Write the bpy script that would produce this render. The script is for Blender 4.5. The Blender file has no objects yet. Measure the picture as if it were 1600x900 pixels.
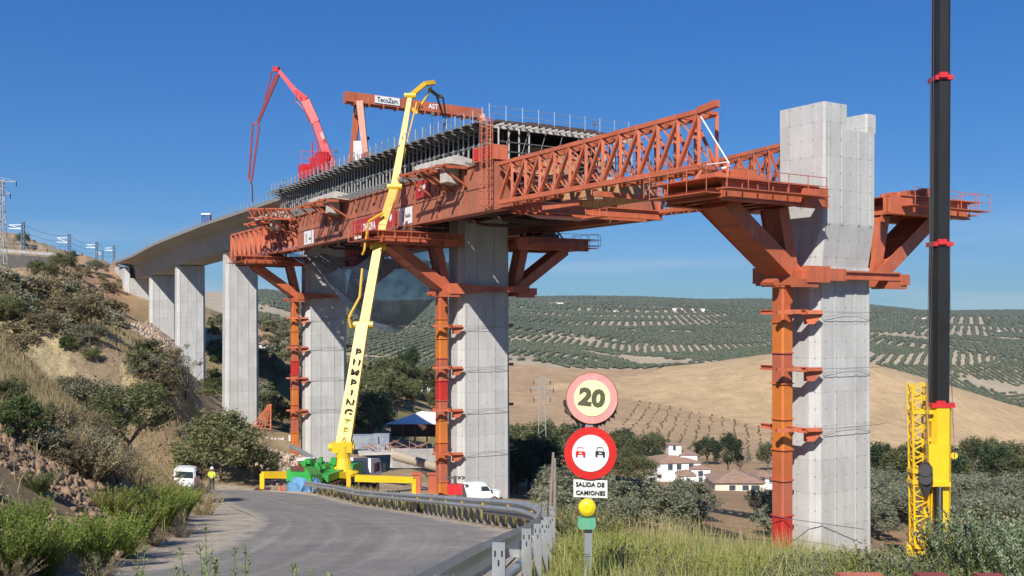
import bpy, bmesh, math, random
import numpy as np
from mathutils import Vector, Matrix
random.seed(7); RNG = np.random.default_rng(7)
F = 1600.0; HY = 490.0
sc = bpy.context.scene
COL = sc.collection
R = math.radians
V = Vector

def P(px, py, D):
    """a point seen at photo pixel (px,py) standing D metres ahead of the camera"""
    return V(((px-800)/F*D, D, (HY-py)/F*D))

# ------------------------------------------------------------------ materials
MATS = {}
def mat(name, col, rough=0.7, metal=0.0, var=0.12, scale=1.5, bump=0.0, bscale=20.0, dirt=None, dirt_amt=0.0, trans=0.0, coat=0.0, rand=0.0, splash=None):
    if name in MATS: return MATS[name]
    m = bpy.data.materials.new(name); m.use_nodes = True
    nt = m.node_tree; N = nt.nodes; L = nt.links
    b = N['Principled BSDF']
    b.inputs['Roughness'].default_value = rough; b.inputs['Metallic'].default_value = metal
    if coat: b.inputs['Coat Weight'].default_value = coat
    tc = N.new('ShaderNodeTexCoord')
    n1 = N.new('ShaderNodeTexNoise'); n1.inputs['Scale'].default_value = scale; n1.inputs['Detail'].default_value = 6
    L.new(tc.outputs['Object'], n1.inputs['Vector'])
    mr = N.new('ShaderNodeMapRange'); mr.inputs[1].default_value = .3; mr.inputs[2].default_value = .7
    mr.inputs[3].default_value = 1-var; mr.inputs[4].default_value = 1+var
    L.new(n1.outputs['Fac'], mr.inputs[0])
    mx = N.new('ShaderNodeMix'); mx.data_type = 'RGBA'; mx.blend_type = 'MULTIPLY'; mx.inputs[0].default_value = 1
    mx.inputs[6].default_value = (*col, 1)
    L.new(mr.outputs[0], mx.inputs[7]); out = mx.outputs[2]
    if rand:
        oi = N.new('ShaderNodeObjectInfo'); m2 = N.new('ShaderNodeMapRange')
        m2.inputs[3].default_value = 1-rand; m2.inputs[4].default_value = 1+rand
        L.new(oi.outputs['Random'], m2.inputs[0])
        mm = N.new('ShaderNodeMix'); mm.data_type = 'RGBA'; mm.blend_type = 'MULTIPLY'; mm.inputs[0].default_value = 1
        L.new(out, mm.inputs[6]); L.new(m2.outputs[0], mm.inputs[7]); out = mm.outputs[2]
    if dirt is not None:
        n2 = N.new('ShaderNodeTexNoise'); n2.inputs['Scale'].default_value = scale*2.3; n2.inputs['Detail'].default_value = 8; n2.inputs['Roughness'].default_value = .7
        mp = N.new('ShaderNodeMapping'); mp.inputs['Scale'].default_value = (1, 1, .35); mp.inputs['Location'].default_value = (3, 7, 1)
        L.new(tc.outputs['Object'], mp.inputs[0]); L.new(mp.outputs[0], n2.inputs['Vector'])
        r2 = N.new('ShaderNodeMapRange'); r2.inputs[1].default_value = .5; r2.inputs[2].default_value = .68; r2.inputs[4].default_value = dirt_amt
        L.new(n2.outputs['Fac'], r2.inputs[0])
        md = N.new('ShaderNodeMix'); md.data_type = 'RGBA'
        L.new(r2.outputs[0], md.inputs[0]); L.new(out, md.inputs[6]); md.inputs[7].default_value = (*dirt, 1); out = md.outputs[2]
    if splash is not None:
        n3 = N.new('ShaderNodeTexNoise'); n3.inputs['Scale'].default_value = 1.7; n3.inputs['Detail'].default_value = 10; n3.inputs['Roughness'].default_value = .75
        mp3 = N.new('ShaderNodeMapping'); mp3.inputs['Scale'].default_value = (1, 1, .5); mp3.inputs['Location'].default_value = (11, 3, 5); L.new(tc.outputs['Object'], mp3.inputs[0]); L.new(mp3.outputs[0], n3.inputs['Vector'])
        r3 = N.new('ShaderNodeMapRange'); r3.inputs[1].default_value = .56; r3.inputs[2].default_value = .64; r3.inputs[4].default_value = .32; L.new(n3.outputs['Fac'], r3.inputs[0])
        m3 = N.new('ShaderNodeMix'); m3.data_type = 'RGBA'; L.new(r3.outputs[0], m3.inputs[0]); L.new(out, m3.inputs[6]); m3.inputs[7].default_value = (*splash, 1); out = m3.outputs[2]
        n4 = N.new('ShaderNodeTexNoise'); n4.inputs['Scale'].default_value = 3.1; n4.inputs['Detail'].default_value = 8; mp4 = N.new('ShaderNodeMapping'); mp4.inputs['Scale'].default_value = (1.5, 1.5, .15); L.new(tc.outputs['Object'], mp4.inputs[0]); L.new(mp4.outputs[0], n4.inputs['Vector'])
        r4 = N.new('ShaderNodeMapRange'); r4.inputs[1].default_value = .52; r4.inputs[2].default_value = .7; r4.inputs[4].default_value = .32; L.new(n4.outputs['Fac'], r4.inputs[0])
        m4 = N.new('ShaderNodeMix'); m4.data_type = 'RGBA'; L.new(r4.outputs[0], m4.inputs[0]); L.new(out, m4.inputs[6]); m4.inputs[7].default_value = (.17, .055, .035, 1); out = m4.outputs[2]
    L.new(out, b.inputs['Base Color'])
    if bump:
        nb = N.new('ShaderNodeTexNoise'); nb.inputs['Scale'].default_value = bscale; nb.inputs['Detail'].default_value = 5
        L.new(tc.outputs['Object'], nb.inputs['Vector'])
        bp = N.new('ShaderNodeBump'); bp.inputs['Strength'].default_value = bump; bp.inputs['Distance'].default_value = .05
        L.new(nb.outputs['Fac'], bp.inputs['Height']); L.new(bp.outputs[0], b.inputs['Normal'])
    if trans:
        tr = N.new('ShaderNodeBsdfTranslucent'); L.new(out, tr.inputs[0])
        ms = N.new('ShaderNodeMixShader'); ms.inputs[0].default_value = trans
        o = N['Material Output']; L.new(b.outputs[0], ms.inputs[1]); L.new(tr.outputs[0], ms.inputs[2]); L.new(ms.outputs[0], o.inputs[0])
    MATS[name] = m; return m

def leafmat(name, c1, c2, scale=1.2, trans=.3):
    if name in MATS: return MATS[name]
    m = bpy.data.materials.new(name); m.use_nodes = True
    nt = m.node_tree; N = nt.nodes; L = nt.links; b = N['Principled BSDF']
    b.inputs['Roughness'].default_value = .6; b.inputs['Specular IOR Level'].default_value = .3
    tc = N.new('ShaderNodeTexCoord'); n1 = N.new('ShaderNodeTexNoise'); n1.inputs['Scale'].default_value = scale; n1.inputs['Detail'].default_value = 4; n1.inputs['Roughness'].default_value = .8
    L.new(tc.outputs['Object'], n1.inputs['Vector'])
    mr = N.new('ShaderNodeMapRange'); mr.inputs[1].default_value = .35; mr.inputs[2].default_value = .65
    L.new(n1.outputs['Fac'], mr.inputs[0])
    mx = N.new('ShaderNodeMix'); mx.data_type = 'RGBA'; mx.inputs[6].default_value = (*c1, 1); mx.inputs[7].default_value = (*c2, 1)
    L.new(mr.outputs[0], mx.inputs[0])
    oi = N.new('ShaderNodeObjectInfo'); m2 = N.new('ShaderNodeMapRange'); m2.inputs[3].default_value = .78; m2.inputs[4].default_value = 1.22
    L.new(oi.outputs['Random'], m2.inputs[0])
    mm = N.new('ShaderNodeMix'); mm.data_type = 'RGBA'; mm.blend_type = 'MULTIPLY'; mm.inputs[0].default_value = 1
    L.new(mx.outputs[2], mm.inputs[6]); L.new(m2.outputs[0], mm.inputs[7])
    L.new(mm.outputs[2], b.inputs['Base Color'])
    if trans:
        tr = N.new('ShaderNodeBsdfTranslucent'); L.new(mm.outputs[2], tr.inputs[0])
        ms = N.new('ShaderNodeMixShader'); ms.inputs[0].default_value = trans
        L.new(b.outputs[0], ms.inputs[1]); L.new(tr.outputs[0], ms.inputs[2]); L.new(ms.outputs[0], N['Material Output'].inputs[0])
    MATS[name] = m; return m

# ------------------------------------------------------------------ mesh builder
Z = V((0, 0, 1))
class MB:
    def __init__(s): s.v = []; s.f = []
    def poly(s, pts):
        b = len(s.v); s.v += [V(p) for p in pts]; s.f.append(tuple(range(b, b+len(pts)))); return s
    def hexa(s, c8):
        b = len(s.v); s.v += [V(p) for p in c8]
        for q in ((0,3,2,1),(4,5,6,7),(0,1,5,4),(1,2,6,5),(2,3,7,6),(3,0,4,7)): s.f.append(tuple(b+i for i in q))
        return s
    def box(s, c, size, ax=None, ay=None, az=None):
        c = V(c); ax = V(ax or (1,0,0)).normalized()*size[0]/2; ay = V(ay or (0,1,0)).normalized()*size[1]/2; az = V(az or (0,0,1)).normalized()*size[2]/2
        return s.hexa([c-ax-ay-az, c+ax-ay-az, c+ax+ay-az, c-ax+ay-az, c-ax-ay+az, c+ax-ay+az, c+ax+ay+az, c-ax+ay+az])
    def beam(s, p, q, w, h, up=Z, w2=None, h2=None):
        p = V(p); q = V(q); d = (q-p).normalized(); sd = d.cross(V(up))
        if sd.length < 1e-4: sd = d.cross(V((0,1,0)))
        sd.normalize(); u = sd.cross(d).normalized(); w2 = w2 or w; h2 = h2 or h
        a = sd*w/2; b = u*h/2; a2 = sd*w2/2; b2 = u*h2/2
        return s.hexa([p-a-b, p+a-b, q+a2-b2, q-a2-b2, p-a+b, p+a+b, q+a2+b2, q-a2+b2])
    def ibeam(s, p, q, w, h, t=.06, up=Z):
        p = V(p); q = V(q); d = (q-p).normalized(); sd = d.cross(V(up)).normalized(); u = sd.cross(d).normalized()
        s.beam(p+u*(h/2-t/2), q+u*(h/2-t/2), w, t, up); s.beam(p-u*(h/2-t/2), q-u*(h/2-t/2), w, t, up)
        return s.beam(p, q, t, h-2*t-.004, up)
    def tube(s, p, q, r, n=6, r2=None, cap=True):
        p = V(p); q = V(q); d = (q-p).normalized(); a = d.orthogonal().normalized(); c = d.cross(a); r2 = r if r2 is None else r2
        b = len(s.v)
        for (o, rr) in ((p, r), (q, r2)):
            for i in range(n):
                t = 2*math.pi*i/n; s.v.append(o+(a*math.cos(t)+c*math.sin(t))*rr)
        for i in range(n): j = (i+1) % n; s.f.append((b+i, b+j, b+n+j, b+n+i))
        if cap: s.f.append(tuple(b+i for i in reversed(range(n)))); s.f.append(tuple(b+n+i for i in range(n)))
        return s
    def path(s, pts, r, n=6):
        for a, b in zip(pts[:-1], pts[1:]): s.tube(a, b, r, n)
        return s
    def loft(s, rings, cap=True, closed=True):
        b = len(s.v); n = len(rings[0])
        for r in rings: s.v += [V(p) for p in r]
        for k in range(len(rings)-1):
            for i in range(n if closed else n-1):
                j = (i+1) % n; s.f.append((b+k*n+i, b+k*n+j, b+(k+1)*n+j, b+(k+1)*n+i))
        if cap and closed:
            s.f.append(tuple(b+i for i in reversed(range(n)))); s.f.append(tuple(b+(len(rings)-1)*n+i for i in range(n)))
        return s
    def prism(s, pts, d):
        """extrude polygon pts along vector d"""
        d = V(d); return s.loft([pts, [V(p)+d for p in pts]])
    def ball(s, c, r, n=8, sz=1.0, m=None):
        c = V(c); m = m or n//2+1; rings = []
        for k in range(1, m):
            t = math.pi*k/m; rings.append([c+V((math.cos(2*math.pi*i/n)*math.sin(t), math.sin(2*math.pi*i/n)*math.sin(t), -math.cos(t)*sz))*r for i in range(n)])
        return s.loft(rings)

LOC = {}
def make(name, mb, m, parent=None, smooth=False, label=None, uv=None):
    base = LOC.get(parent.name, V((0,0,0))) if parent else V((0,0,0))
    me = bpy.data.meshes.new(name)
    me.from_pydata([(v-base)[:] for v in mb.v], [], mb.f); me.update()
    bm = bmesh.new(); bm.from_mesh(me); bmesh.ops.recalc_face_normals(bm, faces=bm.faces); bm.to_mesh(me); bm.free()
    if smooth: me.polygons.foreach_set('use_smooth', [True]*len(me.polygons))
    if m: me.materials.append(m)
    o = bpy.data.objects.new(name, me); COL.objects.link(o)
    if parent: o.parent = parent
    LOC[o.name] = base
    if label: o['label'] = label
    return o
def tag(o, label, cat, group=None, kind=None):
    if label: o['label'] = label
    if cat: o['category'] = cat
    if group: o['group'] = group
    if kind: o['kind'] = kind
    return o
def T(name, label, cat, loc=(0,0,0), group=None, rz=0):
    o = bpy.data.objects.new(name, None); COL.objects.link(o); o.location = loc; o.empty_display_size = .5
    if rz: o.rotation_euler = (0,0,rz)
    LOC[o.name] = V(loc); return tag(o, label, cat, group)
def solo(name, mb, m, label, cat, group=None, smooth=False):
    """a thing that is one mesh, origin at its base centre"""
    c = sum((v for v in mb.v), V((0,0,0)))/len(mb.v); c.z = min(v.z for v in mb.v)
    mb2 = MB(); mb2.v = [v-c for v in mb.v]; mb2.f = mb.f
    o = make(name, mb2, m, None, smooth); o.location = c; return tag(o, label, cat, group)
KIDS = {}
def copy_tree(o, parent=None):
    c = o.copy(); COL.objects.link(c)
    if parent: c.parent = parent
    for ch in list(o.children): copy_tree(ch, c)
    return c
def place(proto, used, loc, rz=0, s=1.0, label=None, group=None):
    """the first use moves the prototype itself, later uses copy it"""
    o = proto if not used else copy_tree(proto)
    o.location = loc; o.rotation_euler = (0,0,rz); o.scale = s if hasattr(s, '__len__') else (s,s,s)
    if label: o['label'] = label
    if group: o['group'] = group
    return o
def np_obj(name, verts, faces, m, parent=None, smooth=False):
    verts = np.asarray(verts, np.float32); faces = np.asarray(faces, np.int32); k = faces.shape[1]
    me = bpy.data.meshes.new(name); me.vertices.add(len(verts)); me.vertices.foreach_set('co', verts.ravel())
    me.loops.add(faces.size); me.loops.foreach_set('vertex_index', faces.ravel())
    me.polygons.add(len(faces)); me.polygons.foreach_set('loop_start', np.arange(0, faces.size, k, dtype=np.int32))
    me.polygons.foreach_set('loop_total', np.full(len(faces), k, np.int32))
    if smooth: me.polygons.foreach_set('use_smooth', np.ones(len(faces), bool))
    me.update(calc_edges=True)
    if m: me.materials.append(m)
    o = bpy.data.objects.new(name, me); COL.objects.link(o)
    if parent: o.parent = parent
    LOC[o.name] = V((0,0,0))
    return o
def lettering(name, body, size, origin, right, up, m, parent, bold=.0, sx=1.0, align='CENTER', spacing=1.0):
    cu = bpy.data.curves.new(name, 'FONT'); cu.body = body; cu.size = size; cu.align_x = align; cu.align_y = 'CENTER'
    cu.extrude = .006; cu.offset = bold; cu.space_character = spacing; cu.resolution_u = 3
    o = bpy.data.objects.new(name, cu); COL.objects.link(o)
    r = V(right).normalized(); n = r.cross(V(up)).normalized(); u = n.cross(r)
    me = bpy.data.meshes.new_from_object(o); bpy.data.objects.remove(o); bpy.data.curves.remove(cu)
    o = bpy.data.objects.new(name, me); COL.objects.link(o)
    if not me.materials: me.materials.append(m)
    base = LOC.get(parent.name, V((0,0,0)))
    M = Matrix(((r.x*sx, u.x, n.x, 0), (r.y*sx, u.y, n.y, 0), (r.z*sx, u.z, n.z, 0), (0,0,0,1)))
    o.parent = parent; o.matrix_local = Matrix.Translation(V(origin)-base) @ M
    return o

# ------------------------------------------------------------------ value noise (numpy)
def _h(ix, iy, seed):
    n = (ix.astype(np.int64)*374761393 + iy.astype(np.int64)*668265263 + seed*982451653) & 0x7fffffff
    n = ((n ^ (n >> 13))*1274126177) & 0x7fffffff
    return ((n ^ (n >> 16)) & 0xffff)/65535.0
def vnoise(x, y, seed=0):
    x = np.asarray(x, float); y = np.asarray(y, float)
    ix = np.floor(x); iy = np.floor(y); fx = x-ix; fy = y-iy; fx = fx*fx*(3-2*fx); fy = fy*fy*(3-2*fy)
    a = _h(ix, iy, seed); b = _h(ix+1, iy, seed); c = _h(ix, iy+1, seed); d = _h(ix+1, iy+1, seed)
    return (a*(1-fx)+b*fx)*(1-fy)+(c*(1-fx)+d*fx)*fy*1.0
def fbm(x, y, seed=0, o=4):
    s = 0; a = .5
    for k in range(o): s = s+a*vnoise(x*2**k, y*2**k, seed+k); a *= .5
    return s/(1-.5**o)-.5
def sstep(a, b, x): t = np.clip((x-a)/(b-a), 0, 1); return t*t*(3-2*t)

_HD = np.geomspace(9, 3500, 6000)
_HC = {}
def hit(px, py, dmin=9, dmax=3500):
    px = round(px)
    if px not in _HC: _HC[px] = HY-F*ground_np((px-800)/F*_HD, _HD)/_HD
    D = _HD[(_HD >= dmin) & (_HD <= dmax)]; X = (px-800)/F*D; y = _HC[px][(_HD >= dmin) & (_HD <= dmax)]
    k = np.nonzero(y <= py)[0]; k = k[0] if len(k) else len(D)-1
    return V((float(X[k]), float(D[k]), gz(X[k], D[k])))
# ------------------------------------------------------------------ the lie of the land
PXC = np.array([0,100,190,250,300,350,420,500,600,700,800,900,1000,1100,1200,1300,1450,1600], float)
TAB = {
100:[490,510,545,600,690,720,740,758,768,770,780,800,815,830,850,870,885,890],
130:[455,475,525,560,650,690,715,730,745,760,770,785,790,795,800,810,820,828],
150:[440,460,512,535,625,675,705,715,725,745,755,775,780,785,788,790,795,800],
180:[432,447,505,525,600,655,680,690,705,715,735,755,765,770,772,775,778,782],
215:[424,430,500,520,590,620,640,660,685,700,720,745,760,763,765,765,765,765],
245:[420,424,480,515,560,585,580,620,655,685,712,740,755,757,757,757,757,757],
280:[378,404,414,440,510,530,520,570,610,650,705,735,752,752,750,750,748,748],
330:[360,400,425,445,480,500,500,540,575,630,698,728,742,742,740,735,735,740],
400:[385,420,440,450,470,490,500,545,590,650,690,705,718,720,720,718,722,735],
500:[400,440,460,470,480,500,520,580,620,660,665,672,680,690,695,700,712,730],
600:[420,450,465,475,485,500,530,600,620,640,635,637,642,650,650,640,665,705],
700:[440,460,470,480,490,510,540,590,600,610,600,600,600,590,570,560,600,665],
800:[450,465,470,480,490,510,525,575,580,585,565,575,575,565,550,549,590,638],
1000:[470,475,478,485,490,500,510,540,545,548,548,555,575,580,570,565,600,640],
1300:[465,465,465,468,470,472,475,500,515,520,520,530,545,545,540,535,550,570],
1700:[460,460,460,460,460,460,465,480,495,500,502,510,512,512,512,515,520,535],
2300:[458,458,458,458,458,458,460,475,485,485,485,490,492,492,494,500,503,508],
3000:[457,457,457,457,457,457,456,470,475,472,470,470,471,475,478,476,491,492],
3800:[456,456,456,456,456,456,455,468,475,470,466,464,465,470,468,472,488,486],
6500:[470]*4+[472]*4+[482,480,478,478,478,480,480,480,489,489]}
_D = np.array(sorted(TAB)); _T = np.array([TAB[d] for d in _D], float)
# resample the table finely and smooth it
_lx = np.linspace(0, 1600, 161); _ld = np.linspace(math.log(100), math.log(6500), 200)
_A = np.array([np.interp(_lx, PXC, r) for r in _T]); _B = np.array([np.interp(_ld, np.log(_D), _A[:, i]) for i in range(161)]).T
def _blur(a, k, ax):
    pad = [(0,0),(0,0)]; pad[ax] = (k, k); p = np.pad(a, pad, mode='edge'); w = np.hanning(2*k+3)[1:-1]; w /= w.sum()
    return sum(w[i]*np.take(p, range(i, i+a.shape[ax]), axis=ax) for i in range(2*k+1))
_B = _blur(_blur(_B, 3, 0), 3, 1)
def far_z(X, Y):
    Yc = np.maximum(Y, 100.0); px = np.clip(800+F*X/Yc, 0, 1600)/10; l = (np.log(Yc)-_ld[0])/(_ld[1]-_ld[0])
    l = np.clip(l, 0, 198.999); px = np.clip(px, 0, 159.999); i = px.astype(int); j = l.astype(int); fx = px-i; fy = l-j
    y = (_B[j, i]*(1-fx)+_B[j, i+1]*fx)*(1-fy)+(_B[j+1, i]*(1-fx)+_B[j+1, i+1]*fx)*fy
    return (HY-y)/F*Yc
RD = np.array([-20,0,6,10,13.5,18.5,21.5,29,43,50,60,71,78,85,100.]); RZ = np.array([-1.2,-1.55,-2.5,-3.15,-3.75,-4.65,-5.15,-6.15,-8.45,-9.6,-11.2,-12.6,-13.5,-14.6,-17.])
def road_z(Y): return np.interp(Y, RD, RZ)
RAIL = np.array([(-.9,4),(-.7,7),(-.425,10),(-.10,13.5),(.11,16),(.29,18.5),(.51,21.5),(.68,24),(.70,26),(.42,28),(-.12,30),(-.78,32.3),(-1.55,35),(-2.85,40),(-4.25,45),(-6.4,52),(-9.0,60),(-12,68),(-15.2,75)])
def rail_x(Y): return np.interp(Y, RAIL[:,1], RAIL[:,0])
LY = np.array([-20,10,18,24,30,50,66,78,90,100.]); LX = np.array([-7,-7,-7.2,-8.0,-9.2,-15.5,-20.8,-27,-33,-38.])
AY = np.array([-20,10,18.5,25,32,40,50,62,73,82,90.]); AX = np.array([-6.3,-6.3,-6.5,-7.1,-7.9,-10,-13.4,-17.4,-23.,-30,-38.])
def ground_np(X, Y):
    X = np.asarray(X, float); Y = np.asarray(Y, float)
    zr = road_z(Y); xl = np.interp(Y, LY, LX); xr = np.interp(Y, np.append(RAIL[:,1], [80,100]), np.append(RAIL[:,0]+.6, [-19,-19.]))
    d = np.maximum(xl-X, 0); sl = np.interp(Y, [0,50,80], [.62,.68,.98])
    bank = np.where(d < 22, d*sl, 22*sl+(d-22)*.3)*sstep(0, 1.2, d)
    e = np.maximum(X-xr, 0)
    drop = .05*e+.38*np.maximum(e-5.5, 0)
    z = zr+bank-drop
    z = np.where(e > 0, np.maximum(z, np.minimum(zr, -15.5-.06*np.clip(Y-40, 0, 60)-.03*np.maximum(X, 0))), z)
    zf = far_z(X, Y); t = sstep(84, 102, Y)
    # near fields of the valley on the right keep the far table earlier
    z = z*(1-t)+zf*t
    # rough ground
    left = sstep(1.5, 6, d)*(1-t)+t*sstep(330, 190, 800+F*X/np.maximum(Y, 1))*sstep(430, 330, Y)*(1-.7*sstep(185, 215, Y)*sstep(290, 262, Y))
    px = 800+F*X/np.maximum(Y, 20)
    rocky = sstep(95, 130, Y)*sstep(215, 130, px)*sstep(420, 300, Y)*(1-.75*sstep(185, 215, Y)*sstep(290, 262, Y))
    z = z+left*(fbm(X*.16, Y*.16, 3)*1.6+fbm(X*.6, Y*.6, 9)*.55)
    r1 = fbm(X*.09+4, Y*.05, 21, 5); z = z+rocky*(np.abs(r1)*-7+1.6+fbm(X*.5, Y*.35, 30, 4)*2.2)
    mid = sstep(105, 140, Y)*sstep(330, 420, px)*sstep(760, 690, px)*sstep(420, 330, Y)
    z = z+mid*fbm(X*.05, Y*.05, 41)*5
    z = z+sstep(2, 6, e)*(1-t)*fbm(X*.3, Y*.3, 12)*.5
    z = z+sstep(900, 2500, Y)*fbm(X*.0012, Y*.0012, 5)*18*sstep(3600, 2800, Y)
    return z
def gz(x, y): return float(ground_np(np.array([x]), np.array([y]))[0])
def G(px, D, dz=0.0): x = (px-800)/F*D; return V((x, D, gz(x, D)+dz))

na, ny = 640, 600
a = np.concatenate([np.linspace(-1.6, -.58, 50, endpoint=False), np.linspace(-.58, .58, na-100), np.linspace(.58, 1.6, 51)[1:]])
yy = -21+np.geomspace(3, 6600, ny)
AA, YY = np.meshgrid(a, yy); XX = AA*(YY+24); ZZ = ground_np(XX, YY)
na = len(a)
idx = (np.arange(ny-1)[:, None]*na+np.arange(na-1)[None, :]).ravel()
faces = np.stack([idx, idx+1, idx+na+1, idx+na], 1)
PX = 800+F*XX/np.maximum(YY, 5); PY = HY-F*ZZ/np.maximum(YY, 5)
def inpoly(poly, x, y):
    c = np.zeros(x.shape, bool); n = len(poly)
    for i in range(n):
        x1, y1 = poly[i]; x2, y2 = poly[(i+1) % n]
        cond = ((y1 > y) != (y2 > y)) & (x < (x2-x1)*(y-y1)/((y2-y1) if y2 != y1 else 1e-9)+x1); c ^= cond
    return c
def cover(X, Y, Zv):
    px = 800+F*X/np.maximum(Y, 5); py = HY-F*Zv/np.maximum(Y, 5)
    n = fbm(X*.01, Y*.01, 77)*6
    gold = (Y > 430) & (Y < 980) & (py < np.interp(px, [780,900,1000,1200,1400,1600,1700], [603,612,625,668,700,728,740])+n*.3) & (px > np.interp(Y, [430,700,760,980], [900,860,1020,1120]))
    brown = (Y > 300) & (Y < 800) & ~gold & (px > 760)
    brown &= py < np.interp(px, [700,800,900,1000,1200,1400,1700], [655,665,700,705,722,735,760])+n
    return px, py, gold, brown
px_, py_, gold, brown = cover(XX, YY, ZZ)
C = np.zeros(XX.shape+(3,))
def setc(mask, c, w=1.0): C[mask] = C[mask]*(1-w)+np.array(c)*w
C[:] = (.30,.21,.115)                                   # dry earth and straw
nz = fbm(XX*.02, YY*.02, 50)
setc(YY > 560, (.43,.35,.24))
gl = (YY < 430) & (PX < 700); setc(gl, (.37,.27,.15))
straw = (YY > 22) & (YY < 130) & (PX < 330) & (PY < 640); setc(straw, (.54,.43,.24))
setc((YY > 95) & (YY < 300) & (PX < 190) & (fbm(XX*.1, YY*.1, 60) > .02), (.33,.25,.155))
setc((YY > 240) & (YY < 420) & (PX > 100) & (PX < 215), (.42,.27,.16))
setc((YY > 130) & (YY < 420) & (PX >= 330) & (PX < 760) & (fbm(XX*.05, YY*.05, 61) > .06), (.20,.17,.08))
setc((YY > 95) & (YY < 380) & (PX > 760), (.36,.235,.13))
setc((YY < 95) & (XX > rail_x(YY)+.5), (.25,.19,.10))
setc(brown, (.40,.27,.155)); setc(gold, (.49,.345,.19))
sh = (XX < rail_x(YY)) & (XX > np.interp(YY, LY, LX)-.3) & (YY < 92) & (YY > 12); setc(sh, (.56,.47,.36))
setc((YY > 80) & (YY < 135) & (PX > 385) & (PX < 700) & (PX > 400-(YY-110)), (.44,.34,.24))
setc((YY > 150) & (YY < 262) & (PX > 150) & (PX < 320) & (PY > 505) & (PY < 545), (.52,.42,.31))
grd = np_obj('ground', np.stack([XX.ravel(), YY.ravel(), ZZ.ravel()], 1), faces, None, smooth=True)
grd['kind'] = 'structure'
ca = grd.data.color_attributes.new('soil', 'FLOAT_COLOR', 'POINT')
ca.data.foreach_set('color', np.concatenate([C.reshape(-1, 3), (gold | brown).astype(float).reshape(-1, 1)], 1).astype(np.float32).ravel())
m = bpy.data.materials.new('soil'); m.use_nodes = True; nt = m.node_tree; N = nt.nodes; L = nt.links; b = N['Principled BSDF']; b.inputs['Roughness'].default_value = .95; b.inputs['Specular IOR Level'].default_value = .15
at = N.new('ShaderNodeAttribute'); at.attribute_name = 'soil'
tc = N.new('ShaderNodeTexCoord'); out = at.outputs['Color']
for s_, amt, det in ((.006,.16,6),(.09,.2,6),(1.1,.28,8),(9,.25,4)):
    n_ = N.new('ShaderNodeTexNoise'); n_.inputs['Scale'].default_value = s_; n_.inputs['Detail'].default_value = det; n_.inputs['Roughness'].default_value = .65; L.new(tc.outputs['Object'], n_.inputs['Vector'])
    r_ = N.new('ShaderNodeMapRange'); r_.inputs[1].default_value = .3; r_.inputs[2].default_value = .7; r_.inputs[3].default_value = 1-amt; r_.inputs[4].default_value = 1+amt; L.new(n_.outputs['Fac'], r_.inputs[0])
    x_ = N.new('ShaderNodeMix'); x_.data_type = 'RGBA'; x_.blend_type = 'MULTIPLY'; x_.inputs[0].default_value = 1; L.new(out, x_.inputs[6]); L.new(r_.outputs[0], x_.inputs[7]); out = x_.outputs[2]
wv = N.new('ShaderNodeTexWave'); wv.inputs['Scale'].default_value = .075; wv.inputs['Distortion'].default_value = 6; wv.inputs['Detail'].default_value = 2; wv.inputs['Detail Scale'].default_value = .3; mpf = N.new('ShaderNodeMapping'); mpf.inputs['Rotation'].default_value = (0, 0, 1.9); L.new(tc.outputs['Object'], mpf.inputs[0]); L.new(mpf.outputs[0], wv.inputs['Vector'])
nt2 = N.new('ShaderNodeTexNoise'); nt2.inputs['Scale'].default_value = .02; nt2.inputs['Detail'].default_value = 8; L.new(tc.outputs['Object'], nt2.inputs['Vector']); av = N.new('ShaderNodeMath'); L.new(wv.outputs['Fac'], av.inputs[0]); L.new(nt2.outputs['Fac'], av.inputs[1])
rv = N.new('ShaderNodeMapRange'); rv.inputs[1].default_value = .2; rv.inputs[2].default_value = 1.7; rv.inputs[3].default_value = .84; rv.inputs[4].default_value = 1.14; L.new(av.outputs[0], rv.inputs[0])
xv = N.new('ShaderNodeMix'); xv.data_type = 'RGBA'; xv.blend_type = 'MULTIPLY'; L.new(at.outputs['Alpha'], xv.inputs[0]); L.new(out, xv.inputs[6]); L.new(rv.outputs[0], xv.inputs[7]); out = xv.outputs[2]
L.new(out, b.inputs['Base Color'])
nb = N.new('ShaderNodeTexNoise'); nb.inputs['Scale'].default_value = 2.2; nb.inputs['Detail'].default_value = 9; nb.inputs['Roughness'].default_value = .7; L.new(tc.outputs['Object'], nb.inputs['Vector'])
bp = N.new('ShaderNodeBump'); bp.inputs['Strength'].default_value = .8; bp.inputs['Distance'].default_value = .35; L.new(nb.outputs['Fac'], bp.inputs['Height']); L.new(bp.outputs[0], b.inputs['Normal'])
grd.data.materials.append(m)

# asphalt road: a sheet just above the ground
ys = np.concatenate([np.linspace(-15, 60, 130), np.linspace(60.5, 86, 60)])
xs = np.linspace(0, 1, 40); Lft = np.interp(ys, AY, AX)
rgt = np.interp(ys, RAIL[:,1], RAIL[:,0])-.45; rgt = np.where(ys < 4, -1.35, rgt)
rgt = np.where(ys > 71, np.interp(ys, [71,75,79,86], [-13.8,-16.5,-21,-33.5]), rgt)
_kk = np.hanning(23)[1:-1]; _kk /= _kk.sum(); _sm = lambda q: np.convolve(np.pad(q, 10, mode='edge'), _kk, mode='valid')
Lft = _sm(_sm(Lft)); rgt = np.where(ys < 40, rgt, _sm(rgt))
RX = Lft[:,None]*(1-xs)+rgt[:,None]*xs; RY = np.repeat(ys[:,None], 40, 1); RZv = ground_np(RX, RY)+.035+.04*np.sin(xs*math.pi)[None,:]
ii = (np.arange(len(ys)-1)[:,None]*40+np.arange(39)[None,:]).ravel()
road = np_obj('road', np.stack([RX.ravel(), RY.ravel(), RZv.ravel()], 1), np.stack([ii, ii+1, ii+41, ii+40], 1), None, smooth=True); road['kind'] = 'structure'
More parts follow.
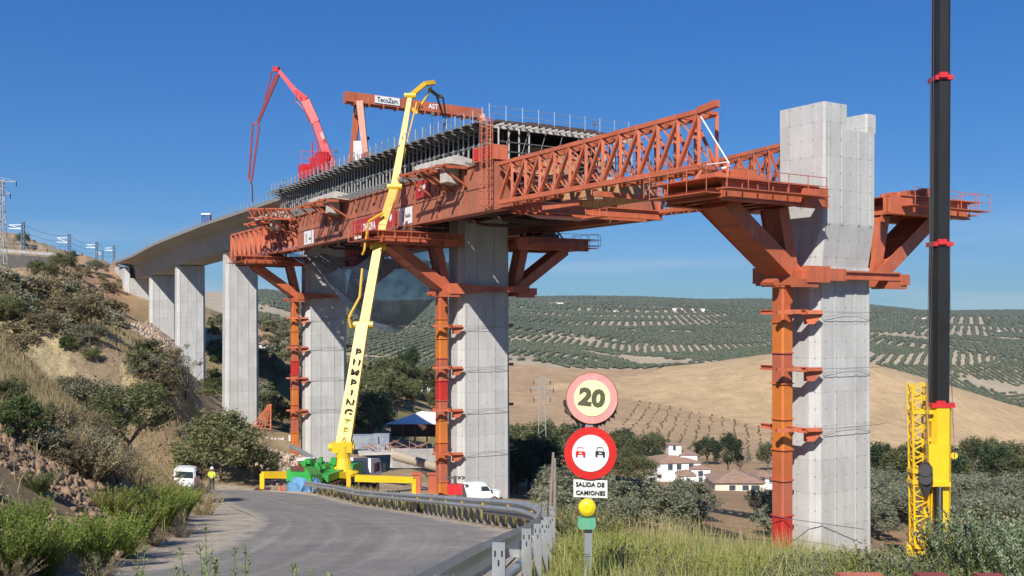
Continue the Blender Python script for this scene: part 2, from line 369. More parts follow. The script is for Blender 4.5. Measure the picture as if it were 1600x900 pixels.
uvl = road.data.uv_layers.new(name='along'); li = np.empty(len(road.data.loops), np.int32); road.data.loops.foreach_get('vertex_index', li)
ac = np.concatenate([[0], np.cumsum(np.hypot(np.diff(ys), np.diff((Lft+rgt)/2)))])
UV = np.stack([np.repeat(xs[None,:], len(ys), 0).ravel(), np.repeat(ac[:,None]/40, 40, 1).ravel()], 1); uvl.data.foreach_set('uv', UV[li].astype(np.float32).ravel())
m = bpy.data.materials.new('asphalt'); m.use_nodes = True; nt = m.node_tree; N = nt.nodes; L = nt.links; b = N['Principled BSDF']; b.inputs['Roughness'].default_value = .85
tc = N.new('ShaderNodeTexCoord'); n1 = N.new('ShaderNodeTexNoise'); n1.inputs['Scale'].default_value = .5; n1.inputs['Detail'].default_value = 9; n1.inputs['Roughness'].default_value = .6; L.new(tc.outputs['Object'], n1.inputs['Vector'])
cr = N.new('ShaderNodeValToRGB'); cr.color_ramp.elements[0].position = .35; cr.color_ramp.elements[0].color = (.185,.168,.148,1); cr.color_ramp.elements[1].position = .68; cr.color_ramp.elements[1].color = (.25,.225,.19,1); L.new(n1.outputs['Fac'], cr.inputs[0])
mp = N.new('ShaderNodeMapping'); mp.inputs['Scale'].default_value = (9, .9, 1); L.new(tc.outputs['UV'], mp.inputs[0])
n2 = N.new('ShaderNodeTexNoise'); n2.inputs['Scale'].default_value = 1.6; n2.inputs['Detail'].default_value = 5; L.new(mp.outputs[0], n2.inputs['Vector'])
r2 = N.new('ShaderNodeMapRange'); r2.inputs[1].default_value = .35; r2.inputs[2].default_value = .65; r2.inputs[3].default_value = .90; r2.inputs[4].default_value = 1.12; L.new(n2.outputs['Fac'], r2.inputs[0])
mx = N.new('ShaderNodeMix'); mx.data_type = 'RGBA'; mx.blend_type = 'MULTIPLY'; mx.inputs[0].default_value = 1; L.new(cr.outputs[0], mx.inputs[6]); L.new(r2.outputs[0], mx.inputs[7]); L.new(mx.outputs[2], b.inputs['Base Color'])
# tyre tracks swept round the bend (wear in the surface)
wv = N.new('ShaderNodeTexWave'); wv.inputs['Scale'].default_value = .9; wv.inputs['Distortion'].default_value = 3.5; wv.inputs['Detail'].default_value = 3; mp2 = N.new('ShaderNodeMapping'); mp2.inputs['Scale'].default_value = (3.3,.5,1); L.new(tc.outputs['UV'], mp2.inputs[0]); L.new(mp2.outputs[0], wv.inputs['Vector'])
r3 = N.new('ShaderNodeMapRange'); r3.inputs[1].default_value = .82; r3.inputs[2].default_value = 1.0; r3.inputs[3].default_value = 1; r3.inputs[4].default_value = 1.12; L.new(wv.outputs['Fac'], r3.inputs[0])
mx2 = N.new('ShaderNodeMix'); mx2.data_type = 'RGBA'; mx2.blend_type = 'MULTIPLY'; mx2.inputs[0].default_value = 1; L.new(mx.outputs[2], mx2.inputs[6]); L.new(r3.outputs[0], mx2.inputs[7]); 
# dust dragged in from the verge, patches and fine mottling
sxr = N.new('ShaderNodeSeparateXYZ'); L.new(tc.outputs['UV'], sxr.inputs[0]); nd = N.new('ShaderNodeTexNoise'); nd.inputs['Scale'].default_value = .8; nd.inputs['Detail'].default_value = 10; nd.inputs['Roughness'].default_value = .7; L.new(tc.outputs['Object'], nd.inputs['Vector'])
e1 = N.new('ShaderNodeMapRange'); e1.inputs[1].default_value = 0; e1.inputs[2].default_value = .10; e1.inputs[3].default_value = .34; e1.inputs[4].default_value = 0; L.new(sxr.outputs['X'], e1.inputs[0]); e2 = N.new('ShaderNodeMapRange'); e2.inputs[1].default_value = .9; e2.inputs[2].default_value = 1; e2.inputs[3].default_value = 0; e2.inputs[4].default_value = .3; L.new(sxr.outputs['X'], e2.inputs[0])
ad = N.new('ShaderNodeMath'); L.new(e1.outputs[0], ad.inputs[0]); L.new(e2.outputs[0], ad.inputs[1]); ad2 = N.new('ShaderNodeMath'); L.new(ad.outputs[0], ad2.inputs[0]); L.new(nd.outputs['Fac'], ad2.inputs[1])
rd = N.new('ShaderNodeMapRange'); rd.inputs[1].default_value = .56; rd.inputs[2].default_value = .74; rd.inputs[4].default_value = .75; L.new(ad2.outputs[0], rd.inputs[0])
mdu = N.new('ShaderNodeMix'); mdu.data_type = 'RGBA'; L.new(rd.outputs[0], mdu.inputs[0]); L.new(mx2.outputs[2], mdu.inputs[6]); mdu.inputs[7].default_value = (.44, .37, .28, 1)
nf = N.new('ShaderNodeTexNoise'); nf.inputs['Scale'].default_value = 7; nf.inputs['Detail'].default_value = 6; L.new(tc.outputs['Object'], nf.inputs['Vector']); rf = N.new('ShaderNodeMapRange'); rf.inputs[1].default_value = .3; rf.inputs[2].default_value = .7; rf.inputs[3].default_value = .84; rf.inputs[4].default_value = 1.16; L.new(nf.outputs['Fac'], rf.inputs[0])
vc = N.new('ShaderNodeTexVoronoi'); vc.feature = 'DISTANCE_TO_EDGE'; vc.inputs['Scale'].default_value = .35; nw_ = N.new('ShaderNodeMix'); nw_.data_type = 'RGBA'; nw_.inputs[0].default_value = .12; L.new(tc.outputs['Object'], nw_.inputs[6]); L.new(nd.outputs['Color'], nw_.inputs[7]); L.new(nw_.outputs[2], vc.inputs['Vector']); rc = N.new('ShaderNodeMapRange'); rc.inputs[1].default_value = .0; rc.inputs[2].default_value = .008; rc.inputs[3].default_value = .72; rc.inputs[4].default_value = 1; L.new(vc.outputs['Distance'], rc.inputs[0])
mf = N.new('ShaderNodeMath'); mf.operation = 'MULTIPLY'; L.new(rf.outputs[0], mf.inputs[0]); L.new(rc.outputs[0], mf.inputs[1])
mz = N.new('ShaderNodeMix'); mz.data_type = 'RGBA'; mz.blend_type = 'MULTIPLY'; mz.inputs[0].default_value = 1; L.new(mdu.outputs[2], mz.inputs[6]); L.new(mf.outputs[0], mz.inputs[7]); L.new(mz.outputs[2], b.inputs['Base Color'])
nb = N.new('ShaderNodeTexNoise'); nb.inputs['Scale'].default_value = 35; nb.inputs['Detail'].default_value = 3; L.new(tc.outputs['Object'], nb.inputs['Vector'])
bp = N.new('ShaderNodeBump'); bp.inputs['Strength'].default_value = .35; bp.inputs['Distance'].default_value = .02; L.new(nb.outputs['Fac'], bp.inputs['Height']); L.new(bp.outputs[0], b.inputs['Normal'])
road.data.materials.append(m)
# ------------------------------------------------------------------ materials of the works
def concrete(name, col, panel_w=1.9, panel_h=2.1, tone=.055):
    m = bpy.data.materials.new(name); m.use_nodes = True; nt = m.node_tree; N = nt.nodes; L = nt.links; b = N['Principled BSDF']; b.inputs['Roughness'].default_value = .85; b.inputs['Specular IOR Level'].default_value = .2
    uv = N.new('ShaderNodeTexCoord'); br = N.new('ShaderNodeTexBrick'); br.offset = 0; br.inputs['Scale'].default_value = 1
    br.inputs['Brick Width'].default_value = panel_w; br.inputs['Row Height'].default_value = panel_h; br.inputs['Mortar Size'].default_value = .02; br.inputs['Mortar Smooth'].default_value = .6
    c = V(col); br.inputs['Color1'].default_value = (*(c*(1-tone)), 1); br.inputs['Color2'].default_value = (*(c*(1+tone)), 1); br.inputs['Mortar'].default_value = (*(c*.82), 1)
    L.new(uv.outputs['UV'], br.inputs['Vector']); out = br.outputs['Color']
    for sc_, det, a_, st in ((.35, 8, .08, 1), (1.6, 8, .11, .12), (6, 6, .07, 1)):
        n = N.new('ShaderNodeTexNoise'); n.inputs['Scale'].default_value = sc_; n.inputs['Detail'].default_value = det; n.inputs['Roughness'].default_value = .65
        mp = N.new('ShaderNodeMapping'); mp.inputs['Scale'].default_value = (1, 1, st); L.new(uv.outputs['Object'], mp.inputs[0]); L.new(mp.outputs[0], n.inputs['Vector'])
        r = N.new('ShaderNodeMapRange'); r.inputs[1].default_value = .3; r.inputs[2].default_value = .7; r.inputs[3].default_value = 1-a_; r.inputs[4].default_value = 1+a_; L.new(n.outputs['Fac'], r.inputs[0])
        x = N.new('ShaderNodeMix'); x.data_type = 'RGBA'; x.blend_type = 'MULTIPLY'; x.inputs[0].default_value = 1; L.new(out, x.inputs[6]); L.new(r.outputs[0], x.inputs[7]); out = x.outputs[2]
    # tie holes
    vo = N.new('ShaderNodeTexVoronoi'); vo.inputs['Scale'].default_value = 1; vo.inputs['Randomness'].default_value = 0; mp = N.new('ShaderNodeMapping'); mp.inputs['Scale'].default_value = (1/.95, 1/1.05, 1); L.new(uv.outputs['UV'], mp.inputs[0]); L.new(mp.outputs[0], vo.inputs['Vector'])
    r = N.new('ShaderNodeMapRange'); r.inputs[1].default_value = .05; r.inputs[2].default_value = .07; r.inputs[3].default_value = .62; r.inputs[4].default_value = 1; L.new(vo.outputs['Distance'], r.inputs[0])
    x = N.new('ShaderNodeMix'); x.data_type = 'RGBA'; x.blend_type = 'MULTIPLY'; x.inputs[0].default_value = 1; L.new(out, x.inputs[6]); L.new(r.outputs[0], x.inputs[7]); out = x.outputs[2]
    L.new(out, b.inputs['Base Color'])
    nb = N.new('ShaderNodeTexNoise'); nb.inputs['Scale'].default_value = 14; nb.inputs['Detail'].default_value = 5; L.new(uv.outputs['Object'], nb.inputs['Vector'])
    bp = N.new('ShaderNodeBump'); bp.inputs['Strength'].default_value = .25; bp.inputs['Distance'].default_value = .03; L.new(nb.outputs['Fac'], bp.inputs['Height']); L.new(bp.outputs[0], b.inputs['Normal'])
    return m
CONC = concrete('pier_concrete', (.49, .485, .465)); DECKC = concrete('deck_concrete', (.42, .385, .33), 4.5, 40, .03)
ORANGE = mat('orange_steel', (.51, .128, .056), .5, var=.16, scale=.5, dirt=(.30, .12, .07), dirt_amt=.55, rand=.14, splash=(.46, .33, .27))
RUST = mat('plate_steel', (.38, .125, .07), .6, var=.18, scale=.4, dirt=(.30, .16, .10), dirt_amt=.5, rand=.1, splash=(.40, .26, .20))
SEG = [mat('column_orange', (.58, .17, .03), .5, var=.1, scale=.6, dirt=(.40, .16, .07), dirt_amt=.5), mat('column_brick', (.42, .11, .06), .55, var=.1, scale=.6, dirt=(.45, .2, .12), dirt_amt=.4), mat('column_red', (.50, .028, .022), .5, var=.1, scale=.6), mat('column_rust', (.52, .125, .04), .5, var=.12, scale=.6, dirt=(.3, .13, .06), dirt_amt=.5)]
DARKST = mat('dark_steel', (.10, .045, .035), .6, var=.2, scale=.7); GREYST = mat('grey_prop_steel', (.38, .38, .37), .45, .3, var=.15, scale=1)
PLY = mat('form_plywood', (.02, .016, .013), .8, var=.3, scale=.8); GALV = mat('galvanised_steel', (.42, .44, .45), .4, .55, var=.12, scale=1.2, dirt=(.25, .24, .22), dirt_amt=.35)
WHITE = mat('white_paint', (.78, .78, .76), .4, var=.05, scale=2, dirt=(.5, .47, .42), dirt_amt=.2); BLACK = mat('black_rubber', (.02, .02, .02), .7, var=.1)
GLASS = mat('dark_glass', (.03, .045, .05), .08, var=.05); CWT = mat('block_concrete', (.50, .47, .42), .85, var=.15, scale=1.5)
YEL = mat('yellow_paint', (.80, .50, .015), .38, var=.08, scale=.6, dirt=(.5, .33, .08), dirt_amt=.35); YELP = mat('pale_yellow_paint', (.66, .37, .014), .4, var=.08, scale=.6, dirt=(.6, .45, .12), dirt_amt=.35)
RED = mat('red_paint', (.58, .025, .03), .4, var=.12, scale=.8, dirt=(.4, .08, .06), dirt_amt=.3); BLUEM = mat('blue_paint', (.02, .08, .24), .5); WOOD = mat('site_timber', (.45, .30, .16), .8, var=.25, scale=3)
CABLE = mat('steel_cable', (.09, .09, .09), .6)

# ------------------------------------------------------------------ axis of the viaduct
AXP = [V((37, 40, 0)), V((20.3, 66, 0)), V((-3.3, 102, 0)), V((-26.3, 143, 0)), V((-48, 181, 0)), V((-67.3, 214, 0)), V((-83, 243, 0)), V((-97.5, 270, 0)), V((-111, 296, 0))]
_pts = []
for k in range(1, len(AXP)-2):
    a, b_, c, d = AXP[k-1:k+3]
    for t in np.linspace(0, 1, 40, endpoint=False):
        _pts.append(.5*((2*b_)+(c-a)*t+(2*a-5*b_+4*c-d)*t*t+(3*b_-a-3*c+d)*t**3))
_pts.append(AXP[-2]); _xy = np.array([(p.x, p.y) for p in _pts]); _s = np.concatenate([[0], np.cumsum(np.hypot(*np.diff(_xy, axis=0).T))])
_s0 = _s[40]            # s = 0 at the second pier
def axis(s):
    s = s+_s0; return V((np.interp(s, _s, _xy[:,0]), np.interp(s, _s, _xy[:,1]), 0))
def tang(s): return (axis(s+.6)-axis(s-.6)).normalized()
def sec(s, u, z=0.0):
    t = tang(s); n = V((t.y, -t.x, 0)); p = axis(s)+n*u; p.z = z; return p     # u > 0 : right, away from the camera
S_P = [_s[40*k]-_s0 for k in range(0, 7)]; S_P = [float(x) for x in S_P]      # p1..p6, abutment
S_P[6] = float(_s[-1]-_s0)
def s_at(px, u=-8.0):
    ss = np.linspace(-44, 190, 2400); pr = np.array([sec(x, u)[:2] for x in ss]); q = 800+F*pr[:,0]/pr[:,1]; return float(ss[np.argmin(np.abs(q-px))])

# ------------------------------------------------------------------ piers
def pier(k, zb, ztop, head, label, group):
    s = S_P[k]; c = axis(s); t = tang(s); n = V((t.y, -t.x, 0))
    def ring(W, Lh, ch, z): 
        h = [(-W+ch, Lh), (W-ch, Lh), (W, Lh-ch), (W, -Lh+ch), (W-ch, -Lh), (-W+ch, -Lh), (-W, -Lh+ch), (-W, Lh-ch)]
        return [c+n*u-t*v+Z*z for u, v in h]
    th = T('bridge_pier', label, 'bridge pier', (c.x, c.y, zb), group)
    W, Lh, ch = (2.75 if head else 2.85), 1.45, .55
    mb = MB(); hz = ztop-head if head else ztop
    rs = [ring(W*1.05, Lh*1.05, ch, zb-2), ring(W, Lh, ch, hz)]
    mb.loft(rs)
    # raised bands at the panel seams down the wide faces
    for sg in (1, -1):
        for u in (-W+ch, -.95, .95, W-ch):
            mb.beam(c+n*u*1.03-t*sg*(Lh*1.05+.005)+Z*(zb-2), c+n*u-t*sg*(Lh+.005)+Z*(hz-.02), .14, .09, t)
    o = make('shaft', mb, CONC, th)
    if head:
        mb = MB(); rr = [ring(W, Lh, ch, hz), ring(W-.3, Lh+.38, .14, hz+2.6), ring(W-.3, Lh+.4, .12, ztop-1.2)]
        mb.loft(rr)
        for a0, a1 in ((-(W-.3), -(W-.3)+2.1), ((W-.3)-.9, W-.3)):
            h = [(a0, Lh+.4-.12), (a0+.12, Lh+.4), (a1, Lh+.4), (a1, -Lh-.4), (a0+.3, -Lh-.4), (a0, -Lh-.28)]
            mb.loft([[c+n*u-t*v+Z*(ztop-1.2) for u, v in h], [c+n*u-t*v+Z*(ztop+(.35 if a0 < 0 else 0)) for u, v in h]])
        mb.loft([[c+n*u-t*v+Z*(ztop-1.2) for u, v in ((-1.0,-.2),(2.1,-.2),(2.1,-2.2),(-1.0,-2.2))], [c+n*u-t*v+Z*(ztop-.55) for u, v in ((-1.0,-.2),(2.1,-.2),(2.1,-2.2),(-1.0,-2.2))]])
        for u in (-W+ch+.2, -.8, .8, W-ch-.25): mb.beam(c+n*u-t*(Lh+.39)+Z*(hz+2.6), c+n*u-t*(Lh+.4)+Z*(ztop-1.22), .13, .08, t)
        o2 = make('pier_head', mb, CONC, th); put_uv(o2)
    else:
        for u in (-1.6, 1.6): mb = MB(); mb.box(c+n*u+Z*(hz+.16), (1.1, 1.1, .3), n, t); make('bearing', mb, DARKST, th)
    put_uv(o)
    if k <= 2:       # stay cables wound round the shaft
        for z in TIEZ[k]:
            pass
    return th
def put_uv(o):
    """metre-scaled UVs: u runs round the block, v goes up"""
    me = o.data; uv = me.uv_layers.new(name='metres')
    for p in me.polygons:
        nrm = p.normal; tx = V((-nrm.y, nrm.x, 0))
        if tx.length < .2: tx = V((1, 0, 0))
        tx.normalize()
        for li in p.loop_indices:
            co = me.vertices[me.loops[li].vertex_index].co; uv.data[li].uv = (co.dot(tx)+.95, co.z)
TIEZ = {0: [0.1, -3.4, -7.1, -15.0], 1: [-1.2, -5.2, -9.3, -13.5], 2: [-.6, -4.6, -8.8, -13.2]}
ZB = [-17.5, -18.2, -19.8, -20, -18.6, -5.2]
SOFF = [None, 8.9, 10.6, 11.0, 10.3, 9.4, 9.3]
PL = ['tall concrete pier with notched open top beside the yellow crane', 'concrete pier behind the two round road signs, with white van at its foot', 'concrete pier behind the yellow pump boom', 'bare concrete pier at the end of the launching girder, above the big bush', 'slender concrete pier behind the bare branched tree', 'short concrete pier next to the abutment']
for k in range(6):
    pier(k, ZB[k], [12.75, 10.9, 10.9, 10.75, 9.95, 9.0][k], 9.8 if k == 0 else 0, PL[k], 'concrete piers of the viaduct')

# abutment
s = S_P[6]-6; t = tang(s); n = V((t.y, -t.x, 0)); c = axis(s)
th = T('bridge_abutment', 'pale concrete abutment wall where the deck meets the hillside', 'abutment', (c.x, c.y, 4))
mb = MB(); mb.box(c+n*0-t*0+Z*2.5, (8.6, 7, 13), n, t); o = make('wall', mb, CONC, th); put_uv(o)
mb = MB(); mb.loft([[c-n*5.6-t*3+Z*(-4), c-n*4.4-t*3.6+Z*(-4), c-n*4.4+t*16+Z*(-4), c-n*5.6+t*16+Z*(-4)], [c-n*5.6-t*3+Z*11.9, c-n*4.4-t*3.6+Z*11.9, c-n*4.4+t*16+Z*12.5, c-n*5.6+t*16+Z*12.5]])
o = make('wing_wall', mb, CONC, th); put_uv(o)

# ------------------------------------------------------------------ the finished deck
ZT = [(-44, 15.4), (0, 15.4), (47, 15.6), (91, 15.4), (129, 14.5), (162, 13.5), (S_P[6], 13.3), (260, 13.3)]
def ztop(s): return float(np.interp(s, [a[0] for a in ZT], [a[1] for a in ZT]))
SE = S_P[6]+2; th = T('viaduct_deck', 'long finished concrete viaduct deck curving away to the hillside', 'bridge deck', tuple(sec(100, 0, 12)))
prof = [(-6.7, 0), (6.7, 0), (6.7, -.28), (3.5, -1.0), (2.9, -4.45), (-2.9, -4.45), (-3.5, -1.0), (-6.7, -.28)]
ss = np.linspace(43, SE, 60); mb = MB(); mb.loft([[sec(s, u, ztop(s)+z) for u, z in prof] for s in ss]); o = make('box_girder', mb, DECKC, th); put_uv(o)
mb = MB(); mb.loft([[sec(s, u, ztop(s)+z) for u, z in ((-6.85, -.32), (-6.5, -.30), (-6.5, .22), (-6.85, .22))] for s in ss]); o = make('edge_kerb', mb, CONC, th)
mb = MB(); prev = None
for s in np.arange(46, SE, 2.0):
    p = sec(s, -6.6, ztop(s)+.2); mb.tube(p, p+Z*1.0, .03, 4)
    if prev is not None:
        for h in (.5, 1.0): mb.tube(prev+Z*h, p+Z*h, .022, 4)
    prev = p
make('railing', mb, GALV, th)

# ------------------------------------------------------------------ the launching girders
def ugird(s, side): return side*(8.0+max(0, -s)/43*1.5)
def lattice(mb, f, s0, s1, n, z0, z1, w=.25, rake=0, side=-1, inner=1.5, front=True):
    """truss between arc lengths s0 and s1: chords, raking pairs and posts in two planes"""
    def pt(s, off, top):
        zz = (z1 if top else z0)(s); u = ugird(s, side)-side*off; return sec(s, u, zz)
    st = [s0+(s1-s0)*i/n for i in range(n+1)]
    for off in (0, inner):
        for a_, b_ in zip(st[:-1], st[1:]):
            mb.beam(pt(a_, off, 1), pt(b_, off, 1), .28, .28); mb.beam(pt(a_, off, 0), pt(b_, off, 0), .36, .34)
            if off == 0 and front: mb.beam(pt(b_, off, 1)+Z*-.1, pt(a_, off, 0)+Z*.1, w, w*.8)
            else: mb.beam(pt(a_, off, 1)+Z*-.1, pt(b_, off, 0)+Z*.1, w*.7, w*.6)
            mb.beam(pt(b_, off, 1), pt(b_, off, 0), w*.85, w*.7)
    for q in st:
        mb.beam(pt(q, 0, 1), pt(q, inner, 1), .2, .2); mb.beam(pt(q, 0, 0), pt(q, inner, 0), .25, .25)
    for a_, b_ in zip(st[:-1], st[1:]):
        mb.beam(pt(a_, 0, 1), pt(b_, inner, 1), .12, .12); mb.beam(pt(a_, inner, 0), pt(b_, 0, 0), .16, .12); mb.beam(pt(a_, 0, 1), pt(b_, inner, 0), .12, .12)
    return mb
def girder(side, label):
    sF = s_at(790) if side < 0 else -17.5; sR = s_at(464) if side < 0 else 33
    sN = s_at(1118) if side < 0 else -40.6; sT = s_at(362) if side < 0 else 62
    if side > 0: sN = -37.5
    c = sec(0, ugird(0, side), 8.4); th = T('launching_girder', label, 'launching girder', tuple(c), 'the two orange launching girders')
    zb = lambda s: 8.1+.4*(33-s)/50; zt = lambda s: zb(s)+3.95
    ss = np.linspace(sF+.5, sR, 30); mb = MB(); uo = lambda s: ugird(s, side)
    inn = -side*1.5
    mb.loft([[sec(s, uo(s), zb(s)), sec(s, uo(s), zt(s)), sec(s, uo(s)+inn, zt(s)), sec(s, uo(s)+inn, zb(s))] for s in ss]); make('plate_box', mb, RUST, th)
    # flanges, mid joint and stiffeners stand proud
    mb = MB()
    for a_, b_ in zip(ss[:-1], ss[1:]):
        for z, h, w in ((0, .16, .34), (1.98, .09, .14), (3.95, .14, .3)): mb.beam(sec(a_, uo(a_), zb(a_)+z), sec(b_, uo(b_), zb(b_)+z), w, h)
    for q in np.arange(sF+.6, sR, 4.9): mb.beam(sec(q, uo(q)+side*.04, zb(q)+.1), sec(q, uo(q)+side*.04, zt(q)-.08), .22, .16, tang(q))
    for q in np.arange(sF+1.4, sR, 1.22): mb.beam(sec(q, uo(q)+side*.02, zb(q)+2.03), sec(q, uo(q)+side*.02, zt(q)-.08), .07, .05, tang(q))
    make('stiffeners', mb, RUST, th)
    mb = lattice(MB(), None, sF, sN, 12 if side < 0 else 13, lambda s: 8.95, (lambda s: 8.95+3.1+.28*(sF-s)/24) if side < 0 else (lambda s: 8.95+3.1+1.3*(sF-s)/20), side=side); make('front_truss', mb, ORANGE, th)
    mb = lattice(MB(), None, sR, sT, 13, lambda s: 8.15, lambda s: 11.9, w=.4, side=side); make('rear_truss', mb, ORANGE, th)
    if side < 0:
        mb = MB(); q = sN; p = sec(q, uo(q), 12.35); mb.beam(p, p+(-tang(q))*1.6+Z*.2, .4, .4); make('nose_tip', mb, ORANGE, th)
        # white guide rods hanging at the nose
        mb = MB(); a_ = sec(sN, uo(sN), 12.2); e = P(1138, 253, 60.2); mb.tube(a_, e, .045, 8); mb.tube(P(1092, 259, 62.5), e, .04, 8); mb.path([e, e+V((.05, 0, -.3)), P(1128, 263, 60.4)], .07, 6); make('guide_rod', mb, WHITE, th)
        for px, w_, z0, z1, mname in ((572, 0, 0, 0, 0),): pass
    # inner walkway rails on the truss
    mb = MB(); prev = None
    for q in np.arange(sN, sF, 1.9):
        p = sec(q, uo(q)+inn*.5, 9.2); mb.tube(p, p+Z*1.1, .025, 4)
        if prev is not None:
            for h in (.35, .72, 1.1): mb.tube(prev+Z*h, p+Z*h, .02, 4)
        prev = p
    make('walkway_rail', mb, GALV, th)
    return th, zb, zt, sF, sR
GN, zbN, ztN, sFN, sRN = girder(-1, 'near orange launching girder with banners and a lattice nose, on the side facing the road')
GF, *_ = girder(1, 'far orange launching girder, its lattice nose seen behind the near one and the notched pier')

def face_pt(px, py, off=.1):
    s = s_at(px, -8.0); s = s_at(px, ugird(s, -1)); p = sec(s, ugird(s, -1)-off); return V((p.x, p.y, (HY-py)/F*p.y))
def banner(name, x0, x1, yb0, yt0, yb1, yt1, m, lab=None, off=.12):
    a_, b_, c_, d_ = face_pt(x0, yb0, off), face_pt(x1, yb1, off), face_pt(x1, yt1, off), face_pt(x0, yt0, off)
    nn = (b_-a_).cross(d_-a_).normalized()
    mb = MB(); mb.prism([a_, b_, c_, d_], nn*-.02 if nn.y > 0 else nn*.02)
    o = make(name, mb, m, GN, label=lab); return (a_, b_, c_, d_)
BRED = mat('banner_red', (.42, .03, .035), .6, var=.05); BWHT = mat('banner_white', (.75, .75, .74), .6, var=.04)
INK = mat('black_ink', (.02, .02, .025), .6); WINK = mat('white_ink', (.8, .8, .8), .6)
def on_banner(q, body, size, fx, fy, m, bold=.0, sx=1.0, name='lettering'):
    a_, b_, c_, d_ = q; rt = (b_-a_); up = (d_-a_); o = a_+rt*fx+up*fy; nrm = rt.cross(up).normalized()
    if nrm.y > 0: nrm = -nrm
    return lettering(name, body, size, o+nrm*.03, rt, Z, m, GN, bold, sx)
q = banner('banner', 553, 621, 374, 346, 357, 328, BRED, 'deep red banner with white capitals and a crest'); on_banner(q, 'ZAMORA', 1.1, .40, .45, WINK, .03, .72)
a_, b_, c_, d_ = q
mb = MB(); o_ = a_+(b_-a_)*.88+(d_-a_)*.62; rt = (b_-a_).normalized(); nn = V((-.85, -.5, 0))*.0
mb.prism([o_+rt*-.3+Z*.35, o_+rt*.3+Z*.35, o_+rt*.3-Z*.1, o_+Z*-.4, o_+rt*-.3-Z*.1], rt.cross(Z).normalized()*.04*(1 if rt.cross(Z).y < 0 else -1)); make('crest', mb, WINK, GN)
mb = MB(); p0 = a_+(b_-a_)*.05+(d_-a_)*.03; p1 = a_+(b_-a_)*.8+(d_-a_)*.03; ofs = rt.cross(Z).normalized()*(.05 if rt.cross(Z).y < 0 else -.05); mb.beam(p0+ofs, p1+ofs, .04, .28); make('banner_strip', mb, WINK, GN)
q = banner('banner', 626, 646, 353, 327, 348, 322, BWHT, 'white banner with an orange block and dark writing'); on_banner(q, 'TecoZam', .5, .66, .48, INK, .008, .62)
mb = MB(); a_, b_, c_, d_ = q; o_ = a_+(b_-a_)*.3+(d_-a_)*.5; rt = (b_-a_).normalized(); sg = 1 if rt.cross(Z).y < 0 else -1; mb.beam(o_-Z*.55+rt.cross(Z)*.04*sg, o_+Z*.55+rt.cross(Z)*.04*sg, .3, .03, rt.cross(Z)); make('logo_block', mb, mat('logo_orange', (.55, .2, .03), .6), GN)
q = banner('banner', 652, 672, 312, 283, 305, 277, BRED, 'small red banner with white capitals'); on_banner(q, 'COPISA', .62, .5, .5, WINK, .02, .72)
q = banner('banner', 477, 492, 383, 362, 380, 359, BWHT, 'small white banner near the rear lattice'); on_banner(q, 'TecoZam', .42, .62, .4, INK, .005, .55)
mb = MB(); a_, b_, c_, d_ = q; o_ = a_+(b_-a_)*.25+(d_-a_)*.5; rt = (b_-a_).normalized(); sg = 1 if rt.cross(Z).y < 0 else -1; mb.beam(o_-Z*.5+rt.cross(Z)*.04*sg, o_+Z*.5+rt.cross(Z)*.04*sg, .3, .03, rt.cross(Z)); make('logo_block', mb, MATS['logo_orange'], GN)

# concrete counterweights carried on raking brackets along the girder top
def cweight(px, s_half, label, k):
    s = s_at(px); c = sec(s, -8.6, ztN(s)); t = tang(s); n = V((t.y, -t.x, 0)); th = T('counterweight', label, 'counterweight', tuple(c), 'concrete counterweights on the near girder')
    for dt in (-s_half, s_half*.9):
        mb = MB(); cc = c+t*dt; mb.loft([[cc+n*u+t*v+Z*z for (u, z) in ((-1.5, .25), (.6, .1), (.6, .75), (-.9, 1.0), (-1.5, .75))] for v in (-s_half*.8, s_half*.8)]); make('concrete_block', mb, CWT, th)
    mb = MB(); cc = c-t*s_half*.6; mb.loft([[cc+n*u+t*v+Z*z for (u, z) in ((-1.0, -1.1), (.1, -1.3), (.1, .05), (-1.0, .05))] for v in (-.9, .5)]); make('concrete_block', mb, CWT, th)
    mb = MB()
    for dt in (-s_half*1.8, -.5, .6, s_half*1.8):
        a_ = c+t*dt; mb.beam(a_+n*.6, a_-n*2.9-Z*.1, .2, .25); mb.beam(a_-n*2.5-Z*.15, a_+n*.45-Z*1.8, .16, .18)
    mb.beam(c-t*s_half*2.2-n*2.3, c+t*s_half*2.2-n*2.3, .18, .18); make('bracket', mb, ORANGE, th)
cweight(707, 1.9, 'concrete counterweight blocks on orange brackets near the cage ladder', 0)
cweight(527, 2.2, 'concrete counterweight blocks above the small white banner', 1)
cweight(437, 2.6, 'concrete counterweight blocks over the rear lattice', 2)
# small lattice arm at the rear
th = T('rear_lattice', 'small orange lattice arm sticking out above the rear truss', 'lattice arm', tuple(P(450, 345, 124)))
mb = MB(); A0 = P(388, 340, 131); A1 = P(455, 342, 125)
for dz in (0, 1.1):
    for off in (V((0,0,0)), V((.3, .9, 0))): mb.beam(A0+off+Z*dz, A1+off+Z*dz*1.15, .16, .16)
for i in range(9):
    f0 = i/9; f1 = (i+1)/9
    for off in (V((0,0,0)), V((.3, .9, 0))): mb.beam(A0.lerp(A1, f0)+off+Z*(0 if i % 2 else 1.1), A0.lerp(A1, f1)+off+Z*(1.15 if i % 2 else 0), .1, .1)
    mb.beam(A0.lerp(A1, f0)+Z*1.1, A0.lerp(A1, f0)+Z*1.1+V((.3, .9, 0)), .1, .1)
make('lattice', mb, ORANGE, th)

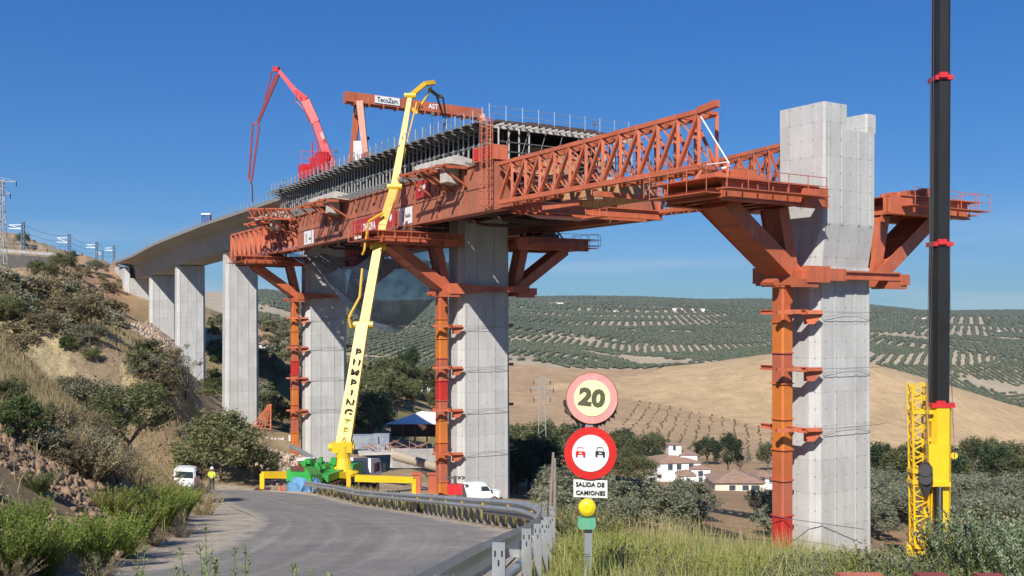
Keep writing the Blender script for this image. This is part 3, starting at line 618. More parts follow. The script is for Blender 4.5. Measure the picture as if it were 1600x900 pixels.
# ------------------------------------------------------------------ crossbeams under the deck
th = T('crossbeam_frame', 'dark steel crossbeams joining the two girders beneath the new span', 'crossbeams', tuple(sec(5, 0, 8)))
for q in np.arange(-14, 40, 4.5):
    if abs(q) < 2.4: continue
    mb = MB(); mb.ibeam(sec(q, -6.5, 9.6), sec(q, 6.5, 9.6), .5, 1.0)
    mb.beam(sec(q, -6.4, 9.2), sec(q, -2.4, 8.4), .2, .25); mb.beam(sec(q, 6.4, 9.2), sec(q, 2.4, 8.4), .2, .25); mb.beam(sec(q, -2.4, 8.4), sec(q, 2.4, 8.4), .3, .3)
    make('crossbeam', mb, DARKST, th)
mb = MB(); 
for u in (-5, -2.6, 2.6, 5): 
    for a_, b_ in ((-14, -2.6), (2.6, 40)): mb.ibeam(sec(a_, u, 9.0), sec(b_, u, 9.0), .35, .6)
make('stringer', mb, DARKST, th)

# ------------------------------------------------------------------ formwork of the span being cast
S0, S1 = -14.6, 43.5
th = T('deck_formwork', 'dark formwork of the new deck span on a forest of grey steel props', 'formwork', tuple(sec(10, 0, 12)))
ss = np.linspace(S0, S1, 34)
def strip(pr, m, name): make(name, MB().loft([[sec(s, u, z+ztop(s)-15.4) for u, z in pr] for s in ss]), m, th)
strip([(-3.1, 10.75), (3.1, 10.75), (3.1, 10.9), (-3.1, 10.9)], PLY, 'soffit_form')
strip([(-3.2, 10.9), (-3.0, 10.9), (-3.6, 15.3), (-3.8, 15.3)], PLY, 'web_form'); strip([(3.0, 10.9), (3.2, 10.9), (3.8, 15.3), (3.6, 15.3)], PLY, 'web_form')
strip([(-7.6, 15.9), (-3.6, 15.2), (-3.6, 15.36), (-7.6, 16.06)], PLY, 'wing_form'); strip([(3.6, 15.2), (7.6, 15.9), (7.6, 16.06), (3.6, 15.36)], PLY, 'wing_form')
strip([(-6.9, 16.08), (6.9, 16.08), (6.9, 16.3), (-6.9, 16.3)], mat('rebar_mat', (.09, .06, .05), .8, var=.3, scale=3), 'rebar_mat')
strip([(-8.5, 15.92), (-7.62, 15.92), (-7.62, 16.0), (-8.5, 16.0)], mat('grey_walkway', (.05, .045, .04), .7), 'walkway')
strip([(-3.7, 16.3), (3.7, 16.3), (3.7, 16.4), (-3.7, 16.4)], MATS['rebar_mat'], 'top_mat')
strip([(-6.4, 12.15), (-3.3, 12.15), (-3.3, 12.25), (-6.4, 12.25)], PLY, 'sun_block_floor'); strip([(3.3, 12.15), (6.4, 12.15), (6.4, 12.25), (3.3, 12.25)], PLY, 'sun_block_floor')  # plywood strips added to block sun passing between girder and soffit form
# one prop, copied along the outer row
def inst_row(name, build, m, positions, parent):
    """the same mesh repeated as separate parts; positions are (s, u, z)"""
    first = None
    for (s, u, z) in positions:
        p = sec(s, u, z); t = tang(s); base = LOC[parent.name]
        if first is None: mb = build(); me = make(name, mb, m, parent); first = me; o = me
        else: o = first.copy(); COL.objects.link(o)
        o.location = p-base; o.rotation_euler = (0, 0, math.atan2(t.y, t.x)-math.pi/2)
def mk_at_origin(fn):
    def g():
        mb = MB(); fn(mb)
        base = LOC[th.name]
        mb.v = [v+base for v in mb.v]; return mb
    return g
def _prop(mb): mb.tube((0,0,0), (0,0,1.9), .10, 6); mb.tube((0,0,1.9), (0,0,3.35), .07, 6); mb.box((0,0,.03), (.3,.3,.05)); mb.box((0,0,1.9), (.28,.28,.08)); mb.box((0,0,3.38), (.5,.16,.08))
sp = np.linspace(S0+.5, S1-.5, 66); 
inst_row('prop', mk_at_origin(_prop), GREYST, [(s, -7.25, 12.4) for s in sp], th)
mb = MB()
for q in np.linspace(S0+.3, S1-.7, 74):
    for u in (-5.6, 6.6): p = sec(q+random.uniform(-.1, .1), u, 12.2); mb.tube(p, p+Z*3.3, .06, 5)
o = make('inner_props', mb, mat('shade_toned_prop_steel', (.10,.10,.10), .6), th); o['kind'] = 'stuff'  # darker copy of the prop steel: shade behind the outer row put into colour
def _brk(mb): mb.beam((-2.1,0,.12), (.3,0,-.14), .12, .15); mb.beam((-1.6,0,-.16), (.1,0,-.55), .08, .08); mb.beam((-1.6,0,.0), (-1.6,0,1.0), .08, .08)
BRK = mat('bracket_steel', (.24, .24, .235), .55, .2)
inst_row('edge_bracket', mk_at_origin(_brk), BRK, [(s, -7.0, 15.8) for s in np.linspace(S0, S1, 38)], th)
def _brk2(mb): mb.beam((-1.9,0,.10), (.9,0,-.05), .15, .17); mb.beam((-1.5,0,-.02), (.2,0,.5), .07, .07)
inst_row('ledge_bracket', mk_at_origin(_brk2), BRK, [(s, -7.6, 12.4) for s in np.linspace(S0+.8, S1, 38)], th)
mb = MB(); prev = None
for q in np.linspace(S0, S1, 40):
    p = sec(q, -8.35, 16.0); mb.tube(p, p+Z*1.15, .04, 4); p2 = sec(q, 8.2, 16.0); mb.tube(p2, p2+Z*1.15, .04, 4)
    if prev is not None:
        for h in (.55, 1.1): mb.tube(prev[0]+Z*h, p+Z*h, .026, 4); mb.tube(prev[1]+Z*h, p2+Z*h, .026, 4)
    prev = (p, p2)
for u in np.linspace(-8.3, 8.2, 11): p = sec(S0-1, u, 16.0); mb.tube(p, p+Z*1.3, .04, 4)
for h in (.5, 1.1): mb.tube(sec(S0-1, -8.3, 16.0+h), sec(S0-1, 8.2, 16.0+h), .028, 4)
make('guard_rail', mb, GALV, th)
mb = MB(); 
for u in np.linspace(-7, 7.4, 22): mb.beam(sec(S0-1.2, u, 15.75), sec(S0+.6, u, 15.8), .12, .16)
mb.beam(sec(S0-.3, -7.6, 15.6), sec(S0-.3, 7.8, 15.6), .2, .25)
for u in np.linspace(-7.0, 7.4, 15): 
    if abs(u) > 3.2: mb.tube(sec(S0-.4, u, 12.0), sec(S0-.4, u, 15.6), .07, 5)
mb.beam(sec(S0-.3, -8, 12.1), sec(S0-.3, 8, 12.1), .3, .3); make('front_edge_beams', mb, CWT, th)
mb = MB()
for z in (12.9, 13.6, 14.4): mb.beam(sec(S0-.45, -7, z), sec(S0-.45, 7.3, z), .07, .1)
for u in np.linspace(-7, 7.3, 9): mb.tube(sec(S0-.5, u, 12.1), sec(S0-.5, u+1.2, 15.5), .045, 4)
make('front_bracing', mb, MATS['shade_toned_prop_steel'], th)
mb = MB(); mb.box(sec(S0+3, 0, 13.6), (6.6, .1, 2.6), tang(S0).cross(Z), tang(S0)); mb.box(sec(S0+.2, 4.6, 13.2), (1.6, .5, 1.2), tang(S0).cross(Z), tang(S0)); make('bulkhead_board', mb, WOOD, th)
mb = MB()
for z in (13.2, 14.4): mb.path([sec(q, -7.36, z) for q in np.linspace(S0, S1, 16)], .03, 4)
make('ledger_tubes', mb, GREYST, th)

# stair cage and red cabinet where plate meets nose
th = T('cage_ladder', 'tall orange cage ladder at the front end of the plate girder', 'cage ladder', tuple(face_pt(782, 340, .9)))
mb = MB(); s = s_at(783); 
for i in range(8):
    a_ = 2*math.pi*i/8; o_ = sec(s, -9.4, 8.6)+V((math.cos(a_), math.sin(a_), 0))*.5; mb.tube(o_, o_+Z*7.2, .035, 4)
for k in range(13):
    c = sec(s, -9.4, 8.7+k*.58); pr = [c+V((math.cos(2*math.pi*i/8), math.sin(2*math.pi*i/8), 0))*.5 for i in range(9)]; mb.path(pr, .03, 4)
make('cage', mb, ORANGE, th); mb = MB(); c = sec(s, -9.0, 8.5)
for sd in (-.22, .22): mb.tube(c+V((sd, 0, 0)), c+V((sd, 0, 7)), .035, 4)
for k in range(20): mb.tube(c+V((-.22, 0, .3+k*.33)), c+V((.22, 0, .3+k*.33)), .02, 4)
make('ladder', mb, ORANGE, th)
th = T('control_cabinet', 'red steel cabinet on top of the near girder beside the cage ladder', 'cabinet', tuple(sec(s_at(770), -8.2, 12.5)))
mb = MB(); s = s_at(770); mb.box(sec(s, -8.3, 13.1), (1.5, 3.0, 1.2), tang(s).cross(Z), tang(s)); make('cabinet_body', mb, ORANGE, th); mb = MB()
for i in range(3): mb.box(sec(s-1+i*.95, -9.08, 13.1), (.05, .7, .9), tang(s).cross(Z), tang(s))
make('cabinet_door', mb, RED, th)

# gantry crane on the deck
sg = s_at(566, -7.6); tA = tang(sg); Ln = sec(sg, -7.4, ztop(sg)); Rn = sec(sg-1, 7.3, ztop(sg))
th = T('gantry_crane', 'orange gantry crane straddling the deck, white sign on its beam', 'gantry crane', tuple(Ln))
ZG = 23.1; mb = MB(); A_ = sec(sg+1.5, -9.0, ZG); B_ = sec(sg+1.5, 7.4, ZG-.3); mb.beam(A_, B_, .9, 1.05); mb.beam(A_-Z*.62, B_-Z*.62, .55, .16); make('main_beam', mb, ORANGE, th)
mb = MB(); d_ = (B_-A_).normalized()
for i in range(10): 
    p = A_.lerp(B_, (i+.6)/10); mb = MB(); mb.box(p-Z*.2, (.12, 1.02, 1.2), d_, d_.cross(Z)); make('stiffener', mb, ORANGE, th)
pass
for (c0, s_) in ((Ln, 1), (Rn, 1)):
    u_ = -7.4 if c0 is Ln else 7.3
    for dt in (-1.5, 1.5):
        mb = MB(); mb.beam(sec(sg+1.5+dt*1.3, u_, ztop(sg)+1.3), sec(sg+1.5+dt*.22, u_, ZG-.5), .75, .6, V((1,0,0)), .85, .7); make('leg', mb, ORANGE, th)
    mb = MB(); mb.beam(sec(sg-1.3, u_, ztop(sg)+1.3), sec(sg+4.3, u_, ztop(sg)+1.3), .6, .45)
    for dt in (-2.2, 2.2): mb.box(sec(sg+1.5+dt, u_, ztop(sg)+1.0), (.5, .9, .45), tA.cross(Z), tA)
    make('end_carriage', mb, ORANGE, th)
mb = MB(); f_ = A_.lerp(B_, .285); nn = d_.cross(Z).normalized(); nn = nn if nn.y < 0 else -nn; mb.box(f_+nn*.52+Z*.06, (2.9, .04, .8), d_, nn); make('sign_board', mb, BWHT, th)
lettering('lettering', 'TecoZam', .72, f_+nn*.56+Z*.04, d_, Z, INK, th, .01, .85)
lettering('lettering', 'AST', .75, A_.lerp(B_, .62)+nn*.48+Z*.05, d_, Z, WINK, th, .02, .9)
mb = MB(); f_ = A_.lerp(B_, .1); mb.box(f_-Z*1.3, (.9, .8, 1.1), d_, nn); mb.tube(f_-Z*1.8, f_-Z*2.6, .12, 6); make('hoist', mb, DARKST, th)

# debris net slung under the span
m = bpy.data.materials.new('net'); m.use_nodes = True; nt = m.node_tree; N = nt.nodes; L = nt.links; b = N['Principled BSDF']; b.inputs['Base Color'].default_value = (.10, .155, .24, 1); b.inputs['Roughness'].default_value = .8
tr = N.new('ShaderNodeBsdfTransparent'); ms = N.new('ShaderNodeMixShader'); tc = N.new('ShaderNodeTexCoord'); nz_ = N.new('ShaderNodeTexNoise'); nz_.inputs['Scale'].default_value = .3; nz_.inputs['Detail'].default_value = 5; L.new(tc.outputs['Object'], nz_.inputs['Vector'])
r_ = N.new('ShaderNodeMapRange'); r_.inputs[1].default_value = .35; r_.inputs[2].default_value = .65; r_.inputs[3].default_value = .42; r_.inputs[4].default_value = .74; L.new(nz_.outputs['Fac'], r_.inputs[0]); L.new(r_.outputs[0], ms.inputs[0])
L.new(tr.outputs[0], ms.inputs[1]); L.new(b.outputs[0], ms.inputs[2]); L.new(ms.outputs[0], N['Material Output'].inputs[0])
nu, nv = 50, 26; vv = []; sa, sb = 41, 4
for i in range(nu):
    f = i/(nu-1); s = sa+(sb-sa)*f
    for j in range(nv):
        g = j/(nv-1); w_ = math.sin(math.pi*f)**.8; sag = w_*math.sin(math.pi*min(1, (g*.85+.12)))**.7
        u = -7.5+13.5*g; z = 7.8-.9*w_-8.4*sag*(.42+.68*sstep(.0, .6, f))*(.5+.5*math.sin(math.pi*g)) +.28*math.sin(f*23+g*5)*w_+.2*math.sin(g*19+f*4)
        z = min(z, 8.0); vv.append(sec(s, u, z)[:])
ii = [(i*nv+j, i*nv+j+1, (i+1)*nv+j+1, (i+1)*nv+j) for i in range(nu-1) for j in range(nv-1)]
o = np_obj('debris_net', np.array(vv), np.array(ii), m, smooth=True); tag(o, 'sagging dark blue debris net slung below the new span', 'safety net')
# ------------------------------------------------------------------ pier brackets carrying the girders
def rail_run(mb, pts, h=1.05, step=1.6, r=.03):
    for a_, b_ in zip(pts[:-1], pts[1:]):
        L_ = (b_-a_).length; n_ = max(1, round(L_/step))
        for i in range(n_+1): p = a_.lerp(b_, i/n_); mb.tube(p, p+Z*h, r, 4)
        for hh in (h*.5, h): mb.tube(a_+Z*hh, b_+Z*hh, r*.9, 4)
def bracket(k, label):
    s = S_P[k]; c = axis(s); t = tang(s); n = V((t.y, -t.x, 0)); vv = -t        # v > 0 towards the camera
    Q = lambda u, v, z: c+n*u+vv*v+Z*z
    ZP, ZF = 7.0, 2.3
    th = T('pier_bracket', label, 'pier bracket', tuple(c+Z*ZB[k]), 'orange steel brackets clamped round the piers')
    for sd in (-1, 1):
        # platform: two deep beams, cross ties, deck
        mb = MB()
        for v in (-2.3, 2.3):
            a0 = 3.0 if v > 0 else 3.6
            mb.ibeam(Q(sd*a0, v, ZP), Q(sd*11.6, v, ZP), .5, 1.15, .09); mb.beam(Q(sd*a0, v, ZP), Q(sd*(a0+2.2), v, ZP), .62, 1.2)
            for i in range(7): mb.beam(Q(sd*(a0+1+i*1.25), v+.24, ZP-.5), Q(sd*(a0+1+i*1.25), v+.24, ZP+.5), .06, .05, vv)
        for i in range(6): mb.ibeam(Q(sd*(4.6+i*1.4), -2.3, ZP-.15), Q(sd*(4.6+i*1.4), 2.3, ZP-.15), .3, .6, .05)
        make('platform_beam', mb, ORANGE, th)
        mb = MB(); mb.box(Q(sd*8.2, 0, ZP+.64), (8.6, 5.4, .07), n, vv); mb.box(Q(sd*8.2, 3.1, ZP-.05), (8.4, .9, .06), n, vv); mb.box(Q(sd*8.0, -3.1, ZP-.05), (8.0, .9, .06), n, vv); mb.box(Q(sd*12.3, 0, ZP-.2), (1.3, 4.6, .06), n, vv); make('platform_deck', mb, ORANGE, th)
        mb = MB(); z_ = ZP+.0; rail_run(mb, [Q(sd*4.2, 3.5, z_), Q(sd*12.4, 3.5, z_)]); rail_run(mb, [Q(sd*4.2, -3.5, z_), Q(sd*12.4, -3.5, z_)]); rail_run(mb, [Q(sd*12.9, -2.4, z_-.2), Q(sd*12.9, 2.4, z_-.2)], 1.5); make('railing', mb, ORANGE, th)
        # sliding bearings and jacks under the girder
        mb = MB(); ug = 8.0 if k else 9.5
        mb.box(Q(sd*(ug-.7), 0, ZP+.9), (2.2, 3.6, .45), n, vv)
        for v in (-1.3, 0, 1.3): mb.box(Q(sd*(ug-.7), v, ZP+1.25), (1.5, .7, .4), n, vv); mb.tube(Q(sd*(ug-2.2), v, ZP+.7), Q(sd*(ug-2.2), v, ZP+1.3), .16, 8)
        mb.beam(Q(sd*(ug+1), 1.6, ZP+.75), Q(sd*(ug+.4), 1.1, ZP+1.7), .16, .16); mb.beam(Q(sd*(ug+1), -1.4, ZP+.75), Q(sd*(ug+.5), -1.0, ZP+1.6), .16, .16); make('sliding_bearing', mb, DARKST if k else ORANGE, th)
        # raking strut and inner strut
        mb = MB(); mb.beam(Q(sd*3.9, 0, ZF-.1), Q(sd*9.9, 0, ZP-.5), 2.1, .62); 
        for v in (-1.06, 1.06): mb.beam(Q(sd*3.75, v, ZF+.0), Q(sd*9.8, v, ZP-.5), .07, .95)
        for f_ in (.2, .4, .6, .8): p = Q(sd*(3.9+6*f_), 0, ZF+(ZP-ZF-.6)*f_); mb.beam(p-vv*1.1, p+vv*1.1, .12, .8)
        make('raking_strut', mb, ORANGE, th)
        mb = MB(); mb.beam(Q(sd*3.9, 0, ZF), Q(sd*4.9, 0, ZP-.5), 1.5, .6, n)
        for v in (-.75, .75): mb.beam(Q(sd*3.9, v, ZF), Q(sd*4.9, v, ZP-.5), .07, .85, n)
        make('inner_strut', mb, ORANGE, th)
        # the foot node and the segmented column down to the footing
        mb = MB(); mb.box(Q(sd*4.0, 0, ZF-.1), (1.2, 3.6, .9), n, vv); mb.box(Q(sd*4.3, 1.9, ZF-.45), (1.9, .5, .5), n, vv); mb.tube(Q(sd*5.3, -.6, ZF-.4), Q(sd*5.3, .6, ZF-.4), .25, 8); make('foot_node', mb, ORANGE, th)
        zb_, i = ZB[k]-.5, 0; z = ZF-.6; seq = [3, 0, 1, 0, 0, 3, 1, 2, 1, 0, 0, 3] if k == 0 else [3, 0, 0, 1, 2, 1, 0, 3, 1, 0, 3, 0]
        pts = [(-.46, -.36), (-.36, -.46), (.36, -.46), (.46, -.36), (.46, .36), (.36, .46), (-.36, .46), (-.46, .36)]
        while z > zb_:
            h = min(1.9 if i % 3 else 2.2, z-zb_+.01); cc = Q(-4.15, 0, 0) if sd < 0 else Q(2.75 if k == 0 else 3.15, -1.9 if k == 0 else -1.2, 0); mb = MB()
            mb.loft([[cc+n*a_*1.05+vv*b_*1.05+Z*(z-h) for a_, b_ in pts], [cc+n*a_*1.05+vv*b_*1.05+Z*z for a_, b_ in pts]])
            mb.loft([[cc+n*a_*1.24+vv*b_*1.24+Z*(z-.07) for a_, b_ in pts], [cc+n*a_*1.24+vv*b_*1.24+Z*(z-.001) for a_, b_ in pts]])
            make('column_segment', mb, SEG[seq[i % 12]], th); z -= h; i += 1
        # ties holding the column to the shaft
        for zt_ in TIEZ[k]:
            if sd > 0: mb = MB(); mb.ibeam(Q(2.4, -1.5, zt_), Q(4.7, -1.1, zt_), .22, .28, .05); make('column_tie', mb, ORANGE, th); continue
            mb = MB(); mb.ibeam(Q(sd*4.15-.0, -1.75, zt_), Q(sd*4.15, 1.9, zt_), .25, .3, .05, Z); a_ = Q(sd*4.9, 1.05, zt_); mb.beam(Q(sd*5.6, .85, zt_), Q(sd*2.9, 2.0, zt_), .3, .22)
            mb.prism([Q(sd*3.7, 1.3, zt_-.12), Q(sd*2.7, 1.95, zt_-.12), Q(sd*3.2, 1.62, zt_-.75), Q(sd*3.7, 1.3, zt_-.75)], vv*.08); make('column_tie', mb, ORANGE, th)
        mb = MB(); mb.box(Q(-4.15, 0, ZB[k]-.1) if sd < 0 else Q(3.0, -1.5, ZB[k]-.1), (1.6, 1.6, .5), n, vv); make('column_foot', mb, ORANGE, th)
    for v in (-2.0, 2.0):
        mb = MB(); mb.ibeam(Q(-2.0, v, ZF+.1), Q(4.6, v, ZF+.1), .4, .55, .1); mb.box(Q(-3.4, v, ZF+.1), (2.0, .5, 1.0), n, vv); mb.beam(Q(-2.4, v, ZF+.1), Q(-.9, v, ZF+.1), .5, .75); mb.box(Q(5.0, v, ZF-.1), (.9, .45, .7), n, vv); make('clamp_beam', mb, RED if v > 0 and False else ORANGE, th)
    for zt_ in TIEZ[k]:
        mb = MB(); mb.path([Q(-2.6, 1.95, zt_), Q(2.6, 1.95, zt_-.03), Q(3.6, 1.7, zt_)], .017, 4); mb.path([Q(-2.4, 1.62, zt_-.35), Q(-.4, 1.62, zt_-.1), Q(1.2, 1.62, zt_-.12), Q(2.6, 1.62, zt_-.5)], .012, 4)
        make('tie_rod', mb, CABLE, th)
bracket(0, 'orange bracket with wide platforms round the tall notched pier')
bracket(1, 'orange bracket round the pier under the middle of the plate girder')
bracket(2, 'orange bracket round the pier under the rear lattice, behind the yellow boom')

# stay cables lashed low round the first pier
th = T('guy_cable', 'thin dark cables slung low across the tall notched pier', 'cables', tuple(P(1290, 800, 64)))
mb = MB(); mb.path([P(1208, 806, 63), P(1242, 812, 62.6), P(1350, 827, 64.2)], .025, 4); mb.path([P(1236, 842, 62.4), P(1300, 852, 62.6), P(1352, 863, 64)], .025, 4); mb.path([P(1236, 866, 62.4), P(1352, 862, 64)], .025, 4); make('cable', mb, CABLE, th)

# work platform hung below the near nose
s = s_at(905, -8.8); th = T('hanging_platform', 'timber sided work platform hung beneath the lattice nose', 'work platform', tuple(sec(s, -6.5, 7)))
t = tang(s); n = V((t.y, -t.x, 0)); c = sec(s, -6.3, 8.15)
mb = MB(); mb.box(c, (3.4, 6.4, .14), n, t); make('floor', mb, WOOD, th); mb = MB()
for u in (-1.7, 1.7): mb.box(c+n*u+Z*.62, (.06, 6.4, 1.1), n, t)
mb.box(c-t*3.2+Z*.62, (3.4, .06, 1.1), n, t); make('side_board', mb, WOOD, th)
mb = MB(); b0 = c-n*1.75-Z*1.3; rail_run(mb, [b0-t*2.2, b0+t*.2], 1.1, .8); mb.box(b0-t*1, (.9, 2.4, .06), n, t); rail_run(mb, [c-n*1.8+t*3.1-Z*.3, c-n*1.8-t*3.1-Z*.3], 1.2, 1.2)
mb.beam(c-n*4-t*3.6+Z*.0, c+n*3-t*3.6+Z*.0, .3, .35); mb.beam(c-n*2+t*5+Z*-.1, c-n*2.+t*.5+Z*-.1, .35, .4); make('frame', mb, ORANGE, th)
th = T('timber_stack', 'pale timber and formwork panels stacked on the near nose', 'timber stack', tuple(sec(-22, -5.5, 10)))
mb = MB()
for i in range(9): mb.box(sec(-19-i*.6, -5.8+.2*math.sin(i*2), 10.2+.15*(i % 3)), (2.4, .5, .4), n, t)
mb.box(sec(-21, -5.2, 11.3), (1.6, 3.2, 2.0), n, t); make('panel', mb, WOOD, th)
mb = MB(); mb.tube(sec(-26, -5.9, 10.0), sec(-26, -5.9, 11.1), .55, 10); make('reel', mb, RED, th)
th = T('tie_beam_platform', 'orange crossbar frame between the girder noses', 'crossbar', tuple(sec(-18.5, 0, 8)))
mb = MB(); mb.ibeam(sec(-19, -7, 8.6), sec(-19, 7.5, 8.6), .5, .8); mb.ibeam(sec(-17, -7, 8.6), sec(-17, 7.5, 8.6), .5, .8); make('crossbar', mb, ORANGE, th)
# ------------------------------------------------------------------ guard rail round the bend
def rail_pts(step):
    pts = [V((x, y, 0)) for x, y in RAIL]; out = []; 
    cum = [0]
    for a_, b_ in zip(pts[:-1], pts[1:]): cum.append(cum[-1]+(b_-a_).length)
    def at_(s):
        x = float(np.interp(s, cum, RAIL[:,0])); y = float(np.interp(s, cum, RAIL[:,1])); return V((x, y, 0))
    n_ = int(cum[-1]/step); return [at_(i*step) for i in range(n_+1)]
rp = rail_pts(.5)
sm = [rp[0]]+[(rp[i-1]+rp[i]*2+rp[i+1])/4 for i in range(1, len(rp)-1)]+[rp[-1]]
for _ in range(6): sm = [sm[0]]+[(sm[i-1]+sm[i]*2+sm[i+1])/4 for i in range(1, len(sm)-1)]+[sm[-1]]
rp = sm; rn = []
for i, p in enumerate(rp):
    t = (rp[min(i+1, len(rp)-1)]-rp[max(i-1, 0)]).normalized(); rn.append(V((t.y, -t.x, 0)))       # outward, away from the road
th = T('guardrail', 'galvanised steel guardrail sweeping round the outside of the bend', 'guardrail', (0, 10, road_z(10)))
def rz(p): return float(road_z(p.y))
prof = [(0,.84),(.05,.86),(-.06,.80),(-.09,.76),(-.02,.70),(-.02,.66),(-.09,.60),(-.06,.56),(.05,.50),(0,.52)]
mb = MB(); outer = [(.0,.86),(-.05,.83),(-.085,.78),(-.05,.73),(.0,.70),(.0,.66),(-.05,.63),(-.085,.58),(-.05,.53),(.0,.50),(.006,.50),(.03,.58),(.006,.66),(.006,.70),(.03,.78),(.006,.86)]
mb.loft([[p+nn*o_+Z*(rz(p)+z_) for o_, z_ in outer] for p, nn in zip(rp, rn)]); make('beam', mb, GALV, th)
mb = MB(); 
mb.loft([[p+nn*(.16+.07*math.cos(a_))+Z*(rz(p)+.40+.07*math.sin(a_)) for a_ in [k*math.pi/4 for k in range(8)]] for p, nn in zip(rp[:60], rn[:60])], ); make('rear_tube', mb, GALV, th, smooth=True)
_yl = [6.6, 10, 13.5, 16, 18.3, 20.5, 22.7, 25, 27.0]; _ix = [min(range(len(rp)), key=lambda q_: abs(rp[q_].y-y_)) for y_ in _yl]; _k = _ix[-1]+2
while _k < len(rp): _ix.append(_k); _k += 2 if rp[_k].y < 44 else 4
for i in _ix:
    p, nn = rp[i], rn[i]; t = V((-nn.y, nn.x, 0)); b0 = p+nn*.30; g0 = min(gz(b0.x, b0.y), rz(p))-.25; h0 = rz(p)+.93; mb = MB()
    # a channel post, open behind, with slots punched in the face
    if p.y > 27: h0 = rz(p)+.83
    hz_ = (g0+h0)/2; hh = h0-g0
    mb.box(b0-t*.03+Z*hz_, (.125, .006, hh), nn, t)
    for sx in (-1, 1): mb.box(b0+nn*sx*.0595+Z*hz_, (.006, .054, hh-.004), nn, t)
    po = make('post', mb, GALV, th)
    if p.y < 30:
        mb = MB()
        for dx, dz in ((-.034,.11),(.034,.11),(0,.2)): mb.box(b0-t*.034+nn*dx+Z*(h0-dz), (.017, .004, .06), nn, t)
        make('slot', mb, BLACK, po)
        if p.y > 12: mb = MB(); mb.box(p+nn*.11+Z*(rz(p)+.6), (.2, .05, .1), nn, t); make('spacer', mb, GALV, th)
    if p.y > 30: 
        mb = MB(); mb.box(p+nn*.12+Z*(rz(p)+.68), (.24, .05, .12), nn, t); make('spacer', mb, GALV, th)
    if i % 3 == 1:
        mb = MB(); mb.prism([p-nn*.03-t*.06+Z*(rz(p)+.66), p-nn*.03+t*.06+Z*(rz(p)+.66), p-nn*.03+Z*(rz(p)+.76)], -nn*.02); make('reflector', mb, YEL, th)

# ------------------------------------------------------------------ road signs on one post
D_ = 12.0; th = T('road_sign', 'two round road signs over a white plate and yellow lamp on one grey post', 'road sign', tuple(G(918, D_)))
pb = P(919, 900, D_); mb = MB(); g0 = G(918, D_).z-.3
mb.beam(V((P(918,900,D_).x, D_+.03, g0)), V((P(921.5,580,D_).x, D_+.03, P(921,590,D_).z)), .09, .05, V((0,1,0))); make('post', mb, GALV, th)
def disc(c, r, m, name, dy=0, tilt=0, par=th, n=40, thick=.012, lab=None):
    mb = MB(); c = V(c); mb.loft([[c+V((math.cos(2*math.pi*i/n)*r, dy-e, math.sin(2*math.pi*i/n)*r)) for i in range(n)] for e in (0, thick)]); return make(name, mb, m, par, label=lab)
PINK = mat('faded_red', (.70, .29, .27), .45, var=.08, scale=6, dirt=(.75, .55, .4), dirt_amt=.35); PYEL = mat('faded_yellow', (.86, .80, .42), .45, var=.05, scale=5, dirt=(.8, .7, .5), dirt_amt=.3)
SRED = mat('sign_red', (.60, .025, .02), .35, var=.06, scale=4); SWHT = mat('sign_white', (.76, .77, .78), .4, var=.04, scale=4, dirt=(.55, .53, .48), dirt_amt=.2); OLV = mat('faded_ink', (.09, .095, .045), .5)
c1 = P(925, 622, D_); r1 = 40.5/F*D_
s1 = disc(c1, r1, PINK, 'round_plate', lab='faded pink and yellow round plate with 20 on it'); disc(c1, r1*.7, PYEL, 'face', -.014, par=s1, thick=.006)
q = math.radians(7); rt_ = V((math.cos(q), 0, -math.sin(q)))
L1 = lettering('digits', '20', .27, c1+V((-.005, -.024, .0)), rt_, V((math.sin(q), 0, math.cos(q))), OLV, s1, .012, 1.12)
mb = MB(); mb.loft([[c1+V((math.cos(2*math.pi*i/48)*rr, -.0-dd, math.sin(2*math.pi*i/48)*rr)) for i in range(48)] for rr, dd in ((r1*1.015, -.01), (r1*1.015, .008), (r1*.985, .018), (r1*.975, .012))], cap=False); make('rim', mb, mat('worn_rim', (.35, .18, .08), .6), s1)
# torn black wrapping hanging behind the upper plate
mb = MB(); rr_ = random.Random(3)
for i in range(46):
    a_ = math.radians(rr_.uniform(185, 345)); o_ = c1+V((math.cos(a_)*r1*rr_.uniform(.85, 1.02), rr_.uniform(.01, .05), math.sin(a_)*r1*rr_.uniform(.85, 1.03))); w_ = rr_.uniform(.015, .05); l_ = rr_.uniform(.04, .13)
    mb.poly([o_+V((-w_, 0, 0)), o_+V((w_*.8, .01, .02)), o_+V((rr_.uniform(-.03, .04), rr_.uniform(-.03, .03), -l_)), o_+V((-w_*.9, 0, -l_*.5))])
make('torn_wrapping', mb, mat('black_film', (.025, .02, .02), .35), th)
c2 = P(922.5, 708, D_-.02); r2 = 41/F*D_
s2 = disc(c2, r2, SRED, 'round_plate', lab='red ringed round plate with a red and a black car'); disc(c2, r2*.70, SWHT, 'face', -.014, par=s2, thick=.006)
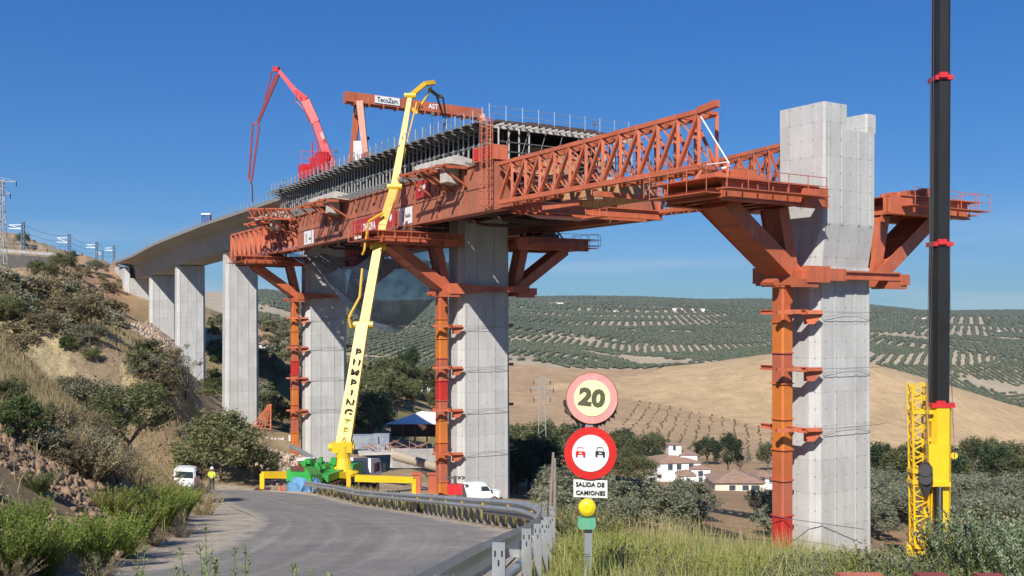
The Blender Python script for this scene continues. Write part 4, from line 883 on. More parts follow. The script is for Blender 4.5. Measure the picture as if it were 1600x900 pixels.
def carsym(cx, m):
    pts = [(-.66,-.12),(-.66,.18),(-.56,.24),(.56,.24),(.66,.18),(.66,-.12),(.66,-.36),(.42,-.36),(.42,-.14),(-.42,-.14),(-.42,-.36),(-.66,-.36)]
    k = .082; o_ = c2+V((cx, -.024, -.005)); mb = MB(); q_ = lambda x, z: o_+V((x*k*(1.02), 0, z*k*1.25-x*k*.06))
    mb.prism([q_(-.68,-.1),q_(-.68,.2),q_(-.5,.3),q_(.5,.3),q_(.68,.2),q_(.68,-.1)], V((0,-.004,0)))
    mb.prism([q_(-.66,-.38),q_(-.66,-.1),q_(-.38,-.1),q_(-.38,-.38)], V((0,-.004,0))); mb.prism([q_(.38,-.38),q_(.38,-.1),q_(.66,-.1),q_(.66,-.38)], V((0,-.004,0)))
    for a_, b_ in (((-.5,.3),(-.36,.72)), ((-.36,.72),(.36,.72)), ((.36,.72),(.5,.3))): mb.beam(q_(*a_), q_(*b_), .006, .005, V((0,1,0)))
    make('car_symbol', mb, m, s2); mb = MB(); mb.prism([q_(-.2,-.0),q_(-.2,.12),q_(.2,.12),q_(.2,0)], V((0,-.006,0))); make('number_plate_symbol', mb, SWHT, s2)
carsym(-.118, SRED); carsym(.112, INK)
c3 = P(922.5, 763.5, D_); mb = MB(); mb.box(c3, (53/F*D_, .012, 27.5/F*D_), (1, 0, -.03)); pl = make('text_plate', mb, mat('cream_plate', (.74, .73, .66), .45, var=.04), th)
lettering('lettering', 'SALIDA DE', .070, c3+V((-.005, -.012, .048)), (1, 0, -.03), Z, INK, pl, .0016, 1.0); lettering('lettering', 'CAMIONES', .070, c3+V((.0, -.012, -.05)), (1, 0, -.03), Z, INK, pl, .0016, 1.0)
c4 = P(917.5, 793, D_); LAMP = mat('amber_lens', (.80, .60, .02), .15, var=.1, scale=20)
mb = MB(); mb.loft([[c4+V((math.cos(2*math.pi*i/20)*rr, dy, math.sin(2*math.pi*i/20)*rr)) for i in range(20)] for rr, dy in ((.085,.05),(.105,.03),(.105,-.03),(.09,-.055),(.05,-.075))]); lp = make('warning_lamp', mb, LAMP, th, smooth=False)
mb = MB()
for a_ in range(0, 360, 45): mb.beam(c4+V((0,-.07,0)), c4+V((math.cos(R(a_))*.1,-.04,math.sin(R(a_))*.1)), .008, .012)
make('lens_rib', mb, mat('lens_rib', (.5,.38,.01), .3), lp)
mb = MB(); c5 = P(916.5, 817, D_); mb.loft([[c5+V((x, y, z)) for x, y in ((-w_,-.06),(w_,-.06),(w_,.06),(-w_,.06))] for z, w_ in ((-.065,.085),(-.02,.108),(.065,.1))]); bx_ = make('battery_box', mb, mat('green_plastic', (.12,.38,.22), .5, var=.1, scale=10, dirt=(.3,.35,.25), dirt_amt=.4), th)
mb = MB()
for i in range(9): x0 = P(917, 880, D_-.04); mb.beam(x0+V((-.02+.014*math.sin(i*2.1), 0, -.12+i*.028)), x0+V((.02+.012*math.sin(i*3.3), 0, -.1+i*.026)), .006, .006)
make('marker_scrawl', mb, INK, th)

# ------------------------------------------------------------------ vehicles
def small_van(name, label, loc, rz, rear_glass=True):
    th = T(name, label, 'van', (0,0,0)); W = .88
    def ring(z, w, yr, yf, c_=.14): return [(-w+c_, yr), (w-c_, yr), (w, yr+c_), (w, yf-c_*2), (w-c_*2, yf), (-w+c_*2, yf), (-w, yf-c_*2), (-w, yr+c_)]
    rs = [(.28,W-.05,-1.98,2.05),(.5,W,-2.05,2.12),(.85,W,-2.05,2.1),(1.0,W-.01,-2.03,1.98),(1.1,W-.03,-2.0,1.3),(1.65,W-.13,-1.93,.72),(1.78,W-.2,-1.85,.55),(1.83,W-.38,-1.6,.35)]
    mb = MB(); mb.loft([[V((x, y, z)) for x, y in ring(z, w_, yr, yf)] for z, w_, yr, yf in rs]); o = make('body', mb, WHITE, th, smooth=False)
    mb = MB(); mb.loft([[V((x, y, z)) for x, y in ring(z, w_, yr, yf)] for z, w_, yr, yf in ((.2,W+.01,-2.09,2.15),(.36,W+.02,-2.1,2.17),(.46,W+.005,-2.07,2.13))]); make('bumper', mb, mat('grey_plastic', (.08,.08,.085), .6), th)
    mb = MB()
    if rear_glass:
        mb.prism([V((-.64,-2.035,1.1)), V((.64,-2.035,1.1)), V((.58,-1.965,1.55)), V((-.58,-1.965,1.55))], V((0,-.012,.0))); make('rear_window', mb, GLASS, th); mb = MB(); mb.box((0,-2.06,.72), (.5,.02,.11)); make('number_plate', mb, SWHT, th)
        mb = MB(); mb.box((.0,-2.07,.92), (.16,.03,.04)); make('door_handle', mb, MATS['grey_plastic'], th)
    for sx in (-1, 1):
        mb = MB(); mb.prism([V((sx*(W-.025),.1,1.13)), V((sx*(W-.025),1.0,1.13)), V((sx*(W-.105),.66,1.56)), V((sx*(W-.105),.1,1.56))], V((sx*.012,0,0))); make('side_window', mb, GLASS, th)
        if rear_glass: mb = MB(); mb.prism([V((sx*(W-.025),-1.75,1.13)), V((sx*(W-.025),-.05,1.13)), V((sx*(W-.105),-.05,1.56)), V((sx*(W-.105),-1.68,1.56))], V((sx*.012,0,0))); make('side_window', mb, GLASS, th)
        mb = MB(); mb.box((sx*(W-.1),-2.05,1.0), (.1,.05,.42)); make('tail_light', mb, mat('tail_red', (.45,.02,.02), .3), th)
        mb = MB(); mb.box((sx*(W+.1),1.05,1.12), (.2,.1,.2)); make('wing_mirror', mb, BLACK, th)
        for yy_ in (-1.3, 1.35):
            mb = MB(); mb.tube((sx*(W-.16),yy_,.31), (sx*(W+.02),yy_,.31), .31, 18); wh = make('wheel', mb, BLACK, th); mb = MB(); mb.tube((sx*(W+.0),yy_,.31), (sx*(W+.03),yy_,.31), .18, 12); make('rim', mb, GALV, wh)
    mb = MB(); mb.prism([V((-.66,1.33,1.08)), V((.66,1.33,1.08)), V((.6,.76,1.62)), V((-.6,.76,1.62))], V((0,.012,.01))); make('windscreen', mb, GLASS, th)
    th.location = loc; th.rotation_euler = rz; LOC[th.name] = V((0,0,0)); return th
o = hit(286, 768, 40, 90); small_van('parked_van', 'small white van parked on the left verge, seen from behind', (o.x, o.y+.4, o.z+.03), (R(-4), R(5), R(13)))
o = G(748, 97); small_van('parked_van', 'white panel van half hidden behind the guardrail at the foot of the pier', (o.x, o.y, P(748, 775.5, 97).z-.5), (0, 0, R(-78)), False)

# worker
def worker():
    o_ = hit(331, 767, 50, 90); th = T('person', 'worker in a hi-vis yellow jacket and white helmet standing on the road with back turned', 'person', tuple(o_))
    J = {'pel':(0,0,.93,.145,.105),'wst':(0,0,1.08,.135,.10),'chs':(0,.01,1.30,.165,.115),'nck':(0,.0,1.47,.06,.06),'hd0':(0,.015,1.56,.075,.085),'hd1':(0,.02,1.66,.085,.095),'hd2':(0,.015,1.73,.06,.07),
         'hl':(-.10,0,.88,.095,.095),'kl':(-.12,.03,.5,.062,.062),'al':(-.14,-.02,.09,.042,.05),'tl':(-.16,.13,.03,.04,.035),'hr':(.10,0,.88,.095,.095),'kr':(.13,.02,.5,.062,.062),'ar':(.16,-.03,.09,.042,.05),'tr':(.19,.12,.03,.04,.035),
         'sl':(-.19,0,1.40,.062,.062),'el':(-.27,-.03,1.14,.048,.048),'wl':(-.17,.12,.98,.034,.034),'fl':(-.10,.17,.96,.04,.025),'sr':(.19,0,1.40,.062,.062),'er':(.27,-.03,1.14,.048,.048),'wr':(.18,.12,.98,.034,.034),'fr':(.11,.17,.96,.04,.025)}
    E = [('pel','wst'),('wst','chs'),('chs','nck'),('nck','hd0'),('hd0','hd1'),('hd1','hd2'),('pel','hl'),('hl','kl'),('kl','al'),('al','tl'),('pel','hr'),('hr','kr'),('kr','ar'),('ar','tr'),('chs','sl'),('sl','el'),('el','wl'),('wl','fl'),('chs','sr'),('sr','er'),('er','wr'),('wr','fr')]
    def skin(name, keys, edges, m, grow=0.0, root=None, lvl=1):
        me = bpy.data.meshes.new(name); ix = {k: i for i, k in enumerate(keys)}; me.from_pydata([J[k][:3] for k in keys], [(ix[a_], ix[b_]) for a_, b_ in edges if a_ in ix and b_ in ix], []); ob = bpy.data.objects.new(name, me); COL.objects.link(ob); s_ = ob.modifiers.new('s', 'SKIN'); s_.use_smooth_shade = True
        for k, i in ix.items(): me.skin_vertices[0].data[i].radius = (J[k][3]+grow, J[k][4]+grow)
        me.skin_vertices[0].data[ix[root or keys[0]]].use_root = True; q_ = ob.modifiers.new('d', 'SUBSURF'); q_.levels = q_.render_levels = lvl
        dg = bpy.context.evaluated_depsgraph_get(); ev = ob.evaluated_get(dg); m2 = bpy.data.meshes.new_from_object(ev); ob.modifiers.clear(); ob.data = m2; m2.materials.clear(); m2.materials.append(m); ob.parent = th; return ob
    skin('body', list(J), E, mat('skin', (.45,.26,.18), .6, var=.03), 0, 'pel')
    skin('trousers', ['pel','hl','kl','al','hr','kr','ar'], E, mat('dark_trousers', (.035,.03,.035), .85, var=.2, scale=9), .014, 'pel')
    skin('jacket', ['pel','wst','chs','sl','el','wl','sr','er','wr'], E, mat('hivis_yellow', (.62,.80,.03), .6, var=.1, scale=9), .022, 'pel')
    for k_, s_ in (('al','tl'),('ar','tr')): skin('boot', [k_, s_], [(k_, s_)], BLACK, .018, k_)
    base = V(th.location)
    def mk(name, fn, m, sm_=False):
        mb = MB(); fn(mb); mb.v = [v+base for v in mb.v]; return make(name, mb, m, th, sm_)
    mk('helmet', lambda mb: mb.loft([[V((math.cos(2*math.pi*i/16)*r_, .018+math.sin(2*math.pi*i/16)*r_*1.15, z_)) for i in range(16)] for r_, z_ in ((.135,1.665),(.138,1.68),(.118,1.69),(.112,1.76),(.085,1.82),(.03,1.845))]), WHITE, True)
    mk('reflective_band', lambda mb: mb.loft([[V((math.cos(2*math.pi*i/16)*.172, .005+math.sin(2*math.pi*i/16)*.135, z_)) for i in range(16)] for z_ in (1.08,1.14)]), mat('reflective_grey', (.6,.62,.6), .4))
    for s_ in (-1, 1): mk('eye', lambda mb: mb.ball((s_*.03,.115,1.645), .011, 6), INK)
    mk('nose', lambda mb: mb.ball((0,.125,1.615), .016, 6), MATS['skin'])
    mk('hair', lambda mb: mb.loft([[V((math.cos(2*math.pi*i/12)*r_, .0+math.sin(2*math.pi*i/12)*r_, z_)) for i in range(12)] for r_, z_ in ((.075,1.56),(.095,1.6),(.098,1.67))]), mat('dark_hair', (.03,.02,.015), .8))
    th.rotation_euler = (0, 0, R(-8))
worker()

# ------------------------------------------------------------------ yellow pump truck
GREEN = mat('green_paint', (.03, .33, .06), .4, var=.15, scale=1.5, dirt=(.12, .3, .1), dirt_amt=.4)
Rr = V((-16.7, 81.5, 0)); Fr = V((-13.0, 95.5, 0)); td = (Fr-Rr).normalized(); tn = V((td.y, -td.x, 0)); zg = P(500, 769, 84).z
th = T('pump_truck', 'green and yellow concrete pump truck on spread outriggers with its tall boom raised', 'pump truck', (Rr.x, Rr.y, zg)); K = lambda a_, u, z: Rr+td*a_+tn*u+Z*(zg+z-.135*a_)
mb = MB(); mb.box(K(6.4,0,1.05), (1.0, 12.5, .35), tn, td); mb.box(K(5,0,1.3), (2.4, 8.5, .12), tn, td); make('chassis', mb, DARKST, th)
mb = MB(); mb.box(K(1.8,-.9,1.75), (.5, 3.0, .7), tn, td); mb.box(K(5.2,-1.0,1.9), (.6,1.1,1.2), tn, td); mb.box(K(4.2,.2,1.7), (1.6,3.0,.6), tn, td); mb.box(K(6.4,-1.05,1.75), (.5,.9,.9), tn, td); mb.box(K(8.2,0,2.1), (2.5,2.2,1.3), tn, td); mb.box(K(8.0,-1.2,2.3), (.3,2.6,.9), tn, td)
for i in range(6): mb.tube(K(3+i*.9,-1.15,1.4), K(3.2+i*.9,-1.2,2.2+.25*(i % 3)), .1, 6)
mb.tube(K(1.5,-.5,2.25), K(6.5,-.5,2.6), .14, 8); rr_ = random.Random(21)
for i in range(26): mb.box(K(2.2+rr_.random()*6.5, -1.1+rr_.random()*1.2, 1.7+rr_.random()*1.3), (rr_.uniform(.12,.5), rr_.uniform(.12,.9), rr_.uniform(.12,.6)), tn, td)
for i in range(12): a_ = 2+rr_.random()*6; mb.tube(K(a_, -1.2, 1.5+rr_.random()), K(a_+rr_.uniform(-.9,.9), -1.15, 2.0+rr_.random()), .06, 5)
make('pump_body', mb, GREEN, th)
mb = MB()
for i in range(16): mb.box(K(2.2+rr_.random()*6, -1.25, 1.5+rr_.random()*1.2), (.1, rr_.uniform(.15,.6), rr_.uniform(.1,.5)), tn, td)
make('pump_fittings', mb, DARKST, th)
mb = MB(); pr = [(-1.1,1.3),(-1.25,1.8),(-.8,2.35),(.5,2.45),(1.0,1.9),(1.1,1.3)]
mb.loft([[K(a_,u,z) for u, z in pr] for a_ in (-.6, 1.5)]); hp = make('hopper', mb, GREEN, th)
mb = MB(); mb.box(K(-.62,-.1,2.3), (1.2,.05,.4), tn, td); make('grille', mb, DARKST, hp)
mb = MB(); rr_ = random.Random(5); rings = []
for z_, w_ in ((-.0,1.3),(.5,1.25),(1.1,1.3),(1.6,1.2)): rings.append([K(math.sin(2*math.pi*i/22)*1.3*w_/1.5+.2, math.cos(2*math.pi*i/22)*w_, z_)+V((rr_.uniform(-.16,.16), rr_.uniform(-.16,.16), rr_.uniform(-.1,.1))) for i in range(22)])
mb.loft(rings); make('tarpaulin', mb, mat('blue_tarpaulin', (.13,.30,.52), .4, var=.25, scale=2.5, bump=.8, bscale=3), th)
for a_ in (3.6, 5.0, 6.2, 9.6, 11.0, 12.6):
    for u in (-1.05, 1.05): mb = MB(); mb.tube(K(a_,u-.18,.52), K(a_,u+.18,.52), .52, 16); wh = make('wheel', mb, BLACK, th); mb = MB(); mb.tube(K(a_,u-.2,.52), K(a_,u+.2,.52), .26, 10); make('rim', mb, GREYST, wh)
cb = MB(); cb.loft([[K(a_,u,z) for a_, u in ((11.2,-1.2),(11.2,1.2),(af,1.2),(af,-1.2))] for z, af in ((.9,13.7),(1.9,13.75),(2.9,13.5),(3.15,13.2))]); cbn = make('cab', cb, WHITE, th)
mb = MB(); mb.box(K(12.6,-1.215,2.35), (.02,1.3,.85), tn, td); mb.box(K(12.6,1.215,2.35), (.02,1.3,.85), tn, td); mb.box(K(13.7,0,2.35), (2.0,.06,.8), tn, td); make('cab_window', mb, GLASS, cbn); mb = MB(); mb.box(K(13.7,1.5,2.3), (.3,.1,.8), tn, td); mb.box(K(13.7,-1.5,2.3), (.3,.1,.8), tn, td); make('cab_mirror', mb, BLACK, cbn)
mb = MB(); mb.box(K(12.6,-1.22,1.2), (.03,2.0,.7), tn, td); make('cab_step', mb, DARKST, cbn)
def og(p0, p1, foot, label):
    mb = MB(); mb.beam(p0, p1, .5, .55, Z, .42, .5); mb.beam(V(p1)+Z*.1, V((p1[0], p1[1], foot)), .34, .3, V((0,1,0))); a_ = make('outrigger', mb, YEL, th, label=label); mb = MB(); mb.box((p1[0], p1[1], foot+.05), (1.1,1.1,.1)); make('foot_pad', mb, DARKST, a_)
g_ = lambda px, D: gz((px-800)/F*D, D)
og(P(462, 742, 82), P(410, 742, 80), g_(410, 80)+.05, 'long yellow outrigger reaching out to the left'); og(P(556, 747, 87), P(647, 750, 86), g_(647, 86), 'long yellow outrigger reaching out to the right')
og(K(8.6,-1.2,1.7), P(545, 743, 83), g_(545, 83)+.1, 'short raised yellow outrigger')
Bp = [P(536, 724, 88.5), P(536, 700, 88.6), P(567, 507, 92.5), P(591, 385, 95), P(600, 345, 95.6), P(617, 290, 96.2), P(641, 150, 98.5), P(664, 131, 100), P(678, 129, 101), P(669, 138, 101.2), P(684, 150, 102), P(697, 193, 104.5)]
mb = MB(); mb.loft([[Bp[0]+V((math.cos(2*math.pi*i/16)*r_, math.sin(2*math.pi*i/16)*r_, z_)) for i in range(16)] for r_, z_ in ((1.35,-1.0),(1.35,-.75),(.9,-.5),(.6,.5),(.55,1.6))]); mb.box(Bp[1]+Z*.1, (1.7,1.2,.9)); mb.tube(Bp[1]+V((-1.2,-.2,.1)), Bp[1]+V((1.0,-.2,.1)), .3, 10); make('turret', mb, YEL, th)
mb = MB(); mb.beam(Bp[1], Bp[2], 1.25, 1.0, V((0,-1,0)), 1.02, .9); b1 = make('boom_arm', mb, YEL, th, label='lowest boom arm with black capitals')
mb = MB(); mb.beam(Bp[2]+V((.1,0,-.2)), Bp[3], .86, .75, V((0,-1,0)), .78, .65); make('boom_arm', mb, YELP, th)
mb = MB(); mb.beam(Bp[3], Bp[4], .72, .6, V((0,-1,0))); mb.beam(Bp[4], Bp[5], .74, .6, V((0,-1,0))); mb.beam(Bp[5], Bp[6], .70, .55, V((0,-1,0)), .42, .4); make('boom_arm', mb, YELP, th)
mb = MB(); mb.beam(Bp[6], Bp[7], .42, .35, V((0,-1,0))); mb.beam(Bp[7], Bp[8], .42, .35, V((0,-1,0))); mb.beam(P(650,177,99), P(674,137,101), .16, .16, V((0,-1,0))); mb.tube(P(655,160,99), P(661,169,99.6), .07, 6); mb.beam(Bp[6]+V((.1,0,-1.2)), Bp[6]+V((.7,0,-1.7)), .4, .3); make('boom_arm', mb, YELP, th)
mb = MB(); mb.beam(Bp[9], Bp[10], .3, .25, V((0,-1,0))); mb.beam(Bp[10]+V((-.1,0,0)), P(693,183,104), .2, .2, V((0,-1,0))); mb.beam(Bp[10]+V((.5,0,0)), P(698,192,104.5), .16, .16, V((0,-1,0))); mb.beam(Bp[10], P(690,151,102.5), .3, .3, V((0,-1,0))); make('tip_arm', mb, mat('boom_dark', (.14,.12,.08), .6), th)
mb = MB(); mb.tube(P(697,192,104.5), P(693,196,104.5), .14, 6); mb.tube(P(693,196,104.5), P(691,212,104.5), .1, 6); make('end_hose', mb, GREYST, th)
# side pipes and links that stand off the arms
for pts_, r_ in (([P(548,512,91.6), P(545,498,91.6), P(547,492,91.8), P(562,464,92.5), P(566,420,93.4)], .12), ([P(566,398,94.5), P(569,392,94.4), P(576,346,94.6), P(598,333,95)], .12),
    ([P(608,322,95.6), P(617,313,95.8), P(624,284,96.0), P(621,277,96.1)], .11), ([P(528,705,88.2), P(560,512,92)], .08), ([P(603,389,95), P(581,388,94.8)], .16), ([P(617,300,96), P(651,160,98.6)], .08)):
    mb = MB(); mb.path(pts_, r_, 6); make('delivery_pipe', mb, YELP, th)
for p_, w_ in ((Bp[2], 1.5), (Bp[3], 1.2), (P(617,292,96.1), 1.1), (Bp[6], .9)): mb = MB(); mb.tube(p_+V((-w_*.62,-.1,0)), p_+V((w_*.62,-.1,0)), .28, 8); make('joint_pin', mb, YEL, th)
ax_ = (Bp[2]-Bp[1]); cs = [c_ for c_ in 'PUMPING']; TM = mat('faded_lettering', (.40,.30,.03), .5)
for i, c_ in enumerate('PUMPINGTEAM'):
    yv = [550, 567, 583, 599, 615, 630, 645, 660, 673, 687, 701][i]
    f_ = (699-yv)/(705-510); p_ = Bp[1].lerp(Bp[2], f_); rt_ = V((.985, -.0, -.17)); lettering('lettering', c_, 1.0, p_+V((.05,-.56,0)), rt_, V((.15,0,1)), INK if i < 7 else TM, b1, .03 if i < 7 else .0, 1.0)

# ------------------------------------------------------------------ red pump truck on the deck
bs = P(505, 268, 121); bs.z = 15.6
th = T('pump_truck', 'red concrete pump truck standing on the deck, its thin boom folded over and hanging down', 'pump truck', tuple(bs))
t = tang(22); n = V((t.y, -t.x, 0)); o_ = V((bs.x-.3, bs.y+1.5, 15.6))
mb = MB(); mb.box(o_+Z*1.2+t*1.0, (2.3, 7.5, .7), n, t); mb.box(o_+Z*1.7+t*.4, (1.8, 2.5, .6), n, t); mb.tube(o_+n*.9+t*3.5+Z*1.9, o_+n*.9-t*1.5+Z*1.9, .18, 8); mb.box(o_-t*2-n*.8+Z*2.2, (1.2,1.8,2.2), n, t); mb.box(o_+t*3+Z*2.8, (1.0,1.4,1.2), n, t)
for dx in (-.35, .35): mb.tube(o_+t*3+n*dx+Z*3.2, o_+t*3+n*dx+Z*5.4, .09, 6)
make('truck_body', mb, RED, th)
mb = MB(); mb.box(o_+t*5.3+Z*1.6, (2.3,1.8,2.4), n, t); make('cab', mb, RED, th)
for a_ in (-1.6, .2, 1.8, 4.8):
    for u in (-1.1, 1.1): mb = MB(); mb.tube(o_+t*a_+n*(u-.17)+Z*.5, o_+t*a_+n*(u+.17)+Z*.5, .5, 12); make('wheel', mb, BLACK, th)
RP = [P(519,262,120.5), P(494,192,121), P(478,158,121.5), P(462,143,122), P(436,111,123), P(428,111,123.2), P(411,165,124), P(403,192,124.4), P(395,240,125), P(392,284,125.5)]
for (i, j, w_, w2) in ((0,1,1.05,.75), (1,2,.9,1.0), (2,3,1.0,.65), (3,4,.6,.4)): mb = MB(); mb.beam(RP[i], RP[j], w_, w_*.7, V((0,-1,0)), w2, w2*.7); make('boom_arm', mb, RED, th)
THIN = mat('dull_red', (.30,.05,.06), .5)
mb = MB(); mb.beam(RP[4]+V((0,0,.2)), RP[5]+V((0,0,.2)), .6, .5, V((0,-1,0))); make('elbow', mb, RED, th)
mb = MB(); mb.beam(P(434,116,123), RP[7], .5, .4, V((0,-1,0)), .3, .25); mb.beam(P(425,112,123.2), P(414,155,124), .14, .14, V((0,-1,0))); make('boom_arm', mb, THIN, th)
mb = MB(); mb.beam(P(405,196,124.4), P(393,283,125.5), .22, .2, V((0,-1,0))); mb.beam(P(395,193,124.4), P(389,280,125.5), .2, .18, V((0,-1,0))); mb.beam(P(405,193,124.4), P(395,193,124.4), .2, .18); mb.beam(P(389,280,125.5), P(393,284,125.5), .2, .18); make('boom_arm', mb, THIN, th)
mb = MB(); mb.path([P(392,284,125.5), P(394,290,125.5), P(394.5,316,125.5)], .1, 6); make('end_hose', mb, DARKST, th)
mb = MB(); mb.path([P(483,165,121.2), P(487,200,120.9), P(512,264,120.4)], .08, 5); mb.tube(P(470,152,121.4), P(484,190,121.2), .16, 6); mb.path([P(463,146,121.6), P(462,158,121.6), P(476,172,121.4)], .09, 5)
for f_ in (.2,.4,.6,.8): a_ = P(487,200,120.9).lerp(P(512,264,120.4), f_); mb.tube(a_, a_+V((.9,0,.25)), .05, 4)
make('pipe_and_ram', mb, THIN, th)
lettering('lettering', '|||||||||', .42, P(504,212,120), (RP[0]-RP[1]), Z, WINK, th, .005, .9).name = 'white_marks'
mb = MB(); q0 = P(470, 262, 119.5); 
for x_ in range(5): mb.tube(q0+V((x_*1.0,0,0)), q0+V((x_*1.0,0,2.0-.05*x_)), .035, 4)
for h in (.5,1.1,1.9): mb.tube(q0+Z*h, q0+V((4.0,0,h+.1)), .03, 4)
make('rear_rail', mb, RED, th)

# ------------------------------------------------------------------ mobile crane at the right
Dc = 60.0; th = T('mobile_crane', 'mobile crane with yellow base section and towering black telescopic boom', 'crane', tuple(G(1465, Dc)))
BLK = mat('black_boom', (.010,.010,.0095), .5, var=.3, scale=.8); tilt = V(((1470-1466)/F*Dc/ (850/F*Dc), 0, 1)).normalized()
bp_ = lambda y, dx=0, dd=0: P(1466.5+(640-y)*.0063+dx, y, Dc+dd)
def oct_(p, q, w, d, m, name, w2=None):
    w2 = w2 or w; f = lambda c, ww: [c+V((a_*ww, b_*d, 0)) for a_, b_ in ((-.5,-.3),(-.3,-.5),(.3,-.5),(.5,-.3),(.5,.3),(.3,.5),(-.3,.5),(-.5,.3))]
    return make(name, MB().loft([f(p, w), f(q, w2)]), m, th)
k_ = Dc/F
oct_(bp_(845), bp_(632), 31*k_, 1.35, YEL, 'base_section'); oct_(bp_(632), bp_(382), 26*k_, 1.1, BLK, 'boom_section'); oct_(bp_(382), bp_(124), 24.5*k_, 1.02, BLK, 'boom_section'); oct_(bp_(124), bp_(-420), 22.5*k_, .95, BLK, 'boom_section')
for y_, w_ in ((632, 35), (382, 30), (124, 28)):
    mb = MB(); c = bp_(y_); mb.box(c, (w_*k_, 1.45 if y_ > 600 else 1.2, .26)); mb.box(c+V((w_*k_*.55,-.1,.05)), (.22,.3,.14)); mb.box(c+V((-w_*k_*.1,-.62,.12)), (.5,.2,.3)); make('collar', mb, RED, th)
mb = MB(); c = bp_(745, 0, -.75); mb.prism([c+V((-15.5*k_,0,1.9)), c+V((15.5*k_,0,1.9)), c+V((15.5*k_,0,.6)), c+V((7*k_,0,-.5)), c+V((-7*k_,0,-.5)), c+V((-15.5*k_,0,.6))], V((0,-.12,0))); mb.box(c+V((0,-.1,-.4)), (1.25,.35,.25)); make('front_plate', mb, YEL, th)
mb = MB(); mb.tube(P(1466,762,Dc-1.0), P(1466,845,Dc-1.3), .24, 12); mb.tube(P(1470,762,Dc-1.1), P(1470,845,Dc-1.4), .12, 8, ); make('lift_ram', mb, BLK, th); mb = MB(); mb.tube(P(1468.5,760,Dc-1.25), P(1468.5,845,Dc-1.5), .07, 8); make('ram_rod', mb, mat('chrome', (.6,.6,.62), .2, .9), th)
# lattice jib folded beside the boom
mb = MB(); J0, J1 = P(1437, 850, Dc-.3), P(1433, 598, Dc-.3)
def jib(mb, p, q, w, d, n_, r):
    ax = (q-p); c4 = [V((sx*w/2, sy*d/2, 0)) for sx in (-1, 1) for sy in (-1, 1)]
    for c_ in c4: mb.tube(p+c_, q+c_, r*1.5, 5)
    for i in range(n_):
        a_ = p+ax*(i/n_); b_ = p+ax*((i+1)/n_)
        for x, y in ((0,1),(2,3),(0,2),(1,3)):
            mb.tube(a_+c4[x], b_+c4[y], r, 4) if i % 2 else mb.tube(a_+c4[y], b_+c4[x], r, 4)
            if i % 2 == 0: mb.tube(a_+c4[x], a_+c4[y], r, 4)
jib(mb, J0, J1, .82, .7, 22, .045); jb = make('lattice_jib', mb, YEL, th)
mb = MB()
for y_ in (643, 735, 752): mb.box(P(1438, y_, Dc-.3), (1.25,.9,.22))
mb.beam(P(1448,655,Dc-.3), P(1458,655,Dc-.3), .2, .2); mb.beam(P(1448,685,Dc-.3), P(1462,690,Dc-.3), .2, .2); mb.box(P(1446,790,Dc-.2), (.35,.35,4.2)); mb.box(P(1449,670,Dc-.35), (.15,.15,2.6)); make('jib_frame', mb, YEL, th)
mb = MB(); mb.loft([[P(1446,y_,Dc-.9)+V((a_*w_,b_*.2,0)) for a_, b_ in ((-1,-1),(1,-1),(1,1),(-1,1))] for y_, w_ in ((722,.12),(730,.34),(756,.36),(764,.2),(775,.08))]); mb.tube(P(1446,735,Dc-1.2), P(1446,735,Dc-.6), .36, 12); mb.tube(P(1446,748,Dc-1.2), P(1446,748,Dc-.6), .36, 12); make('hook_block', mb, mat('hook_black', (.03,.03,.03), .5), th)
mb = MB()
for x0, x1 in ((1445,1452),(1447,1454),(1449,1457)): mb.tube(P(x0,722,Dc-.9), P(x1,380,Dc-.8), .014, 4); mb.tube(P(x1,380,Dc-.8), P(x1+4,-380,Dc-.8), .014, 4)
mb.path([P(1489,668,Dc-.4), P(1483.5,400,Dc-.6), P(1487,-100,Dc-.6)], .012, 4); mb.path([P(1492,720,Dc-.4), P(1485,560,Dc-.5)], .014, 4); make('hoist_rope', mb, CABLE, th)
mb = MB(); mb.beam(P(1480,712,Dc), P(1494,712,Dc), .18, .2); mb.tube(P(1491,712,Dc-.3), P(1491,712,Dc+.3), .2, 10); make('outrigger_winch', mb, YEL, th)
mb = MB(); g_c = gz(1465*0+25.0, Dc); cz = P(1466, 850, Dc).z; mb.box((25.2, Dc+1.6, cz-.9), (2.6, 4.4, 1.7), (.923,-.384,0), (.384,.923,0)); make('superstructure', mb, YEL, th)
mb = MB(); mb.box((25.4, Dc+1, cz-2.2), (2.8, 14, 1.0), (.923,-.384,0), (.384,.923,0)); mb.box((25.4-2.3, Dc+1-5.5, cz-1.9), (2.7, 2.2, 1.7), (.923,-.384,0), (.384,.923,0)); make('carrier', mb, YEL, th)
for a_ in (-4.6,-3.0,-1.2,2.6,4.2,5.8,7.2):
    for u in (-1.3, 1.3): mb = MB(); mb.tube((25.4+u*.923+a_*.384-.23, Dc+1+a_*.923-u*.384+.096, cz-2.8), (25.4+u*.923+a_*.384+.23, Dc+1+a_*.923-u*.384-.096, cz-2.8), .72, 14); make('wheel', mb, BLACK, th)
# pad the crane stands on
mb = MB(); zc = cz-3.5; mb.loft([[V((x, y, z)) for x, y in ((19-e,Dc-10-e),(32+e,Dc-10-e),(32+e,Dc+12+e),(19-e,Dc+12+e))] for z, e in ((zc-5, 5), (zc, 0))]); o = solo('earth_pad', mb, mat('pad_earth', (.32,.23,.14), .95, var=.2, scale=1, bump=.5), 'flat pad of bare earth the black and yellow crane stands on', 'earth pad')

